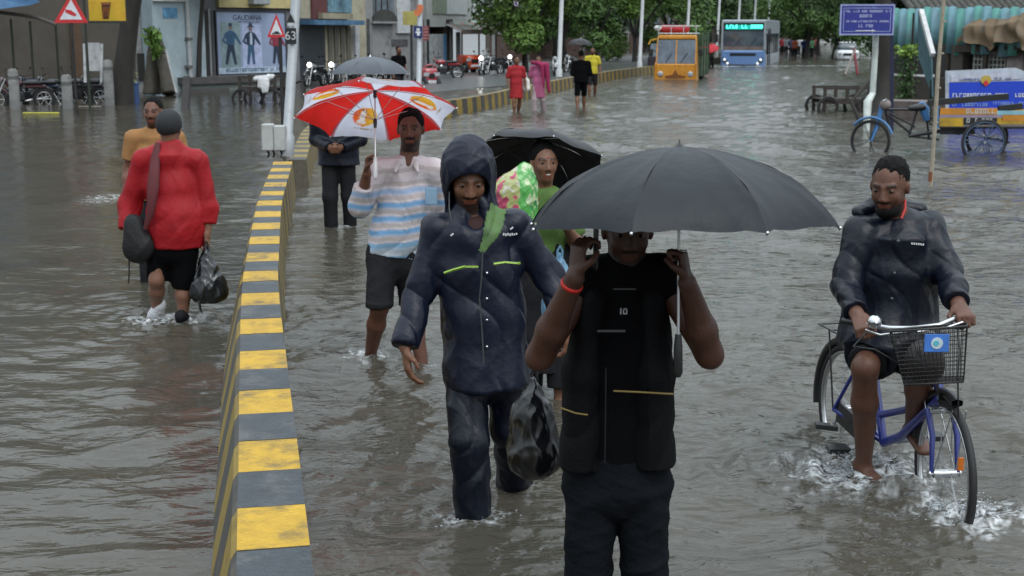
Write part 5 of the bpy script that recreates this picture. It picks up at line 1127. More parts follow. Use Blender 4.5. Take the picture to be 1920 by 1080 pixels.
# ---------------------------------------------------------------- B: man in the hooded navy raincoat
def man_hood():
    Y = 5.6
    J = dict(head=P(878, 330, Y), face=(.14, -1, -.40), neck=P(888, 408, Y + .03), shR=P(822, 432, Y), shL=P(966, 424, Y + .03),
             elR=P(786, 545, Y - .03), elL=P(1030, 520, Y + .05), wrR=P(760, 650, Y - .16), wrL=P(1055, 470, Y + .02) if 0 else P(1062, 600, Y - .05),
             pelvis=P(905, 680, Y), hipR=P(872, 700, Y), hipL=P(945, 700, Y + .02),
             knR=P(880, 830, Y - .14), knL=P(958, 800, Y + .02), anR=P(887, 1000, Y - .16), anL=P(970, 945, Y + .26))
    J['handR'] = dict(d=(.12, -.2, -1), pn=(.9, .3, 0), th=(.2, -1, 0), curl=.42, thumb=.45)
    J['handL'] = dict(d=(.1, -.1, -1), pn=(-.9, .3, 0), th=(-.2, -1, 0), curl=.5)
    root = person_root((J['pelvis'].x, Y), 'man in open navy hooded raincoat with lime piping, wading beside the front man')
    s, at, A = body_basic(.0058, J, 1.04)
    sobj('body', s, SKIN, root, color=skin_color((.155, .072, .042), at, A, .85, 1.0), it=2); eyes(at, A, root, 1.04)
    haircap(J['head'], J['face'], root, 1.04, thick=.006)
    side = (1, 0, 0); hd = arr(J['head']); c = Sdf(.0068)
    nk = arr(J['neck'])
    c.ec(P(890, 445, Y + .02), P(893, 500, Y + .02), (.14, .10), (.172, .125), k=.06, side=side); c.ec(P(893, 500, Y + .02), P(908, 600, Y), (.172, .125), (.168, .132), k=.07, side=side)
    c.ec(P(908, 600, Y), P(915, 716, Y), (.168, .135), (.188, .19), k=.05, side=side, flat=(0, 1))
    slope(c, J, .062)
    c.ec(nk + Z*.03 + np.array((0, .01, 0)), nk - Z*.06, .098, .15, k=.04)
    sleeve(c, J['shR'], J['elR'], J['wrR'], .070, .064, .058, end=.98); sleeve(c, J['shL'], J['elL'], J['wrL'], .070, .064, .058, end=.98)
    # open V front
    c.ell(P(890, 400, Y - .12), (.060, .11, .085), k=.02, op='s'); c.ec(P(892, 408, Y - .175), P(905, 472, Y - .165), .112, .052, k=.01, op='s')
    coat = sobj('raincoat', c, NAVY, root, disp=fold_disp(.011, 1.0, 2, (1, 1, .7), .008, .013), it=2)
    f, u, r_ = A[1], A[2], A[0]
    h_ = Sdf(.006); HA = A
    h_.ell(hd + f*(-.015) + u*.035, (.115, .130, .128), axes=HA); h_.ec(hd - f*.03 - u*.03, nk - Z*.01 + np.array((0, .02, 0)), .105, .115, k=.05)
    h_.ec(hd + u*.12 - f*.02, hd + u*.02 - f*.10, .05, .07, k=.05)
    h_.ell(hd + f*.13 - u*.052, (.078, .145, .112), k=.015, axes=HA, op='s'); h_.ell(hd + f*.04 - u*.03, (.082, .11, .11), k=.01, axes=HA, op='s')
    h_.ec(hd + f*.03 - u*.12, nk - Z*.06 - np.array((0, .12, 0)), .080, .085, k=.02, op='s')
    sobj('hood', h_, NAVY, root, disp=fold_disp(.010, 1.7, 4, (1, 1, .8), .006), it=2)
    b = Sdf(.0068); pv = arr(J['pelvis']); b.ec(pv + Z*.08, pv - Z*.04, (.165, .12), (.175, .13), k=.05, side=side)
    for X in 'RL':
        hp, kn, an = arr(J['hip' + X]), arr(J['kn' + X]), arr(J['an' + X])
        b.ec(hp + Z*.04, kn, (.092, .098), (.082, .086), k=.03, side=side); b.ec(kn, an, (.082, .086), (.082, .086), k=.03, side=side, flat=(0, 1))
    sobj('rain_trousers', b, NAVY2, root, disp=fold_disp(.011, 1.2, 8, (1, 1, .6), .006, .012), it=2)
    o = Vector(root.location)
    # green lining, turned-out flap of the opening
    us = Sdf(.007); us.ec(P(890, 440, Y), P(900, 560, Y), (.13, .088), (.14, .095), k=.04, side=side); sobj('undershirt', us, cloth('maroon_shirt', (.030, .010, .010), .8), root)
    pts = [(925, 372), (944, 384), (949, 402), (944, 425), (932, 446), (918, 462), (905, 478), (898, 470), (903, 452), (908, 430), (912, 410), (916, 390)]
    poly = [(P(px, py, Y - .12).x, P(px, py, Y - .12).z) for px, py in pts]; cm = coat.data; base_ = root.location
    def inside(x, z):
        c_ = False
        for (x1, z1), (x2, z2) in zip(poly, poly[1:] + poly[:1]):
            if (z1 > z) != (z2 > z) and x < (x2 - x1)*(z - z1)/(z2 - z1) + x1: c_ = not c_
        return c_
    fl = [p for p in cm.polygons if p.normal.y < .25 and p.center.y + base_.y < Y + .02 and inside(p.center.x + base_.x, p.center.z + base_.z)]
    ids = sorted({i for p in fl for i in p.vertices}); mp_ = {i: k for k, i in enumerate(ids)}
    fm = bpy.data.meshes.new('lining_flap'); fm.from_pydata([tuple(cm.vertices[i].co + cm.vertices[i].normal*.005) for i in ids], [], [[mp_[i] for i in p.vertices] for p in fl]); fm.materials.append(GREENL); fm.polygons.foreach_set('use_smooth', [True]*len(fl)); link('lining_flap', fm, root)
    mb = MB()
    def strip(pts, w=.006, m=LIME):
        for (a, b_) in zip(pts, pts[1:]): mb.bar(P(a[0], a[1], Y + a[2]) - o, P(b_[0], b_[1], Y + b_[2]) - o, w, w, m)
    strip([(833, 512, -.148), (850, 506, -.162), (872, 500, -.172), (897, 500, -.18)], .008); mb.build('reflective_piping', root); mb = MB(); strip([(926, 495, -.178), (948, 492, -.174), (970, 494, -.162), (975, 493, -.155)], .008); mb.build('reflective_piping', root)
    mb = MB(); strip([(905, 470, -.182), (903, 520, -.176), (899, 560, -.166), (904, 620, -.166), (908, 700, -.172)], .006, mat('zip_grey', (.05, .055, .06), .4)); mb.build('zip', root)
    for py in (512, 560, 600, 650):
        mb = MB(); mb.ball(P(913, py, Y - .172) - o, .006, CHROME, 8, 5); mb.build('snap_button', root)
    mb = MB(); gm = mat('white_print', (.55, .55, .56), .6)
    for k in range(7): a = P(943 + k*4, 437 + (k % 2), Y - .176 + k*.004) - o; mb.box((a.x, a.y, a.z - (.010 if k < 5 else .007)), (a.x + .006, a.y + .003, a.z), gm)
    mb.build('chest_logo', root)['kind'] = 'stuff'
    for px, py in ((848, 440), (960, 428)): mb = MB(); mb.bar(P(px-3, py+2, Y - .16) - o, P(px+2, py-2, Y - .16) - o, .006, .006, gm); mb.build('drawcord_end', root)
    mb = MB(); mb.tube([P(843, 360, Y - .05) - o, P(842, 390, Y - .11) - o, P(846, 415, Y - .13) - o], .0035, BLKPL, 6); mb.build('drawcord', root)
man_hood()

# ---------------------------------------------------------------- C: man in the striped shirt
def man_stripe():
    Y = 8.2
    J = dict(head=P(770, 240, Y), face=(-.02, -1, -.04), neck=P(765, 302, Y), shR=P(712, 318, Y), shL=P(818, 320, Y),
             elR=P(676, 386, Y - .08), elL=P(840, 408, Y + .04), wrR=P(688, 325, Y - .20), wrL=P(848, 480, Y - .05),
             pelvis=P(742, 478, Y), hipR=P(718, 485, Y), hipL=P(768, 485, Y),
             knR=P(712, 575, Y - .16), knL=P(772, 572, Y + .02), anR=P(694, 668, Y + .04), anL=P(793, 690, Y - .1))
    J['handR'] = dict(d=(.1, .0, 1), pn=(.6, .3, 0) if 0 else (.9, -.2, 0), th=(.3, -1, 0), curl=1.3, thumb=.9)
    J['handL'] = dict(d=(.1, -.1, -1), pn=(-.9, .3, 0), th=(-.2, -1, 0), curl=.5)
    root = person_root((J['pelvis'].x, Y), 'man in blue and white striped shirt with rolled dark trousers, under red and white umbrella')
    s, at, A = body_basic(.0065, J, 1.0)
    sobj('body', s, SKIN, root, color=skin_color((.130, .056, .036), at, A, .88, 1.0), it=2); eyes(at, A, root); haircap(J['head'], J['face'], root, thick=.013)
    side = (1, 0, 0); c = Sdf(.007); nk = arr(J['neck'])
    c.ec(P(766, 325, Y), P(764, 385, Y), (.125, .085), (.16, .12), k=.05, side=side); c.ec(P(764, 385, Y), P(748, 440, Y), (.165, .125), (.178, .138), k=.05, side=side); c.ec(P(748, 430, Y), P(742, 478, Y), (.178, .138), (.182, .135), k=.04, side=side, flat=(0, 1))
    slope(c, J, .058); c.ec(nk - Z*.0, nk - Z*.06, .072, .10, k=.04, flat=(1, 0))
    c.ec(arr(J['shR']), arr(J['elR']), .078, .070, k=.035); c.ec(arr(J['elR']), lerp(J['elR'], J['wrR'], .62), .072, .058, k=.03, flat=(0, 1))
    sleeve(c, J['shL'], J['elL'], J['wrL'], .078, .066, .055, end=.9)
    c.ec(P(766, 286, Y - .155), P(768, 345, Y - .145), .118, .070, k=.006, op='s')
    c.ec(P(758, 468, Y - .14), P(757, 490, Y - .14), .004, .022, k=.006, op='s')
    ztop = P(0, 300, Y).z
    def col(v):
        z = (ztop - v[:, 2]) + .012*np.sin(v[:, 0]*9) + .004*np.sin(v[:, 0]*31); pr = .082
        ph = (z / pr) % 1.0; t = np.clip((z - .10) / .12, 0, 1); white = np.array((.56, .52, .54)); blue = np.array((.13, .33, .58)); gry = np.array((.36, .32, .31))
        o = np.tile(white, (len(v), 1)); m = (ph < .42); b_ = (1 - np.abs(ph - .21)/.30).clip(0, 1) ** .5
        o = o * (1 - (b_*t)[:, None]) + blue * (b_*t)[:, None]; g = ((ph > .52) & (ph < .85)) * .65
        o = o * (1 - g[:, None]) + gry * g[:, None]; bt = (z > .50); o[bt] = o[bt]*.5 + np.array((.25, .40, .50))*.5
        return o
    sobj('shirt', c, STRIPE, root, disp=fold_disp(.007, 1.3, 6, (1, 1, .8), .005, .008), color=col, it=2)
    o = Vector(root.location)
    cl = Sdf(.005)
    for sx in (-1, 1):
        q0 = nk + Z*.022 + np.array((0, .07, 0)); q1 = nk + Z*.012 + np.array((sx*.068, .01, 0)); q2 = nk + np.array((sx*.052, -.075, -.010)); q3 = nk + np.array((sx*.070, -.115, -.055))
        cl.ec(q0, q1, (.012, .022), k=.01); cl.ec(q1, q2, (.012, .022), k=.01); cl.ec(q2, q3, (.020, .008), (.010, .005), k=.01)
    sobj('collar', cl, mat('collar_white', (.46, .43, .44), .75), root)
    mb = MB(); a = P(800, 352, Y - .145) - o; bq = P(826, 383, Y - .128) - o; mb.box((a.x - .01, a.y - .002, bq.z), (bq.x - .02, a.y + .008, a.z), mat('pocket_blue', (.22, .36, .50), .75), bev=.003); mb.build('breast_pocket', root)
    for py in (352, 378, 404, 430, 455):
        mb = MB(); mb.ball(P(763 - (py-352)*.06, py, Y - .143) - o, .005, mat('button_white', (.5, .5, .5), .4), 6, 4); mb.build('button', root)
    b = Sdf(.007); pv = arr(J['pelvis']); b.ec(pv + Z*.05, pv - Z*.05, (.160, .120), (.168, .125), k=.05, side=side)
    for X, e in (('R', 1.0), ('L', .98)):
        hp, kn = arr(J['hip' + X]), arr(J['kn' + X]); b.ec(hp + Z*.03, kn, (.100, .105), (.082, .085), k=.035, side=side, flat=(0, 1))
        b.ec(kn + Z*.035, kn, (.088, .088), (.088, .088), k=.01, side=side, flat=(1, 1))
    sobj('rolled_trousers', b, GREYT, root, disp=fold_disp(.010, 1.3, 3, (1, 1, 1), .006), it=2)
man_stripe()

# red and white umbrella
RWU = umb_mat('red_white_umbrella_cloth', .45, .6)
def rw(i, u, t):
    red = (.60, .022, .018); white = (.62, .63, .72)
    b = white if i % 2 == 1 else red
    if i % 2 == 1:
        if u < .035 or u > .965: return (.45, .12, .14)
        # round sun emblem printed on every white panel
        x = (u - .5) * (t * .80) ; y = (t - .58)
        d = math.hypot(x / .135, y / .19)
        if d < 1:
            if math.hypot((x - .025) / .036, (y + .02) / .12) < 1 or math.hypot((x - .03) / .055, (y - .10) / .055) < 1: return (.66, .60, .55)
            if math.hypot((x - .025) / .03, (y + .12) / .03) < 1: return (.10, .05, .04)
            q = max(0, min(1, .5 - x * 5)); return (.68, .10 + .30 * q, .02 + .02 * q)
        if abs(y - .235) < .018 and abs(x) < .13 and int((x + 1) * 70) % 3: return (.30, .22, .10)
    return b
hubC = P(703, 170, 8.05)
umbrella('red and white panelled umbrella with orange sun emblems', hubC, (-.03, .42, .91), .49, .135, rw, RWU, rot=R(40), shaft=.44, handle_m=mat('pale_handle', (.45, .45, .46), .4), nseg=34, white_shaft=True, exp=2.0)

# ---------------------------------------------------------------- D: woman behind, with black umbrella and a rain-covered child bundle
def woman_mid():
    Y = 7.5
    J = dict(head=P(1020, 303, Y), face=(.25, -1, -.02), neck=P(1018, 358, Y), shR=P(972, 380, Y), shL=P(1068, 385, Y),
             elR=P(958, 455, Y - .02), elL=P(1085, 465, Y), wrR=P(985, 400, Y - .2), wrL=P(1062, 425, Y - .22),
             pelvis=P(1020, 530, Y), hipR=P(995, 535, Y), hipL=P(1045, 535, Y), knR=P(995, 650, Y), knL=P(1048, 650, Y - .05), anR=P(993, 765, Y + .1), anL=P(1050, 745, Y - .1), hs=.95)
    J['handR'] = dict(d=(.2, -.1, 1), pn=(.8, .3, 0), th=(.3, -1, 0), curl=1.1); J['handL'] = dict(d=(-.1, -.15, 1), pn=(-.8, -.2, 0), th=(-.3, -1, 0), curl=.8)
    root = person_root((J['pelvis'].x, Y), 'smiling woman in green top sheltering under tilted black umbrella')
    s, at, A = body_basic(.0075, J, .92)
    sobj('body', s, SKIN, root, color=skin_color((.17, .08, .05), at, A, 0, 0), it=2); eyes(at, A, root, .95); haircap(J['head'], J['face'], root, .97, thick=.014, long=.16, h=.0075)
    mb = MB(); q = Vector(at(0, .094, -.067)) - root.location; mb.ball(q, (.016, .005, .004), mat('teeth', (.5, .48, .44), .3), 8, 4); mb.build('smile', root)
    mb = MB(); q = Vector(at(0, .093, .035)) - root.location; mb.ball(q, (.004, .004, .004), mat('red_thread', (.55, .02, .012), .55), 6, 4); mb.build('bindi', root)
    t = Sdf(.008); t.ec(P(1018, 372, Y), P(1018, 420, Y), (.11, .085), (.15, .115), k=.05); t.ec(P(1018, 420, Y), P(1019, 470, Y), (.15, .115), (.155, .12), k=.05, flat=(0, 1))
    t.ec(arr(J['shR']), arr(J['shL']), .06, k=.05)
    for X in 'RL': t.ec(arr(J['sh' + X]), lerp(J['sh' + X], J['el' + X], .7), .065, .06, k=.03, flat=(0, 1))
    t.ec(P(1020, 352, Y - .12), P(1021, 382, Y - .12), .06, .03, k=.02, op='s')
    sk = Sdf(.009); sk.ec(P(1019, 462, Y), P(1020, 545, Y), (.158, .123), (.17, .13), k=.04); sk.ec(P(1020, 545, Y), P(1020, 690, Y), (.17, .13), (.22, .17), k=.04, flat=(0, 1)); sobj('skirt', sk, GREYT, root, disp=fold_disp(.01, 1.2, 4))
    sobj('kurta', t, cloth('green_print_kurta', (.08, .15, .035), .8, var=.35), root, disp=fold_disp(.008, 1.2, 3), it=2)
    t = Sdf(.008)
    for X in 'RL': t.ec(arr(J['kn' + X]) + Z*.15, arr(J['an' + X]) + Z*.06, .085, .075, k=.03, flat=(1, 1))
    sobj('leggings', t, GREYT, root)
woman_mid()
umbrella('black umbrella tilted back behind smiling woman in green', P(1010, 262, 7.85), (.10, .50, .86), .44, .17, lambda i, u, t: (.014, .015, .017), umb_mat('black_umbrella_cloth', .45), rot=R(12), shaft=.56, nseg=16, ribm=BLKPL)
def bundle():
    Y = 7.25; r = empty('child_bundle', P(965, 400, Y), 'child wrapped in bright green and pink patterned rain cover on woman\'s shoulder', 'child')
    s = Sdf(.007); s.ell(P(983, 328, Y), (.060, .07, .075), k=.03); s.ec(P(975, 345, Y), P(950, 356, Y), (.075, .08), (.06, .06), k=.04); s.ec(P(968, 360, Y), P(966, 430, Y), (.125, .11), (.13, .11), k=.05)
    def col(v):
        a = lump(v, 4.2, 1); b = lump(v, 3.6, 9); o = np.tile(np.array((.09, .36, .08)), (len(v), 1))
        x = v[:, 0] - P(970, 340, Y).x; left = x + .04*b < -.0
        o[left] = (.36, .38, .15); o[left & (a > .12)] = (.42, .06, .12); o[left & (a < -.25)] = (.48, .46, .36); o[left & (b > .5)] = (.12, .34, .10)
        o[~left & (a > .30)] = (.42, .52, .30); o[~left & (b < -.45)] = (.04, .22, .07); return o
    sobj('rain_cover', s, mat('patterned_plastic', (1, 1, 1), .25, var=.08, attr='Col', coat=.3, bump=.3, bscale=20), r, disp=lambda v, n: .012*(folds(v, 1.8, 2) - .38)*2, color=col)
bundle()
# blue carrier bag between the raincoat and the front man's forearm
poly_bag('carrier_bag', 'pale blue carrier bag seen between navy sleeve and raised bare forearm', P(1050, 470, 6.6), P(1046, 610, 6.6), .075, .06, 6, m=mat('blue_polythene', (.10, .22, .33), .3, var=.2), tail=False)

# ---------------------------------------------------------------- generic walking figure, seen small
def figure(px, py, Y, hgt, label, top, topm, legm, tone=TONE, yaw=0, h=.014, coat=None, hem=.0, sleeve_l=.45, stride=.12, hands='down', hairm=None, cap=None, long_hair=0, shorts=None, skirt=None, group=None, armup=None, hood=None, shoulder=.185, belly=.13, skinny=1.0):
    """px, py: pixel of the water line between the feet; hgt: full height from the road"""
    base = P(px, py, Y); x0 = base.x; g = GROUND; ca, sa = math.cos(yaw), math.sin(yaw)
    def L(x, y, z): return np.array((x0 + x*ca - y*sa, Y + x*sa + y*ca, g + z))
    k = hgt / 1.70; fc = np.array((math.sin(yaw), -math.cos(yaw), 0))
    J = dict(head=L(0, -.02, 1.585*k), face=tuple(fc + np.array((0, 0, -.05))), neck=L(0, 0, 1.43*k), shR=L(-shoulder*k, 0, 1.355*k), shL=L(shoulder*k, 0, 1.355*k),
             elR=L(-.25*k, .02, 1.10*k), elL=L(.25*k, .02, 1.10*k), wrR=L(-.25*k, -.08, .86*k), wrL=L(.25*k, -.08, .86*k), pelvis=L(0, 0, .94*k),
             hipR=L(-.085, 0, .88*k), hipL=L(.085, 0, .88*k), knR=L(-.09, -.04 - stride*.4, .48*k), knL=L(.10, -.02 + stride*.3, .48*k), anR=L(-.09, -stride, .08), anL=L(.10, stride*1.3, .10), hs=k)
    for X, sx in (('R', -1), ('L', 1)):
        if hands == 'front': J['el' + X] = L(sx*.24*k, .02, 1.08*k); J['wr' + X] = L(sx*.05, -.20, 1.02*k)
        if armup == X: J['el' + X] = L(sx*.27*k, -.10, 1.16*k); J['wr' + X] = L(sx*.16*k, -.22, 1.36*k)
        d = unit(arr(J['wr' + X]) - arr(J['el' + X])); J['hand' + X] = dict(d=tuple(d), pn=(-sx*.9*ca, -sx*.9*sa, 0), th=tuple(fc), curl=.7)
    root = person_root((x0, Y), label, group)
    s, at, A = body_basic(h, J, k); sobj('body', s, SKIN, root, color=skin_color(tone, at, A, .6 if not long_hair else 0, .8 if not long_hair else 0), it=1)
    if h < .012: eyes(at, A, root, k)
    if cap:
        c = Sdf(h); c.ell(at(0, -.014, .03), (.088*k, .108*k, .102*k), axes=A); c.plane(at(0, 0, -.012), unit(-A[2]*1.0 + A[1]*.18)); sobj('cap', c, cap, root, it=1)
    elif hood:
        c = Sdf(h); c.ell(at(0, -.014, .02), (.10*k, .12*k, .125*k), axes=A); c.ec(at(0, -.02, -.02), J['neck'], .09*k, .1*k, k=.05); c.ell(at(0, .12, -.03), (.07, .10, .09), axes=A, op='s'); sobj('hood', c, hood, root, it=1)
    else: haircap(J['head'], J['face'], root, k, thick=.012, h=h, long=long_hair)
    sd = (ca, sa, 0); t = Sdf(h*.95); hz = L(0, 0, (.84 - hem)*k)
    t.ec(L(0, 0, 1.33*k), L(0, 0, 1.20*k), (.11*k, .085*k), ((shoulder-.03)*k, .115*k), k=.05, side=sd); t.ec(L(0, 0, 1.20*k), L(0, 0, .98*k), ((shoulder-.025)*k*skinny, .122*k), ((shoulder-.015)*k*skinny, belly*k), k=.05, side=sd)
    t.ec(L(0, 0, 1.0*k), hz, ((shoulder-.015)*k*skinny, belly*k), ((shoulder+.01)*k*skinny, (belly+.015)*k), k=.04, side=sd, flat=(0, 1))
    slope(t, J, .058*k); t.ec(arr(J['neck']) - Z*.0, arr(J['neck']) - Z*.06, .07*k, .10*k, k=.03, flat=(1, 0))
    for X in 'RL':
        if sleeve_l > 1: sleeve(t, J['sh' + X], J['el' + X], J['wr' + X], .076*k, .068*k, .055*k, end=.93)
        else: t.ec(arr(J['sh' + X]), lerp(J['sh' + X], J['el' + X], min(1, sleeve_l*1.4)), .072*k, .066*k, k=.03, flat=(0, 1))
    sobj(top, t, topm, root, disp=fold_disp(.006, 1.2, px % 7), it=1)
    b = Sdf(h); pv = arr(J['pelvis']); b.ec(pv + Z*.04, pv - Z*.05, (.15*k, .11*k), (.158*k, .118*k), k=.05, side=sd)
    if skirt:
        b.ec(pv - Z*.02, L(0, 0, skirt), (.16*k, .125*k), (.20*k, .18*k), k=.05, side=sd, flat=(0, 1))
        b2 = 'skirt'
    else:
        b2 = 'trousers' if shorts is None else 'shorts'; e = shorts if shorts is not None else 1.6
        for X in 'RL':
            hp, kn, an = arr(J['hip' + X]), arr(J['kn' + X]), arr(J['an' + X])
            b.ec(hp + Z*.02, lerp(hp, kn, min(1, e)), .096*k, .082*k, k=.03, flat=(0, 1 if e <= 1 else 0))
            if e > 1: b.ec(kn, lerp(kn, an, (e-1)/.6*.95), .082*k, .072*k, k=.03, flat=(0, 1))
    sobj(b2, b, legm, root, disp=fold_disp(.006, 1.2, 3), it=1)
    return root, J, at, A
# E
figure(638, 425, 14.0, 1.68, 'person in dark raincoat with clasped hands, hidden to the chest by red and white umbrella', 'raincoat', NAVY2, GREYT, hem=.02, sleeve_l=2, hands='front', stride=.05, h=.010, shoulder=.22, belly=.15)
umbrella('dark grey umbrella showing above the red and white one', P(694, 106, 13.8), (0, .02, 1), .42, .17, lambda i, u, t: (.075, .085, .10), umb_mat('grey_umbrella_cloth', .5), rot=R(22.5), shaft=.62, nseg=10)
# F
figure(304, 522, 11.0, 1.66, 'man in ochre polo shirt facing camera behind red jacket', 'polo_shirt', TAN, GREYT, tone=(.14, .06, .038), h=.009, sleeve_l=.5, yaw=R(0), stride=.08)

# ---------------------------------------------------------------- G: man in the red jacket, from behind
def man_red():
    Y = 9.35
    J = dict(head=P(318, 240, Y), face=(.05, 1, -.08), neck=P(318, 275, Y), shR=P(372, 300, Y), shL=P(268, 300, Y),
             elR=P(392, 388, Y + .02), elL=P(246, 385, Y + .06), wrR=P(388, 440, Y - .02), wrL=P(238, 430, Y - .05),
             pelvis=P(325, 458, Y), hipR=P(346, 465, Y), hipL=P(300, 465, Y), knR=P(344, 530, Y - .02), knL=P(294, 525, Y - .04),
             anR=P(343, 596, Y - .02), anL=P(294, 582, Y + .10), toeL=(-.5, .4, -.4), toeR=(0, 1, 0))
    J['handR'] = dict(d=(0, 0, -1), pn=(-.9, .2, 0), th=(.2, 1, 0), curl=1.2); J['handL'] = dict(d=(-.1, .2, -1), pn=(.9, .2, 0), th=(-.2, 1, 0), curl=.9)
    root = person_root((J['pelvis'].x, Y), 'man seen from behind in red jacket, dark cap and black shorts')
    s, at, A = body_basic(.0075, J, .96); sobj('body', s, SKIN, root, color=skin_color((.20, .10, .066), at, A, 0, 0), it=2)
    haircap(J['head'], J['face'], root, .96, thick=.007, h=.007)
    c = Sdf(.006); c.ell(at(0, -.014, .03), (.090, .112, .104), axes=A); c.plane(at(0, -.02, -.035), unit(-A[2]*1.0 + A[1]*.30)); sobj('cap', c, cloth('charcoal_cap', (.022, .024, .026), .8), root, disp=fold_disp(.003, 2, 1), it=2)
    j = Sdf(.0075); sd = (1, 0, 0)
    j.ec(P(319, 310, Y), P(321, 350, Y), (.15, .11), (.175, .13), k=.06, side=sd); j.ec(P(321, 350, Y), P(330, 420, Y), (.165, .125), (.185, .15), k=.06, side=sd); j.ec(P(329, 400, Y), P(331, 462, Y), (.21, .165), (.185, .14), k=.05, side=sd, flat=(0, 1))
    slope(j, J, .062, .015); j.ec(arr(J['neck']) + Z*.04, arr(J['neck']) - Z*.05, .082, .13, k=.04, flat=(1, 0))
    j.ec(arr(J['shR']), arr(J['elR']), .070, .070, k=.04); j.ec(arr(J['elR']), P(390, 418, Y), .076, .055, k=.02, flat=(0, 1))
    j.ec(arr(J['shL']), arr(J['elL']), .072, .082, k=.05); j.ec(arr(J['elL']), P(238, 432, Y - .02), .088, .066, k=.03, flat=(0, 1))
    sobj('jacket', j, REDJ, root, disp=fold_disp(.012, .8, 5, (1, 1, .6), .010, .005), it=2)
    b = Sdf(.0075); pv = arr(J['pelvis']); b.ec(pv + Z*.05, pv - Z*.04, (.16, .12), (.165, .13), k=.05)
    for X, e in (('R', (343, 540)), ('L', (297, 525))): b.ec(arr(J['hip' + X]), P(*e, Y), .10, .082, k=.03, flat=(0, 1))
    sobj('shorts', b, BLACKC, root, disp=fold_disp(.008, 1.2, 2), it=2)
    for X, f in (('L', (-.55, .5, -.45)), ('R', (0, 1, -.1))):
        an = arr(J['an' + X]); f = unit(f); q = Sdf(.006)
        q.ec(an - f*.05 + Z*.02, an + f*.02 - Z*.02, (.045, .045), (.05, .045), k=.02); q.ec(an - Z*.02, an + f*.17 - Z*.045, (.046, .04), (.045, .026), k=.03, side=tuple(np.cross(f, (0, 0, 1))))
        sobj('shoe', q, mat('white_shoe', (.62, .63, .66), .6, bump=.5, bscale=50) if X == 'L' else GREYT, root, disp=lambda v, n: .003*folds(v, 3, 1))
    o = Vector(root.location)
    bg = empty('shoulder_bag', P(258, 495, Y - .1), 'black shoulder bag slung at left hip of red jacket man', 'bag')
    q = Sdf(.0075); q.ell(P(259, 462, Y - .10), (.115, .07, .125), k=.03); q.ell(P(253, 425, Y - .09), (.08, .06, .09), k=.06); sobj('bag_body', q, cloth('black_bag_nylon', (.010, .010, .011), .6), bg, disp=fold_disp(.012, 1.4, 7))
    mb = MB(); mb.tube([P(296, 268, Y - .075) - bg.location, P(291, 300, Y - .12) - bg.location, P(287, 350, Y - .175) - bg.location, P(283, 395, Y - .19) - bg.location, P(272, 430, Y - .17) - bg.location], [.02, .036, .045, .03, .014], mat('maroon_strap', (.09, .012, .016), .7), 8, sq=(1, .3)); mb.build('strap', bg)
    mb = MB(); mb.tube([P(242, 485, Y - .1) - bg.location, P(242, 510, Y - .1) - bg.location, P(241, 532, Y - .1) - bg.location], .006, BLKPL, 5); mb.build('loose_strap', bg)
    poly_bag('polythene_bag', 'full shiny black polythene bag hanging from right hand of red jacket man', P(387, 458, Y - .06), P(394, 567, Y - .06), .130, .10, 5, wide=.70)
man_red()

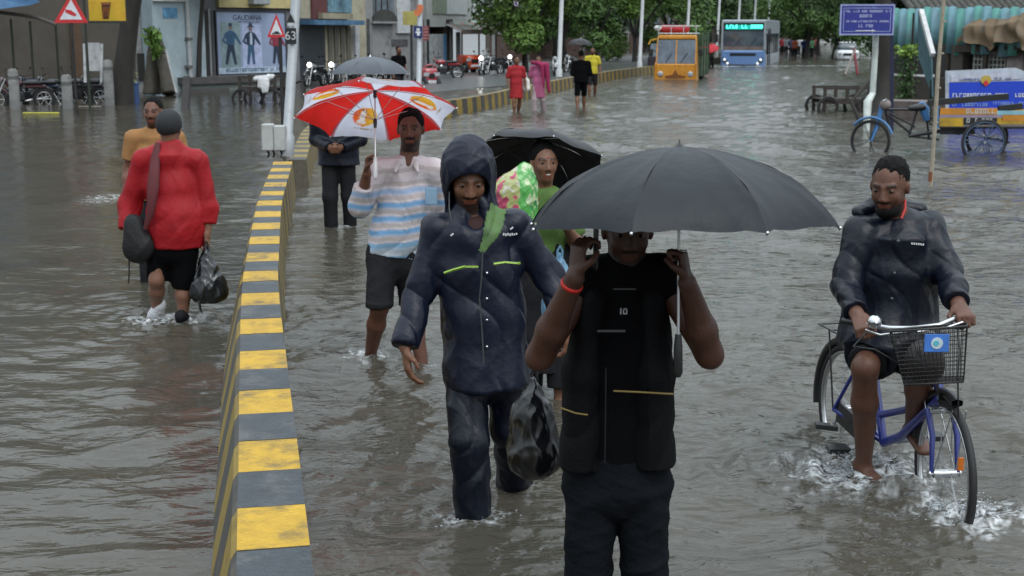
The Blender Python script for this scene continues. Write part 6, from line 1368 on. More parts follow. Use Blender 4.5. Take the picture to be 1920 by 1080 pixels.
# ---------------------------------------------------------------- H: cyclist
def cyclist():
    Y = 5.95
    J = dict(head=P(1668, 346, Y - .03), face=(-.62, -1, -.30), neck=P(1683, 420, Y + .03), shR=P(1612, 437, Y), shL=P(1742, 430, Y + .03),
             elR=P(1588, 535, Y - .08), elL=P(1778, 512, Y - .10), wrR=P(1606, 588, Y - .30), wrL=P(1797, 570, Y - .34),
             pelvis=P(1672, 610, Y + .22), hipR=P(1645, 625, Y + .18), hipL=P(1705, 622, Y + .18),
             knR=P(1622, 690, Y - .16), knL=P(1728, 690, Y - .20), anR=P(1620, 866, Y + .02), anL=P(1712, 800, Y + .05), toeR=(.55, -.8, -.25), toeL=(.2, -1, -.2))
    J['handR'] = dict(d=(.15, -.75, -.45), pn=(.2, .3, -1), th=(1, -.2, 0), curl=1.15, thumb=.7); J['handL'] = dict(d=(.05, -.8, -.35), pn=(0, .3, -1), th=(-1, -.1, 0), curl=1.15, thumb=.7)
    root = person_root((J['pelvis'].x, Y), 'bearded man in dark navy raincoat riding bicycle through flood, looking aside')
    s, at, A = body_basic(.006, J, 1.03); sobj('body', s, SKIN, root, color=skin_color((.110, .050, .032), at, A, .95, 1.0), it=2); eyes(at, A, root, 1.03)
    haircap(J['head'], J['face'], root, 1.02, thick=.011, back=-.075, messy=.012)
    bq = Sdf(.0055); f, u = A[1], A[2]; hd = arr(J['head']); bq.ell(hd + f*.055 - u*.098, (.050, .050, .040), axes=A); bq.ell(hd + f*.05 - u*.055, (.05, .05, .045), k=.01, axes=A, op='s'); sobj('beard', bq, HAIR, root, disp=lambda v, n: .006*folds(v, 4, 1))
    c = Sdf(.0068); sd = (1, 0, 0)
    c.ec(P(1682, 445, Y + .03), P(1680, 505, Y + .03), (.15, .11), (.20, .145), k=.06, side=sd); c.ec(P(1680, 505, Y + .03), P(1672, 580, Y + .10), (.178, .13), (.185, .15), k=.06, side=sd); c.ec(P(1668, 570, Y + .08), P(1640, 662, Y + .02), (.205, .19), (.175, .20), k=.06, side=sd, flat=(0, 1))
    c.ec(arr(J['hipR']), P(1630, 668, Y - .08), (.12, .11), (.118, .12), k=.05, side=sd, flat=(0, 1)); c.ec(arr(J['hipL']) + Z*.04, lerp(J['hipL'], J['knL'], .8), .12, .11, k=.06, flat=(0, 1))
    slope(c, J, .070); c.ec(arr(J['neck']) + Z*.015, arr(J['neck']) - Z*.05, .082, .15, k=.04, flat=(1, 0))
    c.ec(P(1618, 425, Y + .06), P(1650, 395, Y + .10), .05, .04, k=.05)
    sleeve(c, J['shR'], J['elR'], J['wrR'], .076, .068, .058, end=.95); sleeve(c, J['shL'], J['elL'], J['wrL'], .076, .068, .058, end=.93)
    sobj('raincoat', c, NAVY2, root, disp=fold_disp(.012, 1.0, 8, (1, 1, .7), .007, .009), it=2)
    hq = Sdf(.007); hq.ec(P(1612, 398, Y + .04), P(1645, 385, Y + .10), (.035, .025), (.045, .04), k=.04); hq.ec(P(1645, 386, Y + .12), P(1725, 392, Y + .12), (.04, .04), (.035, .04), k=.04)
    sobj('lowered_hood', hq, NAVY2, root, disp=fold_disp(.010, 1.5, 2))
    b = Sdf(.007)
    for X in 'RL': b.ec(arr(J['hip' + X]), lerp(J['hip' + X], J['kn' + X], .85), .098, .085, k=.03, flat=(0, 1))
    sobj('shorts', b, GREYT, root)
    o = Vector(root.location); gm = mat('white_print', (.55, .55, .56), .6); mb = MB()
    for k in range(6): a = P(1709 + k*4.2, 455 + k*.4, Y - .135 + k*.003) - o; mb.box((a.x, a.y, a.z - .008), (a.x + .006, a.y + .004, a.z), gm)
    mb.build('chest_logo', root)['kind'] = 'stuff'
    for px, py, dy in ((1684, 452, -.14), (1677, 512, -.11), (1672, 560, -.09)): mb = MB(); mb.ball(P(px, py, Y + dy - .02) - o, .008, mat('zip_grey', (.05, .055, .06), .4), 8, 5); mb.build('snap_button', root)
    mb = MB(); mb.tube([P(1697, 375, Y - .04) - o, P(1697, 392, Y - .08) - o, P(1690, 410, Y - .10) - o], .006, mat('red_cord', (.35, .02, .02), .6), 6); mb.build('neck_cord', root)
cyclist()
# small figures up the road
figure(968, 207, 34.0, 1.56, 'woman in red clothes wading along the divider beside woman in pink', 'tunic', cloth('red_cotton', (.30, .014, .02), .8), cloth('red_cotton', (.30, .014, .02), .8), long_hair=.15, h=.022, hem=.25, sleeve_l=.8, yaw=R(20), skirt=.5)
figure(1010, 205, 34.5, 1.56, 'woman in pink tunic and magenta scarf carrying a white bag', 'kurta', cloth('pink_cotton', (.42, .11, .22), .8), mat('pale_leggings', (.35, .28, .30), .8), long_hair=.18, h=.022, hem=.30, sleeve_l=.8, yaw=R(-15))
def shawl():
    r = empty('scarf', P(1020, 150, 34.3), 'magenta scarf draped over woman in pink', 'scarf'); s = Sdf(.022)
    s.ec(P(998, 117, 34.45), P(1010, 119, 34.3), .055, .05, k=.06); s.ec(P(1010, 119, 34.3), P(1025, 121, 34.4), .05, .065, k=.06); s.ec(P(1024, 122, 34.35), P(1030, 172, 34.3), (.075, .06), (.05, .035), k=.05); s.ec(P(1016, 122, 34.25), P(1020, 165, 34.2), (.05, .03), (.03, .025), k=.05)
    sobj('scarf_cloth', s, cloth('magenta_cotton', (.24, .014, .065), .8), r, disp=fold_disp(.012, .8, 3))
shawl()
poly_bag('carrier_bag', 'white plastic bag hanging between red and pink dressed women', P(986, 138, 34.2), P(986, 172, 34.2), .12, .09, 8, m=mat('white_polythene', (.7, .7, .66), .35), tail=False, h=.02)
figure(1089, 198, 36.0, 1.66, 'man in all black clothes wading past the second lamp post', 'shirt', BLACKC, BLACKC, h=.022, sleeve_l=2, shorts=1.0, shoulder=.2, yaw=R(180), hands='front')
umbrella('folded-down black umbrella held over head of man in black', P(1089, 72, 36.0), (.05, 0, 1), .36, .16, lambda i, u, t: (.016, .016, .018), umb_mat('black_umbrella_cloth', .45), rot=R(22.5), shaft=.50, nseg=6, parts=False)
figure(1110, 172, 43.0, 1.66, 'person in yellow top walking beyond the man in black', 'shirt', cloth('yellow_cotton', (.48, .40, .03), .8), GREYT, h=.025, sleeve_l=.6, shorts=1.0)
figure(748, 172, 40.5, 1.72, 'man in black T-shirt crossing near the parked motorbikes', 'shirt', BLACKC, GREYT, h=.025, sleeve_l=.5, yaw=R(40), stride=.28)
_far = [(1466, 92, 118, (.30, .03, .04)), (1474, 94, 116, (.35, .36, .38)), (1483, 95, 108, (.05, .06, .12)), (1490, 97, 104, (.42, .10, .05)), (1497, 93, 118, (.55, .55, .58)), (1507, 98, 102, (.03, .06, .22)), (1513, 97, 104, (.60, .62, .64)), (1521, 97, 106, (.10, .26, .12)), (1530, 92, 120, (.20, .05, .05))]
_fl = ['dark red shirted', 'pale grey shirted', 'dark navy clothed', 'orange red shirted', 'white clothed', 'deep blue trousered', 'white shirted', 'green shirted', 'maroon shirted']
for (px, py, Yd, cc), lb in zip(_far, _fl):
    figure(px, py, Yd, 1.62, lb + ' person, tiny in the far crowd on the flooded road', 'shirt', cloth('far_' + lb.replace(' ', '_'), cc, .8), GREYT, h=.05, sleeve_l=.6, group='people far down the road')
# ================================================================ bicycle of the cyclist
TYRE = mat('tyre_rubber', (.012, .012, .013), .65, var=.3, vscale=12)
STEEL = mat('bright_steel', (.48, .49, .50), .25, .9, var=.15)
BLUEF = mat('blue_enamel', (.018, .030, .20), .28, var=.15, coat=.5)
def wheel(parent, M, Rr, w=.018, spokes=18, rim=STEEL, sp=STEEL, name='wheel', hubw=.05):
    """axis along local y"""
    mb = MB(); mb.torus((0, 0, 0), Rr - w, w, TYRE, 'y', 40, 8, M); ty = mb.build(name, parent)
    mb = MB(); mb.torus((0, 0, 0), Rr - w*2.3, w*.55, rim, 'y', 40, 6, M, flat=1.5); mb.build('rim', ty)
    mb = MB()
    for i in range(spokes):
        a = 6.283*i/spokes; sg = 1 if i % 2 else -1; b = a + .35*sg*(1 if (i//2) % 2 else -1)
        mb.tube([M @ Vector((.022*math.cos(a), sg*hubw*.5, .022*math.sin(a))), M @ Vector(((Rr-w*2.4)*math.cos(b), 0, (Rr-w*2.4)*math.sin(b)))], .0013 if Rr == .335 else .006, sp, 4)
    k = mb.build('spokes', ty); k['kind'] = 'stuff'
    mb = MB(); mb.tube([M @ Vector((0, -hubw, 0)), M @ Vector((0, hubw, 0))], .02, STEEL, 10); mb.build('hub', ty)
    return ty
def bicycle():
    Rx = Vector((1.72, 6.62, GROUND)); Fx = Vector((1.90, 5.60, GROUND)); d = (Fx - Rx).normalized(); Rx.z -= .05; Fx.z -= .05; root = empty('bicycle', Rx, 'blue ladies bicycle with black wire basket ridden by bearded man', 'bicycle')
    s = Vector((-d.y, d.x, 0)).normalized()         # rider's left
    W = lambda x, y, z: d*x + s*y + Vector((0, 0, z))
    RW = .335; Mr = Matrix.Translation(W(0, 0, RW)) @ Matrix((( d.x, s.x, 0, 0), (d.y, s.y, 0, 0), (0, 0, 1, 0), (0, 0, 0, 1)))
    wheel(root, Mr, RW)
    fd = Vector((.06, -1, 0)).normalized(); fs = Vector((-fd.y, fd.x, 0)); FX = Fx - Rx; FX.z = 0
    V = lambda x, y, z: FX + fd*x + fs*y + Vector((0, 0, z))
    Mf = Matrix.Translation(V(0, 0, RW)) @ Matrix(((fd.x, fs.x, 0, 0), (fd.y, fs.y, 0, 0), (0, 0, 1, 0), (0, 0, 0, 1)))
    fw = wheel(root, Mf, RW); fw['label'] = 'front wheel with orange reflector'
    HX = FX - fd*.17 + Vector((0, 0, .80)); HB = FX - fd*.09 + Vector((0, 0, .62))           # head tube ends
    BB = W(.44, 0, .29); SEAT = W(.20, 0, .83)
    mb = MB(); mb.tube([HB, HX], .021, BLUEF, 12)
    mb.tube([HB + (HX-HB)*.15, W(.62, 0, .38), BB], .022, BLUEF, 12); mb.tube([HB + (HX-HB)*.65, W(.66, 0, .52), W(.40, 0, .42)], .018, BLUEF, 12); mb.tube([BB, SEAT], .019, BLUEF, 12)
    for y in (-.045, .045): mb.tube([BB, W(.0, y*1.5, RW)], .011, BLUEF, 8); mb.tube([W(.25, y*.4, .72), W(.0, y*1.5, RW)], .010, BLUEF, 8)
    mb.build('frame', root)
    # fork
    mb = MB(); mb.tube([HX, HX + (HX-HB).normalized()*.10], .014, STEEL, 10); mb.tube([HB - (HX-HB).normalized()*.02 + fs*-.055, HB - (HX-HB).normalized()*.02 + fs*.055], .018, STEEL, 10)
    for y in (-.055, .055): mb.tube([HB + fs*y - Vector((0, 0, .015)), V(-.02, y, .50), V(.0, y*1.05, RW)], [.015, .013, .009], BLUEF, 10)
    mb.build('fork', root)
    mb = MB()
    for y in (-.055, .055): mb.tube([V(.0, y*1.2, RW + .0), V(.0, y*1.3, RW)], .018, STEEL, 8)
    mb.tube([V(.0, -.075, RW), V(.0, .075, RW)], .010, STEEL, 8); mb.build('axle_nuts', root)['kind'] = 'stuff'
    mb = MB(); mb.torus((0, 0, 0), RW + .022, .022, BLKPL, 'y', 16, 6, Mf, arc=(R(75), R(172)), flat=1.3); mb.build('front_mudguard', root)
    mb = MB(); mb.torus((0, 0, 0), RW + .022, .022, BLKPL, 'y', 20, 6, Mr, arc=(R(40), R(190)), flat=1.4); mb.build('rear_mudguard', root)
    mb = MB()
    for y in (-.05, .05): mb.tube([V(.0, y, RW), V(.12, y*.6, RW + .32)], .003, STEEL, 5); mb.tube([V(.0, y, RW), V(-.20, y*.6, RW + .28)], .003, STEEL, 5)
    mb.build('mudguard_stay', root)['kind'] = 'stuff'
    # handlebar with the hands of the rider
    cl = HX + (HX-HB).normalized()*.12; o = Vector(Rx); L_ = P(1800, 600, 5.56) - o; R_ = P(1610, 606, 5.62) - o
    mb = MB(); c1 = P(1712, 616, 5.50) - o; c0 = P(1668, 615, 5.52) - o; c2 = P(1760, 610, 5.50) - o
    mb.tube([R_ + Vector((-.02, .03, .0)), R_, P(1645, 612, 5.54) - o, c0, c1, c2, P(1785, 599, 5.53) - o, L_ + Vector((.02, .0, .01))], .0115, STEEL, 10); mb.tube([cl, c1], .014, STEEL, 10); hb = mb.build('handlebar', root)
    mb = MB(); mb.tube([R_ + Vector((-.05, .07, -.005)), R_ + Vector((.01, -.01, 0))], .016, BLKPL, 10); mb.build('grip', hb)
    mb = MB(); mb.tube([L_ + Vector((.05, .07, .0)), L_ + Vector((-.01, -.01, 0))], .016, BLKPL, 10); mb.build('grip', hb)
    mb = MB(); mb.tube([P(1622, 618, 5.48) - o, P(1650, 628, 5.47) - o, P(1700, 622, 5.45) - o], .0055, STEEL, 6); mb.tube([P(1720, 622, 5.45) - o, P(1770, 616, 5.46) - o, P(1805, 604, 5.48) - o], .0055, STEEL, 6); mb.build('brake_lever', hb)['kind'] = 'stuff'
    bl = P(1641, 605, 5.46) - o; mb = MB(); mb.lathe(bl, [(.012, .030), (.029, .022), (.031, .008), (.026, 0), (.022, -.010), (.006, -.016), (.003, -.019)], CHROME, 'y', 16); mb.tube([bl + Vector((0, 0, -.0)), bl + Vector((0, .05, -.02))], .007, STEEL, 6); mb.build('bell', root)
    for pts in ([P(1625, 622, 5.5), P(1600, 650, 5.4), P(1640, 655, 5.35), P(1700, 690, 5.45)], [P(1720, 622, 5.45), P(1722, 660, 5.28), P(1735, 700, 5.4)], [P(1795, 610, 5.5), P(1800, 660, 5.4), P(1796, 700, 5.3), P(1797, 785, 5.38)]):
        mb = MB(); mb.tube([p - o for p in pts], .0035, BLKPL, 6); mb.build('cable', root)
    # basket: wires
    t0, t1, t2, t3 = [P(x, y, Y) - o for x, y, Y in ((1672, 618, 5.46), (1815, 606, 5.50), (1812, 612, 5.22), (1668, 622, 5.20))]
    b0, b1, b2, b3 = [P(x, y, Y) - o for x, y, Y in ((1698, 708, 5.46), (1808, 706, 5.48), (1806, 716, 5.26), (1695, 722, 5.25))]
    bk = MB(); BW = mat('basket_wire', (.015, .014, .014), .5)
    bk.tube([t0, t1, t2, t3, t0], .005, BW, 6); bk.tube([b0, b1, b2, b3, b0], .0045, BW, 6); rimo = bk.build('basket_frame', root)
    for (ta, tb, ba, bb_) in ((t0, t1, b0, b1), (t1, t2, b1, b2), (t2, t3, b2, b3), (t3, t0, b3, b0)):
        mb = MB(); n = 17
        for i in range(n + 1): mb.tube([ta.lerp(tb, i/n), ba.lerp(bb_, i/n)], .0016, BW, 4, cap=False)
        for j in range(1, 13): t = j/13; mb.tube([ta.lerp(ba, t), tb.lerp(bb_, t)], .0015, BW, 4, cap=False)
        mb.build('wire_side', rimo)['kind'] = 'stuff'
    mb = MB()
    for i in range(12): mb.tube([b0.lerp(b1, i/11), b3.lerp(b2, i/11)], .0018, BW, 4, cap=False); mb.tube([b0.lerp(b3, i/11), b1.lerp(b2, i/11)], .0018, BW, 4, cap=False)
    mb.build('wire_floor', rimo)['kind'] = 'stuff'
    mb = MB(); mb.tube([(b0+b1)/2, HB + Vector((0, 0, .02))], .007, BLKPL, 6); mb.build('basket_bracket', root)
    pl = (t2 + t3)/2 + Vector((.035, -.012, -.055)); mb = MB(); mb.box((pl.x - .050, pl.y, pl.z - .038), (pl.x + .050, pl.y + .006, pl.z + .038), mat('badge_blue', (.06, .18, .55), .35), bev=.004)
    bd = mb.build('badge', root); mb = MB(); mb.prism([(pl.x + .024*math.cos(t), pl.y - .003, pl.z + .024*math.sin(t)) for t in np.linspace(0, 6.28, 13)[:-1]], (0, .004, 0), mat('badge_white', (.5, .6, .65), .4)); mb.prism([(pl.x + .012*math.cos(t) - .004, pl.y - .005, pl.z + .012*math.sin(t)) for t in np.linspace(0, 6.28, 9)[:-1]], (0, .003, 0), mat('badge_cyan', (.10, .42, .50), .4)); mb.build('badge_print', bd)
    # bag inside the basket is part of the dark load
    s_ = Sdf(.008); cc = (t0 + t1 + t2 + t3 + b0 + b1 + b2 + b3)/8 + o; s_.ell(cc + Vector((-.03, 0, -.03)), (.085, .08, .095)); lb = empty('basket_bag', cc, 'dark bag lying inside the wire bicycle basket', 'bag'); sobj('bag_cloth', s_, mat('brown_black_bag', (.02, .016, .016), .6), lb, disp=fold_disp(.01, 1.5, 3))
    # saddle, cranks, pedals, stand, carrier, chain case
    s_ = Sdf(.008); q = Vector(Rx) + SEAT + Vector((0, 0, .03)); s_.ec(q - d*.08, q + d*.16, (.10, .035), (.03, .025), k=.02, side=tuple(s)); sobj('saddle', s_, BLKPL, root)
    for y, a in ((.11, R(205)), (-.11, R(25))):
        e = BB + s*(-y) + d*.165*math.cos(a) + Vector((0, 0, .165*math.sin(a))); mb = MB(); mb.bar(BB + s*(-y)*.7, e, .022, .012, STEEL, side=tuple(d)); ck = mb.build('crank', root)
        mb = MB(); mb.box((-.05, -.045, -.012), (.05, .045, .012), BLKPL, Matrix.Translation(e - s*y*.5)); mb.build('pedal', ck)
    mb = MB(); mb.tube([W(.0, .075, RW), W(-.05, .15, .20), W(-.06, .16, .17)], .010, STEEL, 8); mb.build('kickstand', root)
    mb = MB(); q = P(1547, 797, 6.0) - o; mb.bar(q + Vector((-.045, 0, 0)), q + Vector((.055, -.01, -.01)), .055, .022, BLKPL, side=(0, 1, 0)); mb.tube([q + Vector((.03, 0, 0)), W(.1, -.1, .30)], .008, STEEL, 6); mb.build('foot_rest', root)
    mb = MB()
    for y in (-.06, .06): mb.tube([W(-.25, y, .73), W(.22, y, .73)], .006, BLKPL, 6); mb.tube([W(-.12, y, .73), W(0, y*1.2, RW)], .005, BLKPL, 6)
    for x in (-.25, -.1, .05, .2): mb.tube([W(x, -.06, .73), W(x, .06, .73)], .005, BLKPL, 6)
    mb.build('carrier', root)
    mb = MB(); mb.bar(W(.02, -.055, RW), BB - s*.055, .012, .11, BLKPL, side=tuple(s)); mb.build('chain_case', root)
    mb = MB(); q = V(.17, .028, RW + .02); mb.box((-.012, -.004, -.028), (.012, .004, .028), mat('orange_reflector', (.60, .16, .02), .3), Matrix.Translation(V(.17, -.0, RW + .10))); mb.build('reflector', root)
bicycle()

# ================================================================ motorbikes
def motorbike(label, x, y, rz, paint, kind='motorbike', lit=False, sit=GROUND, group='parked two-wheelers'):
    root = empty('motorbike', (x, y, sit), label, 'motorbike', group, rz); B = Matrix.Identity(4); pm = mat('paint_%s' % label.split()[0], paint, .25, var=.15, coat=.6)
    for cx in (-.62, .62):
        Mw = Matrix.Translation((cx, 0, .30)); mb = MB(); mb.torus((0, 0, 0), .255, .048, TYRE, 'y', 22, 7, Mw); t = mb.build('wheel', root); mb = MB(); mb.torus((0, 0, 0), .195, .016, STEEL, 'y', 18, 5, Mw)
        for i in range(6): a = 1.047*i; mb.tube([Mw @ Vector((.03*math.cos(a), 0, .03*math.sin(a))), Mw @ Vector((.19*math.cos(a), 0, .19*math.sin(a)))], .012, STEEL, 4)
        mb.tube([Mw @ Vector((0, -.06, 0)), Mw @ Vector((0, .06, 0))], .035, STEEL, 8); mb.build('rim', t)
        mb = MB(); mb.torus((0, 0, 0), .325, .05, pm if cx > 0 else BLKPL, 'y', 12, 6, Mw, arc=(R(30), R(150)) if cx > 0 else (R(20), R(140)), flat=1.2); mb.build('mudguard', root)
    s = MB(); s.lathe((0, 0, 0), [(.03, -.26), (.13, -.18), (.16, 0), (.13, .16), (.04, .24)], pm, 'x', 10, M=Matrix.Translation((.14, 0, .74)) @ Matrix.Diagonal((1, .8, .75, 1))); s.build('tank', root)
    s = MB(); s.box((-.62, -.11, .70), (-.05, .11, .80), BLKPL, bev=.04); s.build('seat', root)
    s = MB(); s.box((-.70, -.09, .60), (-.15, .09, .70), pm, bev=.03); s.build('side_panel', root)
    s = MB(); s.box((-.14, -.13, .25), (.26, .13, .52), DRKMET, bev=.04); s.lathe((.12, 0, .5), [(.10, 0), (.11, .06), (.10, .14)], STEEL, 'z', 10); s.build('engine', root)
    s = MB(); s.tube([(.35, 0, .80), (.62, 0, .30)], .0, BLKPL, 4)
    for yy in (-.09, .09): s.tube([(.36, yy, .88), (.62, yy, .30)], .022, STEEL, 7)
    s.build('fork', root)
    s = MB(); s.tube([(.22, -.36, .98), (.30, -.30, .96), (.36, -.1, .92), (.36, .1, .92), (.30, .30, .96), (.22, .36, .98)], .014, BLKPL, 7); h = s.build('handlebar', root)
    for yy in (-.3, .3): s = MB(); s.tube([(.32, yy, .98), (.34, yy*1.15, 1.12)], .006, BLKPL, 5); s.box((.33, yy*1.15-.05, 1.10), (.35, yy*1.15+.05, 1.17), BLKPL, bev=.01); s.build('mirror', h)
    s = MB(); s.lathe((.44, 0, .84), [(.05, -.08), (.095, -.02), (.10, .02)], pm, 'x', 12); hl = s.build('headlight', root)
    s = MB(); s.lathe((.463, 0, .84), [(.09, 0), (.07, .012), (.02, .02)], mat('lit_headlamp', (.9, .9, .85), .2, emit=(1, .97, .9), estr=5) if lit else mat('lamp_glass', (.4, .42, .44), .1, spec=.8), 'x', 12); s.build('lens', hl)
    s = MB(); s.tube([(.1, -.13, .28), (-.1, -.15, .24), (-.62, -.16, .32), (-.78, -.16, .36)], [.022, .03, .045, .04], STEEL, 8); s.build('exhaust', root)
    s = MB(); s.tube([(.38, 0, .82), (.15, 0, .60), (-.1, 0, .62), (-.5, 0, .62)], .028, BLKPL, 6); s.build('chassis', root)
    return root
_b = [(40, 205, 37.5, 200, (.05, .012, .02), 'maroon motorbike lying lowest at far left behind first bollard', 0), (70, 200, 38, 170, (.012, .02, .04), 'blueblack motorbike parked between first and second bollards', 0), (108, 198, 38.4, 195, (.02, .02, .02), 'charcoal motorbike parked behind the second bollard', 0),
      (150, 196, 38.6, 175, (.03, .03, .035), 'grey motorbike parked beneath the white A-frame board', 0), (188, 195, 38.8, 190, (.015, .015, .02), 'inkblack motorbike parked beside the leaning tree trunk', 0),
      (592, 150, 50, 250, (.02, .02, .03), 'dark motorbike with lit headlamp by navy shutter', 1), (628, 152, 50.5, 262, (.08, .08, .085), 'ashgrey motorbike with lit headlamp by the cream shutters', 1), (664, 152, 52, 240, (.02, .025, .03), 'slate motorbike under the grey umbrella', 0), (712, 146, 55, 255, (.25, .25, .26), 'silver motorbike in front of arched niche', 1),
      (733, 146, 56, 285, (.02, .02, .02), 'jetblack motorbike next to the man in black T-shirt', 0), (832, 146, 58, 200, (.25, .02, .03), 'red scooter-like motorbike before the notice board', 0), (905, 143, 62, 262, (.35, .35, .36), 'white motorbike with lit headlamp below the awning edge', 1), (925, 143, 63, 240, (.05, .05, .06), 'gunmetal motorbike under the tree beside awning', 0), (1040, 138, 61, 270, (.3, .32, .34), 'pale motorbike behind woman in magenta scarf', 0), (950, 141, 65, 290, (.10, .11, .12), 'graphite motorbike behind woman in red', 1), (1068, 134, 66, 250, (.02, .02, .02), 'coalblack motorbike left of the man in black', 0)]
for px, py, Yd, rz, c, lb, lit in _b: q = P(px, py, Yd); motorbike(lb, q.x, Yd, R(rz), c, lit=bool(lit), sit=GROUND if px < 250 else -.05)

# tiny striped auto and orange car shells on the far carriageway
def small_car(label, px, Yd, w, L_, h, paint, rz, cat='car', name='parked_car', roof=True, sit=-.05):
    q = P(px, 130, Yd); root = empty(name, (q.x, Yd, sit), label, cat, None, rz); pm = mat('car_' + label.split()[0], paint, .2, var=.08, coat=.7)
    def hull(zs, m, nm):                                   # stacked rounded outlines
        vs = []; n = 20
        for (z, l, ww, cx) in zs:
            for j in range(n):
                a = 6.283*j/n; ca, sa = math.cos(a), math.sin(a); e = .38
                vs.append((cx + l/2*math.copysign(abs(ca)**e, ca), ww/2*math.copysign(abs(sa)**e, sa), z))
        fs = [(i*n+j, i*n+(j+1) % n, (i+1)*n+(j+1) % n, (i+1)*n+j) for i in range(len(zs)-1) for j in range(n)] + [list(range(n-1, -1, -1)), list(range((len(zs)-1)*n, len(zs)*n))]
        mb = MB(); mb.add(vs, fs, m, True); return mb.build(nm, root)
    hull([(.22, L_*.94, w*.92, 0), (.35, L_, w, 0), (.62, L_, w, 0), (.80, L_*.97, w*.97, 0), (.90, L_*.90, w*.90, 0)], pm, 'body')
    if roof: hull([(.88, L_*.62, w*.88, -.15), (1.2, L_*.52, w*.80, -.2), (h-.06, L_*.42, w*.72, -.22)], mat('car_glass', (.05, .065, .075), .08, spec=.8, coat=.5), 'windows'); hull([(h-.07, L_*.44, w*.75, -.22), (h, L_*.38, w*.64, -.22)], pm, 'roof')
    for sx in (-1, 1):
        for sy in (-1, 1): mb = MB(); mb.torus((sx*L_*.31, sy*w*.45, .30), .21, .09, TYRE, 'y', 16, 6); wl = mb.build('wheel', root); mb = MB(); mb.lathe((sx*L_*.31, sy*w*.47, .30), [(.14, -.05), (.14, .05)], STEEL, 'y', 10); mb.build('hubcap', wl)
        mb = MB(); mb.box((L_*.47, sx*w*.36 - .13, .60), (L_*.503, sx*w*.36 + .13, .75), mat('lamp_glass', (.4, .42, .44), .1, spec=.8), bev=.02); mb.build('headlight', root)
    mb = MB(); mb.box((L_*.49, -w*.22, .52), (L_*.505, w*.22, .70), BLKPL, bev=.02); mb.build('grille', root)
    mb = MB(); mb.box((L_*.5, -.25, .34), (L_*.512, .25, .45), SW); mb.build('number_plate', root)
    return root
q = G(1588, 112); small_car('white car pushing a bow wave on the right side of the road', 1586, q.y, 1.6, 3.7, 1.45, (.62, .64, .65), R(-100), sit=-.22)
small_car('orange low car parked below the awning shop', 880, 66, .95, 1.25, .9, (.50, .06, .015), R(-60), roof=False, sit=-.05)
small_car('striped red and white covered scooter cab at lamp post foot', 801, 52, .6, .8, .8, (.35, .05, .06), R(-60), roof=False, sit=-.3, cat='cab', name='scooter_cab')

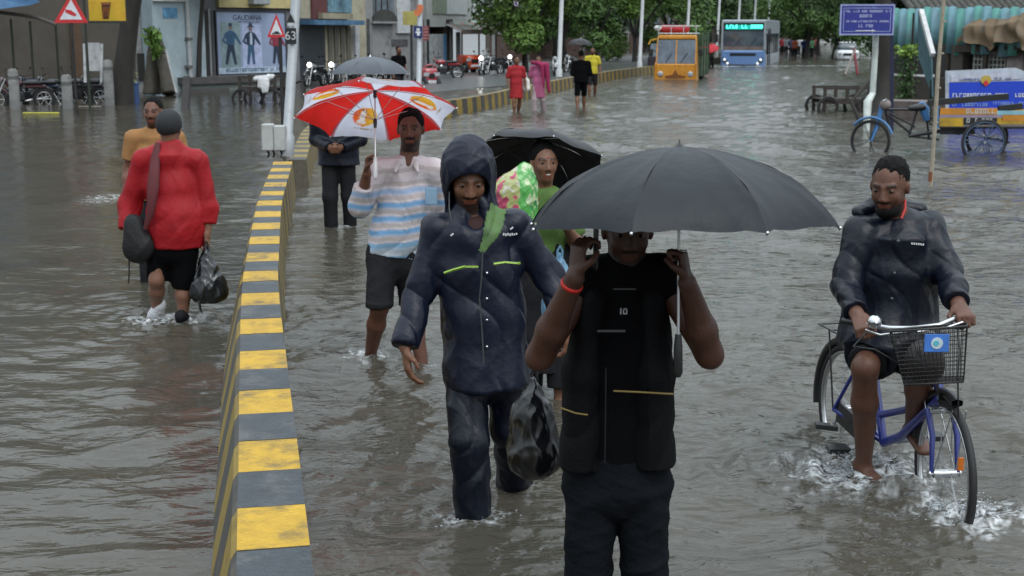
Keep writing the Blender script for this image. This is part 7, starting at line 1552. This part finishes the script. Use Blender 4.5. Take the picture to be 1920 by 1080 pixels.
# ================================================================ orange truck
def truck():
    y = G(1268, 150).y; x = P(1266, 150, y).x; root = empty('goods_truck', (x, y, -.58), 'orange goods truck with red bundle on its roof rack, driving toward camera', 'truck', None, R(-14)); W_ = 1.74; OR = mat('truck_orange', (.62, .26, .02), .35, var=.15, coat=.4, dirt=(.30, .12, .02, .5), dscale=3)
    GRN = mat('truck_green', (.04, .075, .035), .6, var=.4)
    h = W_/2
    mb = MB(); mb.prism([(-h, 0, .55), (-h, 0, 1.25), (-h*.97, .12, 1.30), (-h*.95, .28, 2.25), (-h*.90, .34, 2.40), (-h*.90, .9, 2.40), (-h, .9, .55)][::-1], (W_*.0 + .05, 0, 0), OR)
    mb.prism([(h-.05, 0, .55), (h-.05, 0, 1.25), (h*.97-.05, .12, 1.30), (h*.95-.05, .28, 2.25), (h*.90-.05, .34, 2.40), (h*.90-.05, .9, 2.40), (h-.05, .9, .55)][::-1], (.05, 0, 0), OR)
    mb.box((-h+.05, .0, .55), (h-.05, .12, 1.24), OR, bev=.03); mb.box((-h*.9, .30, 2.22), (h*.9, .92, 2.42), OR, bev=.05); mb.box((-h, .9, .5), (h, 1.0, 2.4), GRN); mb.build('cab', root)
    mb = MB(); mb.prism([(-h*.93, .12, 1.25), (h*.93, .12, 1.25), (h*.90, .27, 2.22), (-h*.90, .27, 2.22)], (0, .03, 0), mat('windscreen', (.10, .13, .17), .06, spec=.9, var=.5, vscale=2.5)); ws = mb.build('windscreen', root)
    mb = MB(); mb.bar((0, .10, 1.25), (0, .25, 2.22), .05, .03, OR); mb.bar((-h*.5, .08, 1.28), (-h*.2, .12, 1.7), .02, .02, BLKPL); mb.bar((h*.2, .08, 1.28), (h*.55, .12, 1.7), .02, .02, BLKPL); mb.build('divider_and_wipers', ws)['kind'] = 'stuff'
    mb = MB(); mb.prism([(-.45, -.015, .74), (-.12, -.02, .80), (0, -.02, 1.02), (.12, -.02, .80), (.45, -.015, .74), (.40, -.015, .66), (0, -.02, .64), (-.40, -.015, .66)][::-1], (0, .02, 0), mat('truck_paint_motif', (.20, .07, .015), .4)); mb.build('painted_motif', root)
    for sx in (-1, 1): mb = MB(); mb.lathe((sx*h*.72, -.01, .82), [(.12, .03), (.12, -.01), (.08, -.03), (.02, -.035)], mat('lamp_glass', (.4, .42, .44), .1, spec=.8), 'y', 12); mb.build('headlight', root)
    mb = MB(); mb.box((-h, -.10, .42), (h, .03, .60), mat('bumper_dark', (.05, .035, .025), .5), bev=.03); mb.build('bumper', root); mb = MB(); mb.box((-.28, -.12, .45), (.28, -.10, .56), mat('plate_cream', (.35, .28, .18), .5)); mb.build('number_plate', root)
    for sx in (-1, 1):
        for yy in (.75, 3.3): mb = MB(); mb.torus((sx*(h-.14), yy, .38), .26, .12, TYRE, 'x', 18, 7, flat=1); wl = mb.build('wheel', root); mb = MB(); mb.lathe((sx*(h-.14), yy, .38), [(.17, -.1), (.17, .1)], GREYT, 'x', 10); mb.build('hub', wl)
        mb = MB(); mb.bar((sx*h, .25, 1.75), (sx*(h+.22), .1, 1.80), .03, .03, BLKPL); mb.box((sx*(h+.16)-.07, .05, 1.55), (sx*(h+.16)+.07, .09, 1.85), BLKPL, bev=.02); mb.build('mirror', root)
    mb = MB(); mb.box((-h-.05, 1.05, .70), (h+.05, 4.3, .82), GRN); lb = mb.build('load_bed', root)
    for k in range(6):
        z0 = .84 + k*.27
        for sx in (-1, 1): mb = MB(); mb.box((sx*h - .02 + sx*.03, 1.05, z0), (sx*h + .02 + sx*.03, 4.3, z0 + .23), GRN); mb.build('side_board', root)
    mb = MB(); mb.box((-h, 1.0, .82), (h, 1.05, 2.45), GRN); mb.build('head_board', root)
    for sx in (-1, 1):
        for yy in (1.1, 2.1, 3.2, 4.2): mb = MB(); mb.box((sx*(h+.06)-.03, yy-.04, .7), (sx*(h+.06)+.03, yy+.04, 2.6), GRN); mb.build('stanchion', root)
    mb = MB()
    for z in (2.48, 2.78): mb.tube([(-h*.9, .35, z), (h*.9, .35, z), (h*.9, 1.6, z), (-h*.9, 1.6, z), (-h*.9, .35, z)], .025, WPOLE, 6)
    for sx in (-1, -.33, .33, 1): mb.tube([(sx*h*.9, .35, 2.4), (sx*h*.9, .35, 2.78)], .02, WPOLE, 6)
    mb.build('roof_rack', root)
    bd = empty('red_bundle', (x + .0, y + .9, 2.0), 'red cloth bundle tied on the truck roof rack', 'bundle'); s = Sdf(.04); s.ec((x - .45, y + .9, 2.08), (x + .50, y + .9, 2.08), (.2, .17), (.22, .17), k=.1, side=(0, 1, 0)); sobj('cloth', s, mat('bundle_red', (.35, .02, .03), .7, var=.4, vscale=5), bd, disp=lambda v, n: .05*(folds(v, .8, 2) - .25))
    s = empty('white_sack', (x - .75, y + .8, 2.0), 'white sack at the corner of the truck roof rack', 'sack'); q = Sdf(.04); q.ell((x - .68, y + .8, 2.12), (.17, .17, .12)); sobj('sack_cloth', q, mat('sack_white', (.6, .6, .6), .8), s)
truck()
q = G(1283, 146); mb = MB(); mb.ball((0, 0, .06), (.22, .2, .16), mat('white_ball', (.65, .67, .68), .4), 14, 9); mb.ball((.05, -.02, .20), (.07, .07, .05), mat('white_ball', (.65, .67, .68), .4), 8, 5); o_ = mb.build('floating_can'); o_.location = (q.x, q.y - .9, 0); tag(o_, 'round white plastic can floating in front of the orange truck', 'can')
# autorickshaw behind the truck's left side
def rickshaw():
    yd = G(1240, 138).y; x = P(1238, 130, yd).x; root = empty('autorickshaw', (x, yd, -.25), 'yellow topped autorickshaw half hidden behind the orange truck', 'autorickshaw', None, R(-8)); Yl = mat('rick_yellow', (.60, .32, .03), .4); Bk = mat('rick_dark', (.03, .02, .03), .4)
    mb = MB(); mb.prism([(-.62, 0, .35), (-.62, .1, 1.0), (-.55, .2, 1.1), (-.55, 2.2, 1.1), (-.62, 2.3, .35)][::-1], (.05, 0, 0), Bk); mb.prism([(.57, 0, .35), (.57, .1, 1.0), (.5, .2, 1.1), (.5, 2.2, 1.1), (.57, 2.3, .35)][::-1], (.05, 0, 0), Bk); mb.box((-.57, .0, .35), (.57, .08, 1.05), Bk, bev=.03); mb.box((-.57, .05, .35), (.57, 2.3, .42), Bk); mb.box((-.57, 2.2, .4), (.57, 2.28, 1.7), Bk); mb.build('body', root)
    mb = MB(); mb.prism([(-.62, .1, 1.62), (-.5, .1, 1.86), (0, .1, 1.95), (.5, .1, 1.86), (.62, .1, 1.62), (.55, .1, 1.62), (.45, .1, 1.80), (0, .1, 1.88), (-.45, .1, 1.80), (-.55, .1, 1.62)][::-1], (0, 2.2, 0), Yl); mb.build('canopy', root)
    mb = MB(); mb.prism([(-.52, .1, 1.06), (.52, .1, 1.06), (.48, .18, 1.66), (-.48, .18, 1.66)], (0, .02, 0), GLASSB); mb.build('windscreen', root)
    mb = MB(); mb.torus((0, -.15, .28), .17, .06, TYRE, 'x', 16, 6); mb.build('wheel', root); mb = MB(); mb.lathe((0, -.05, .75), [(.1, .04), (.1, -.02), (.03, -.05)], mat('lamp_glass', (.4, .42, .44), .1), 'y', 10); mb.build('headlight', root)
    for sx in (-1, 1): mb = MB(); mb.torus((sx*.5, 1.9, .28), .17, .06, TYRE, 'x', 16, 6); mb.build('wheel', root)
rickshaw()
q = P(1232, 136, 72); motorbike('crimson motorbike with white front beside the orange truck', P(1229, 136, 70).x, 70, R(268), (.35, .03, .06), sit=-.3, group=None)
figure(1236, 128, 70.8, 1.5, 'rider in dark clothes between truck and autorickshaw', 'shirt', BLACKC, GREYT, h=.04, sleeve_l=2)
figure(1333, 128, 74, 1.55, 'person holding red umbrella between truck and bus', 'shirt', cloth('dull_green_shirt', (.05, .08, .05), .8), GREYT, h=.04, sleeve_l=.6)
umbrella('red umbrella between the orange truck and the bus', P(1330, 84, 73.9), (-.1, -.45, 1), .55, .22, lambda i, u, t: (.55, .03, .05), umb_mat('red_umbrella_cloth', .5, .3), rot=0, shaft=.6, nseg=5, parts=False)

# ================================================================ bus
def bus():
    y = G(1390, 123).y; x = P(1392, 120, y).x; root = empty('city_bus', (x, y, -.62), 'blue and grey city bus with glowing green destination display', 'bus', None, R(-15.5)); W_ = 2.55; h = W_/2; L_ = 10.5; H_ = 3.25
    BL = mat('bus_blue', (.12, .22, .44), .3, var=.1, coat=.5); GY = mat('bus_grey', (.30, .34, .38), .35, var=.12, coat=.4); GL = mat('bus_glass', (.06, .08, .10), .06, spec=.9, var=.5, vscale=1.2, coat=.4)
    mb = MB(); mb.box((-h, 0, .35), (h, .5, 1.5), BL, bev=.08); mb.build('front_lower_panel', root)
    mb = MB(); mb.box((-h, .06, 1.5), (-h+.10, .5, H_-.1), GY); mb.box((h-.10, .06, 1.5), (h, .5, H_-.1), GY); mb.box((-h, .08, H_-.22), (h, .5, H_), GY, bev=.06); mb.build('front_frame', root)
    mb = MB(); mb.box((-h+.10, .10, 1.5), (h-.10, .16, 2.62), GL); mb.build('windscreen', root); mb = MB(); mb.box((-h+.1, .09, 1.50), (h-.1, .10, 1.72), mat('dash_tan', (.16, .12, .10), .6)); mb.build('dashboard', root)
    mb = MB(); mb.bar((-.6, .085, 1.6), (-.15, .085, 2.2), .03, .02, BLKPL); mb.bar((.3, .085, 1.6), (.75, .085, 2.2), .03, .02, BLKPL); mb.build('wiper', root)['kind'] = 'stuff'
    mb = MB(); mb.box((-h+.10, .07, 2.62), (h-.10, .16, H_-.22), mat('display_housing', (.01, .02, .02), .3)); dh = mb.build('display', root)
    mb = MB(); mb.box((-h+.22, .055, 2.70), (h-.22, .065, H_-.30), mat('display_teal', (.01, .10, .08), .4, emit=(.0, .55, .42), estr=.55)); glyphs(mb, Matrix.Identity(4), -h+.28, h-.3, 2.76, .20, mat('led_green', (.1, .8, .6), .4, emit=(.1, 1, .75), estr=1.6), 77, .045); ob = mb.build('display_letters', dh); ob['kind'] = 'stuff'
    mb = MB(); mb.box((-.75, -.02, 1.18), (.75, .01, 1.34), BLKPL, bev=.02); mb.box((-.85, -.02, .55), (.85, .01, .68), BLKPL, bev=.02); mb.build('grille', root)['kind'] = 'stuff'
    for sx in (-1, 1):
        mb = MB(); mb.prism([(sx*h*.60, -.02, .62), (sx*h*.92, -.02, .86), (sx*h*.92, -.02, 1.12), (sx*h*.80, -.02, 1.04), (sx*h*.58, -.02, .74)][::(-1 if sx > 0 else 1)], (0, .03, 0), BLKPL); hl = mb.build('headlight', root)
        for a_, z_ in ((.68, .75), (.82, .96)): mb = MB(); mb.lathe((sx*h*a_, -.03, z_), [(.085, .02), (.08, -.01), (.02, -.02)], mat('bus_lamp', (.7, .75, .8), .15, emit=(.9, .95, 1), estr=.35), 'y', 10); mb.build('lens', hl)
        mb = MB(); mb.tube([(sx*h, .1, 2.7), (sx*(h+.25), -.2, 2.6), (sx*(h+.25), -.2, 2.4)], .03, BLKPL, 6); mb.box((sx*(h+.25)-.1, -.26, 1.95), (sx*(h+.25)+.1, -.18, 2.42), BLKPL, bev=.03); mb.build('mirror', root)
        for yy in (2.2, 7.8): mb = MB(); mb.torus((sx*(h-.16), yy, .50), .36, .14, TYRE, 'x', 20, 7); mb.build('wheel', root)
        sw = .5
        mb = MB(); mb.box((sx*h - sx*.06, .5, .45), (sx*h, L_, 1.25), BL if sx < 0 else GY); mb.build('side_skirt', root); mb = MB(); mb.box((sx*h - sx*.06, .5, 2.45), (sx*h, L_, H_-.1), GY); mb.build('side_header', root)
        for k in range(7): y0 = .6 + k*1.4; mb = MB(); mb.box((sx*h - sx*.05, y0, 1.25), (sx*h - sx*.02, y0 + 1.26, 2.45), GL); mb.build('side_window', root); mb = MB(); mb.box((sx*h - sx*.07, y0 - .12, 1.25), (sx*h + sx*.004, y0, 2.45), BLKPL); mb.build('window_pillar', root)
    mb = MB(); mb.box((-h, .4, H_-.12), (h, L_, H_), GY, bev=.04); mb.build('roof', root); mb = MB(); mb.box((-h, L_-.1, .45), (h, L_, H_-.1), GY); mb.build('rear_panel', root); mb = MB(); mb.box((-h+.07, .5, .42), (h-.07, L_-.1, .5), DARK); mb.box((-h+.1, 1.2, .5), (h-.1, 1.3, 2.6), mat('interior_grey', (.10, .10, .11), .7)); mb.build('interior', root)
    for yy in (1.9, 3.1): mb = MB(); mb.box((h + .005, yy - .13, .45), (h + .04, yy + .13, 2.75), BLKPL); mb.build('door_edge', root)
bus()
# two people-sized dark posts beside the bus are its door leaves; traffic far down the road
for i, (px, yd, cc, lb) in enumerate(((1470, 130, (.03, .03, .035), 'dark far vehicle right of the bus'), (1455, 140, (.30, .30, .31), 'silver far vehicle partly behind the bus'))): small_car(lb, px, yd, 1.7, 3.9, 1.5, cc, R(-92), sit=-.3)

# ================================================================ hand carts and the cargo tricycle
def wood_cart(label, px, py, Yd, rz, L_=1.7, W_=.95, deck=.62, wheelr=.34, load=None):
    q = P(px, py, Yd); root = empty('hand_cart', (q.x, Yd, GROUND), label, 'cart', 'flat wooden carts', rz); WD = mat('cart_wood', (.035, .027, .022), .75, var=.4, vscale=6)
    for k in range(6): y0 = -W_/2 + k*W_/6; mb = MB(); mb.box((-L_/2, y0 + .01, deck), (L_/2, y0 + W_/6 - .01, deck + .035), WD); mb.build('deck_plank', root)
    for y in (-W_/2, W_/2): mb = MB(); mb.box((-L_/2, y - .04, deck - .09), (L_/2, y + .04, deck - .003), WD); mb.build('side_rail', root); mb = MB(); mb.box((-L_/2, y - .03, deck + .27), (L_/2, y + .03, deck + .33), WD); mb.build('top_rail', root)
    for x in (-L_/2 + .05, 0, L_/2 - .05):
        for y in (-W_/2, W_/2): mb = MB(); mb.box((x - .035, y - .036, 0 if abs(x) > .1 else deck), (x + .035, y + .036, deck + .34), WD); mb.build('upright', root)
    for x in (-L_/2 + .12, L_/2 - .12):
        for y in (-W_/2 - .07, W_/2 + .07): wheel(root, Matrix.Translation((x, y, wheelr)), wheelr, .03, 10, mat('cart_rim', (.04, .03, .03), .7), mat('cart_rim', (.04, .03, .03), .7))
    mb = MB(); mb.tube([(L_/2, -W_*.3, deck), (L_/2 + .6, -W_*.2, deck + .2)], .025, WD, 6); mb.build('shaft', root); mb = MB(); mb.tube([(L_/2, W_*.3, deck), (L_/2 + .6, W_*.2, deck + .2)], .025, WD, 6); mb.build('shaft', root)
    return root
wood_cart('dark slatted wooden cart standing in open water left of direction board', 1577, 190, 34.5, R(4), L_=1.25, deck=.45, wheelr=.28)
wood_cart('dark wooden cart with white cloth below the fashion poster', 492, 172, 38, R(-6), L_=1.1, deck=.60, wheelr=.30)
cl = empty('white_cloth', P(496, 150, 37.3), 'white cloth draped over the cart below the poster', 'cloth'); s = Sdf(.02); s.ec(P(478, 148, 37.5), P(510, 144, 37.5), .07, .09, k=.05); s.ec(P(496, 150, 37.35), P(497, 172, 37.3), (.13, .06), (.10, .05), k=.05); s.ec(P(487, 149, 37.3), P(486, 163, 37.3), (.07, .05), (.05, .03), k=.05); sobj('draped_cloth', s, mat('cloth_white', (.55, .56, .57), .8), cl, disp=lambda v, n: .03*(folds(v, .9, 4, (1.5, 1, .5)) - .25)*2)
def tricycle():
    Yd = 22.8; q = P(1750, 262, Yd); root = empty('cargo_tricycle', (q.x, Yd, GROUND), 'blue and yellow cargo tricycle with dark beams laid on its box', 'tricycle'); o = Vector(root.location)
    V = lambda px, py, dy=0: P(px, py, Yd + dy) - o
    TB = mat('trike_blue', (.05, .17, .38), .4, var=.3, dirt=(.05, .05, .05, .6), dscale=6); TK = mat('trike_black', (.012, .012, .016), .45)
    c = V(1632, 262); Mw = Matrix.Translation((c.x, 0, .34)) @ Matrix.Rotation(R(-38), 4, 'Z'); wheel(root, Mw, .36, .02, 16, TK, DRKMET)
    for dy, px in ((-.5, 1845), (.5, 1850)): c2 = V(px, 262, dy); wheel(root, Matrix.Translation((c2.x, dy, .36)), .38, .022, 26, mat('wheel_blue', (.06, .10, .18), .5), mat('wheel_blue', (.06, .10, .18), .5))
    mb = MB(); mb.torus((0, 0, 0), .40, .022, TB, 'y', 14, 6, Mw, arc=(R(20), R(140)), flat=1.3); mb.build('mudguard', root)
    mb = MB()
    for a_, b_, r_ in (((1662, 205), (1722, 205), .022), ((1664, 215), (1708, 250), .022), ((1668, 212), (1716, 238), .016), ((1722, 200), (1704, 255), .020), ((1656, 188), (1668, 240), .024), ((1704, 255), (1760, 262), .018), ((1722, 205), (1760, 230), .016)): mb.tube([V(*a_), V(*b_)], r_, TK, 8)
    mb.build('frame', root)
    mb = MB()
    for sx in (-1, 1): mb.tube([V(1654, 196) + Vector((0, sx*.05, 0)), V(1645, 235) + Vector((0, sx*.05, 0)), Vector((c.x, sx*.06, .34))], [.028, .024, .018], TB, 8)
    mb.build('fork', root)
    mb = MB(); mb.tube([V(1655, 190, -.28), V(1662, 186, -.1), V(1662, 186, .1), V(1655, 190, .28)], .014, STEEL, 7); mb.tube([V(1661, 187), V(1664, 205)], .016, STEEL, 7); mb.build('handlebar', root)
    mb = MB(); mb.ball(V(1660, 196, -.08), (.10, .08, .09), mat('cloth_rag', (.18, .15, .14), .8, var=.5, vscale=10), 10, 6); mb.build('rag', root)
    s = Sdf(.015); s.ec(Vector(V(1708, 203)) + o, Vector(V(1728, 201)) + o, (.06, .05), (.12, .07), k=.03, side=(0, 1, 0)); sobj('saddle', s, BLKPL, root)
    mb = MB(); mb.tube([V(1727, 192), V(1733, 205), V(1738, 226)], [.05, .09, .05], TB, 8); mb.build('blue_guard', root)
    a = V(1760, 206, -.45); b = V(1925, 238, -.45); YB = mat('trike_yellow', (.45, .28, .02), .45, var=.25, dirt=(.12, .09, .03, .6), dscale=3); OB = mat('trike_orange', (.48, .20, .02), .45, var=.25)
    def panel(x0, y0, x1, y1, m, name, dy=-.45, th=.05): p0 = V(x0, y0, dy); p1 = V(x1, y1, dy); mb = MB(); mb.box((p0.x, dy, p1.z), (p1.x, dy + th, p0.z), m); return mb.build(name, root)
    panel(1761, 203, 1806, 215, OB, 'side_plank'); panel(1761, 215.5, 1880, 220.5, mat('trike_pale', (.24, .20, .28), .5), 'side_plank'); panel(1761, 221, 1806, 237, YB, 'side_plank'); panel(1806.5, 203, 1869, 215, OB, 'side_plank'); panel(1869.5, 208, 1925, 215, mat('trike_cyan', (.20, .40, .48), .5), 'side_plank'); panel(1880.5, 215.5, 1925, 227, OB, 'side_plank'); panel(1869.5, 227.5, 1925, 233, YB, 'side_plank')
    pl = panel(1806.5, 221, 1869, 234, TK, 'plate_board'); 
    for (x0, x1, y, hh, sd) in ((1811, 1864, 213, 8.5, 5), (1812, 1862, 230, 8, 6)): p0 = V(x0, y, -.455); p1 = V(x1, y, -.455); mb = MB(); glyphs(mb, Matrix.Identity(4), p0.x, p1.x, p0.z, hh*Yd/2500, mat('trike_lettering', (.42, .44, .42), .5), sd, -.458); ob = mb.build('lettering', root); ob['kind'] = 'stuff'
    panel(1756, 200, 1760.5, 240, TB, 'corner_post'); panel(1761, 237.5, 1925, 240, TK, 'bottom_rail'); panel(1761, 205, 1925, 236, YB, 'rear_side', dy=.45); p0 = V(1758, 236, 0); p1 = V(1925, 236, 0); mb = MB(); mb.box((p0.x, -.40, p0.z - .02), (p1.x, .45, p0.z + .02), WOOD); mb.build('floor', root)
    panel(1764, 240, 1828, 252, TK, 'under_box_shade', dy=-.30); mb = MB(); mb.tube([V(1704, 255), V(1762, 246), V(1800, 250)], .03, TK, 8); mb.tube([V(1738, 226), V(1742, 262)], .02, TK, 6); mb.build('rear_frame', root)  # black panel added under the box stands for its shadow and the chain
    mb = MB(); mb.tube([Vector((c2.x - .0, -.55, .36)), Vector((c2.x, .55, .36))], .02, TK, 8); mb.build('axle', root)
    for (x0, y0, x1, y1, lb) in ((1740, 193, 1890, 181, 'long dark beam sloping across the blue signboard on the cargo tricycle'), (1872, 204, 1916, 199, 'short dark beam end on the back of the cargo tricycle')):
        r = empty('timber_beam', P(x0, y0, Yd - .2), lb, 'beam'); mb = MB(); mb.bar(Vector((0, 0, 0)), P(x1, y1, Yd - .2) - r.location, .10, .085, mat('beam_dark', (.010, .012, .012), .7)); mb.build('beam_body', r)
tricycle()
# worn yellow line marking just under the clear water by the bollards, drifting litter
rs = np.random.RandomState(4)
for i, (px, py, w_, lb, cc) in enumerate(((77, 213, .45, 'yellow floating strip between the first two bollards', (.45, .42, .06)), (168, 201, .30, 'pale floating strip under the A-frame board', (.22, .20, .16)))):
    q = G(px, py); mb = MB(); mb.box((-w_, -.05, 0), (w_, .05, .03), mat('floating_strip_%d' % i, cc, .6), bev=.01); ob = mb.build('floating_strip'); ob.location = (q.x, q.y, .0); tag(ob, lb, 'debris')
q = G(1498, 935); mb = MB(); mb.ball((0, 0, 0), (.022, .014, .006), mat('leaf_litter', (.05, .045, .04), .6), 8, 5); ob = mb.build('floating_leaf'); ob.location = (P(1492, 952, 5.6).x, G(1492, 952).y, .004); tag(ob, 'single dark leaf floating below the bicycle splash', 'leaf')
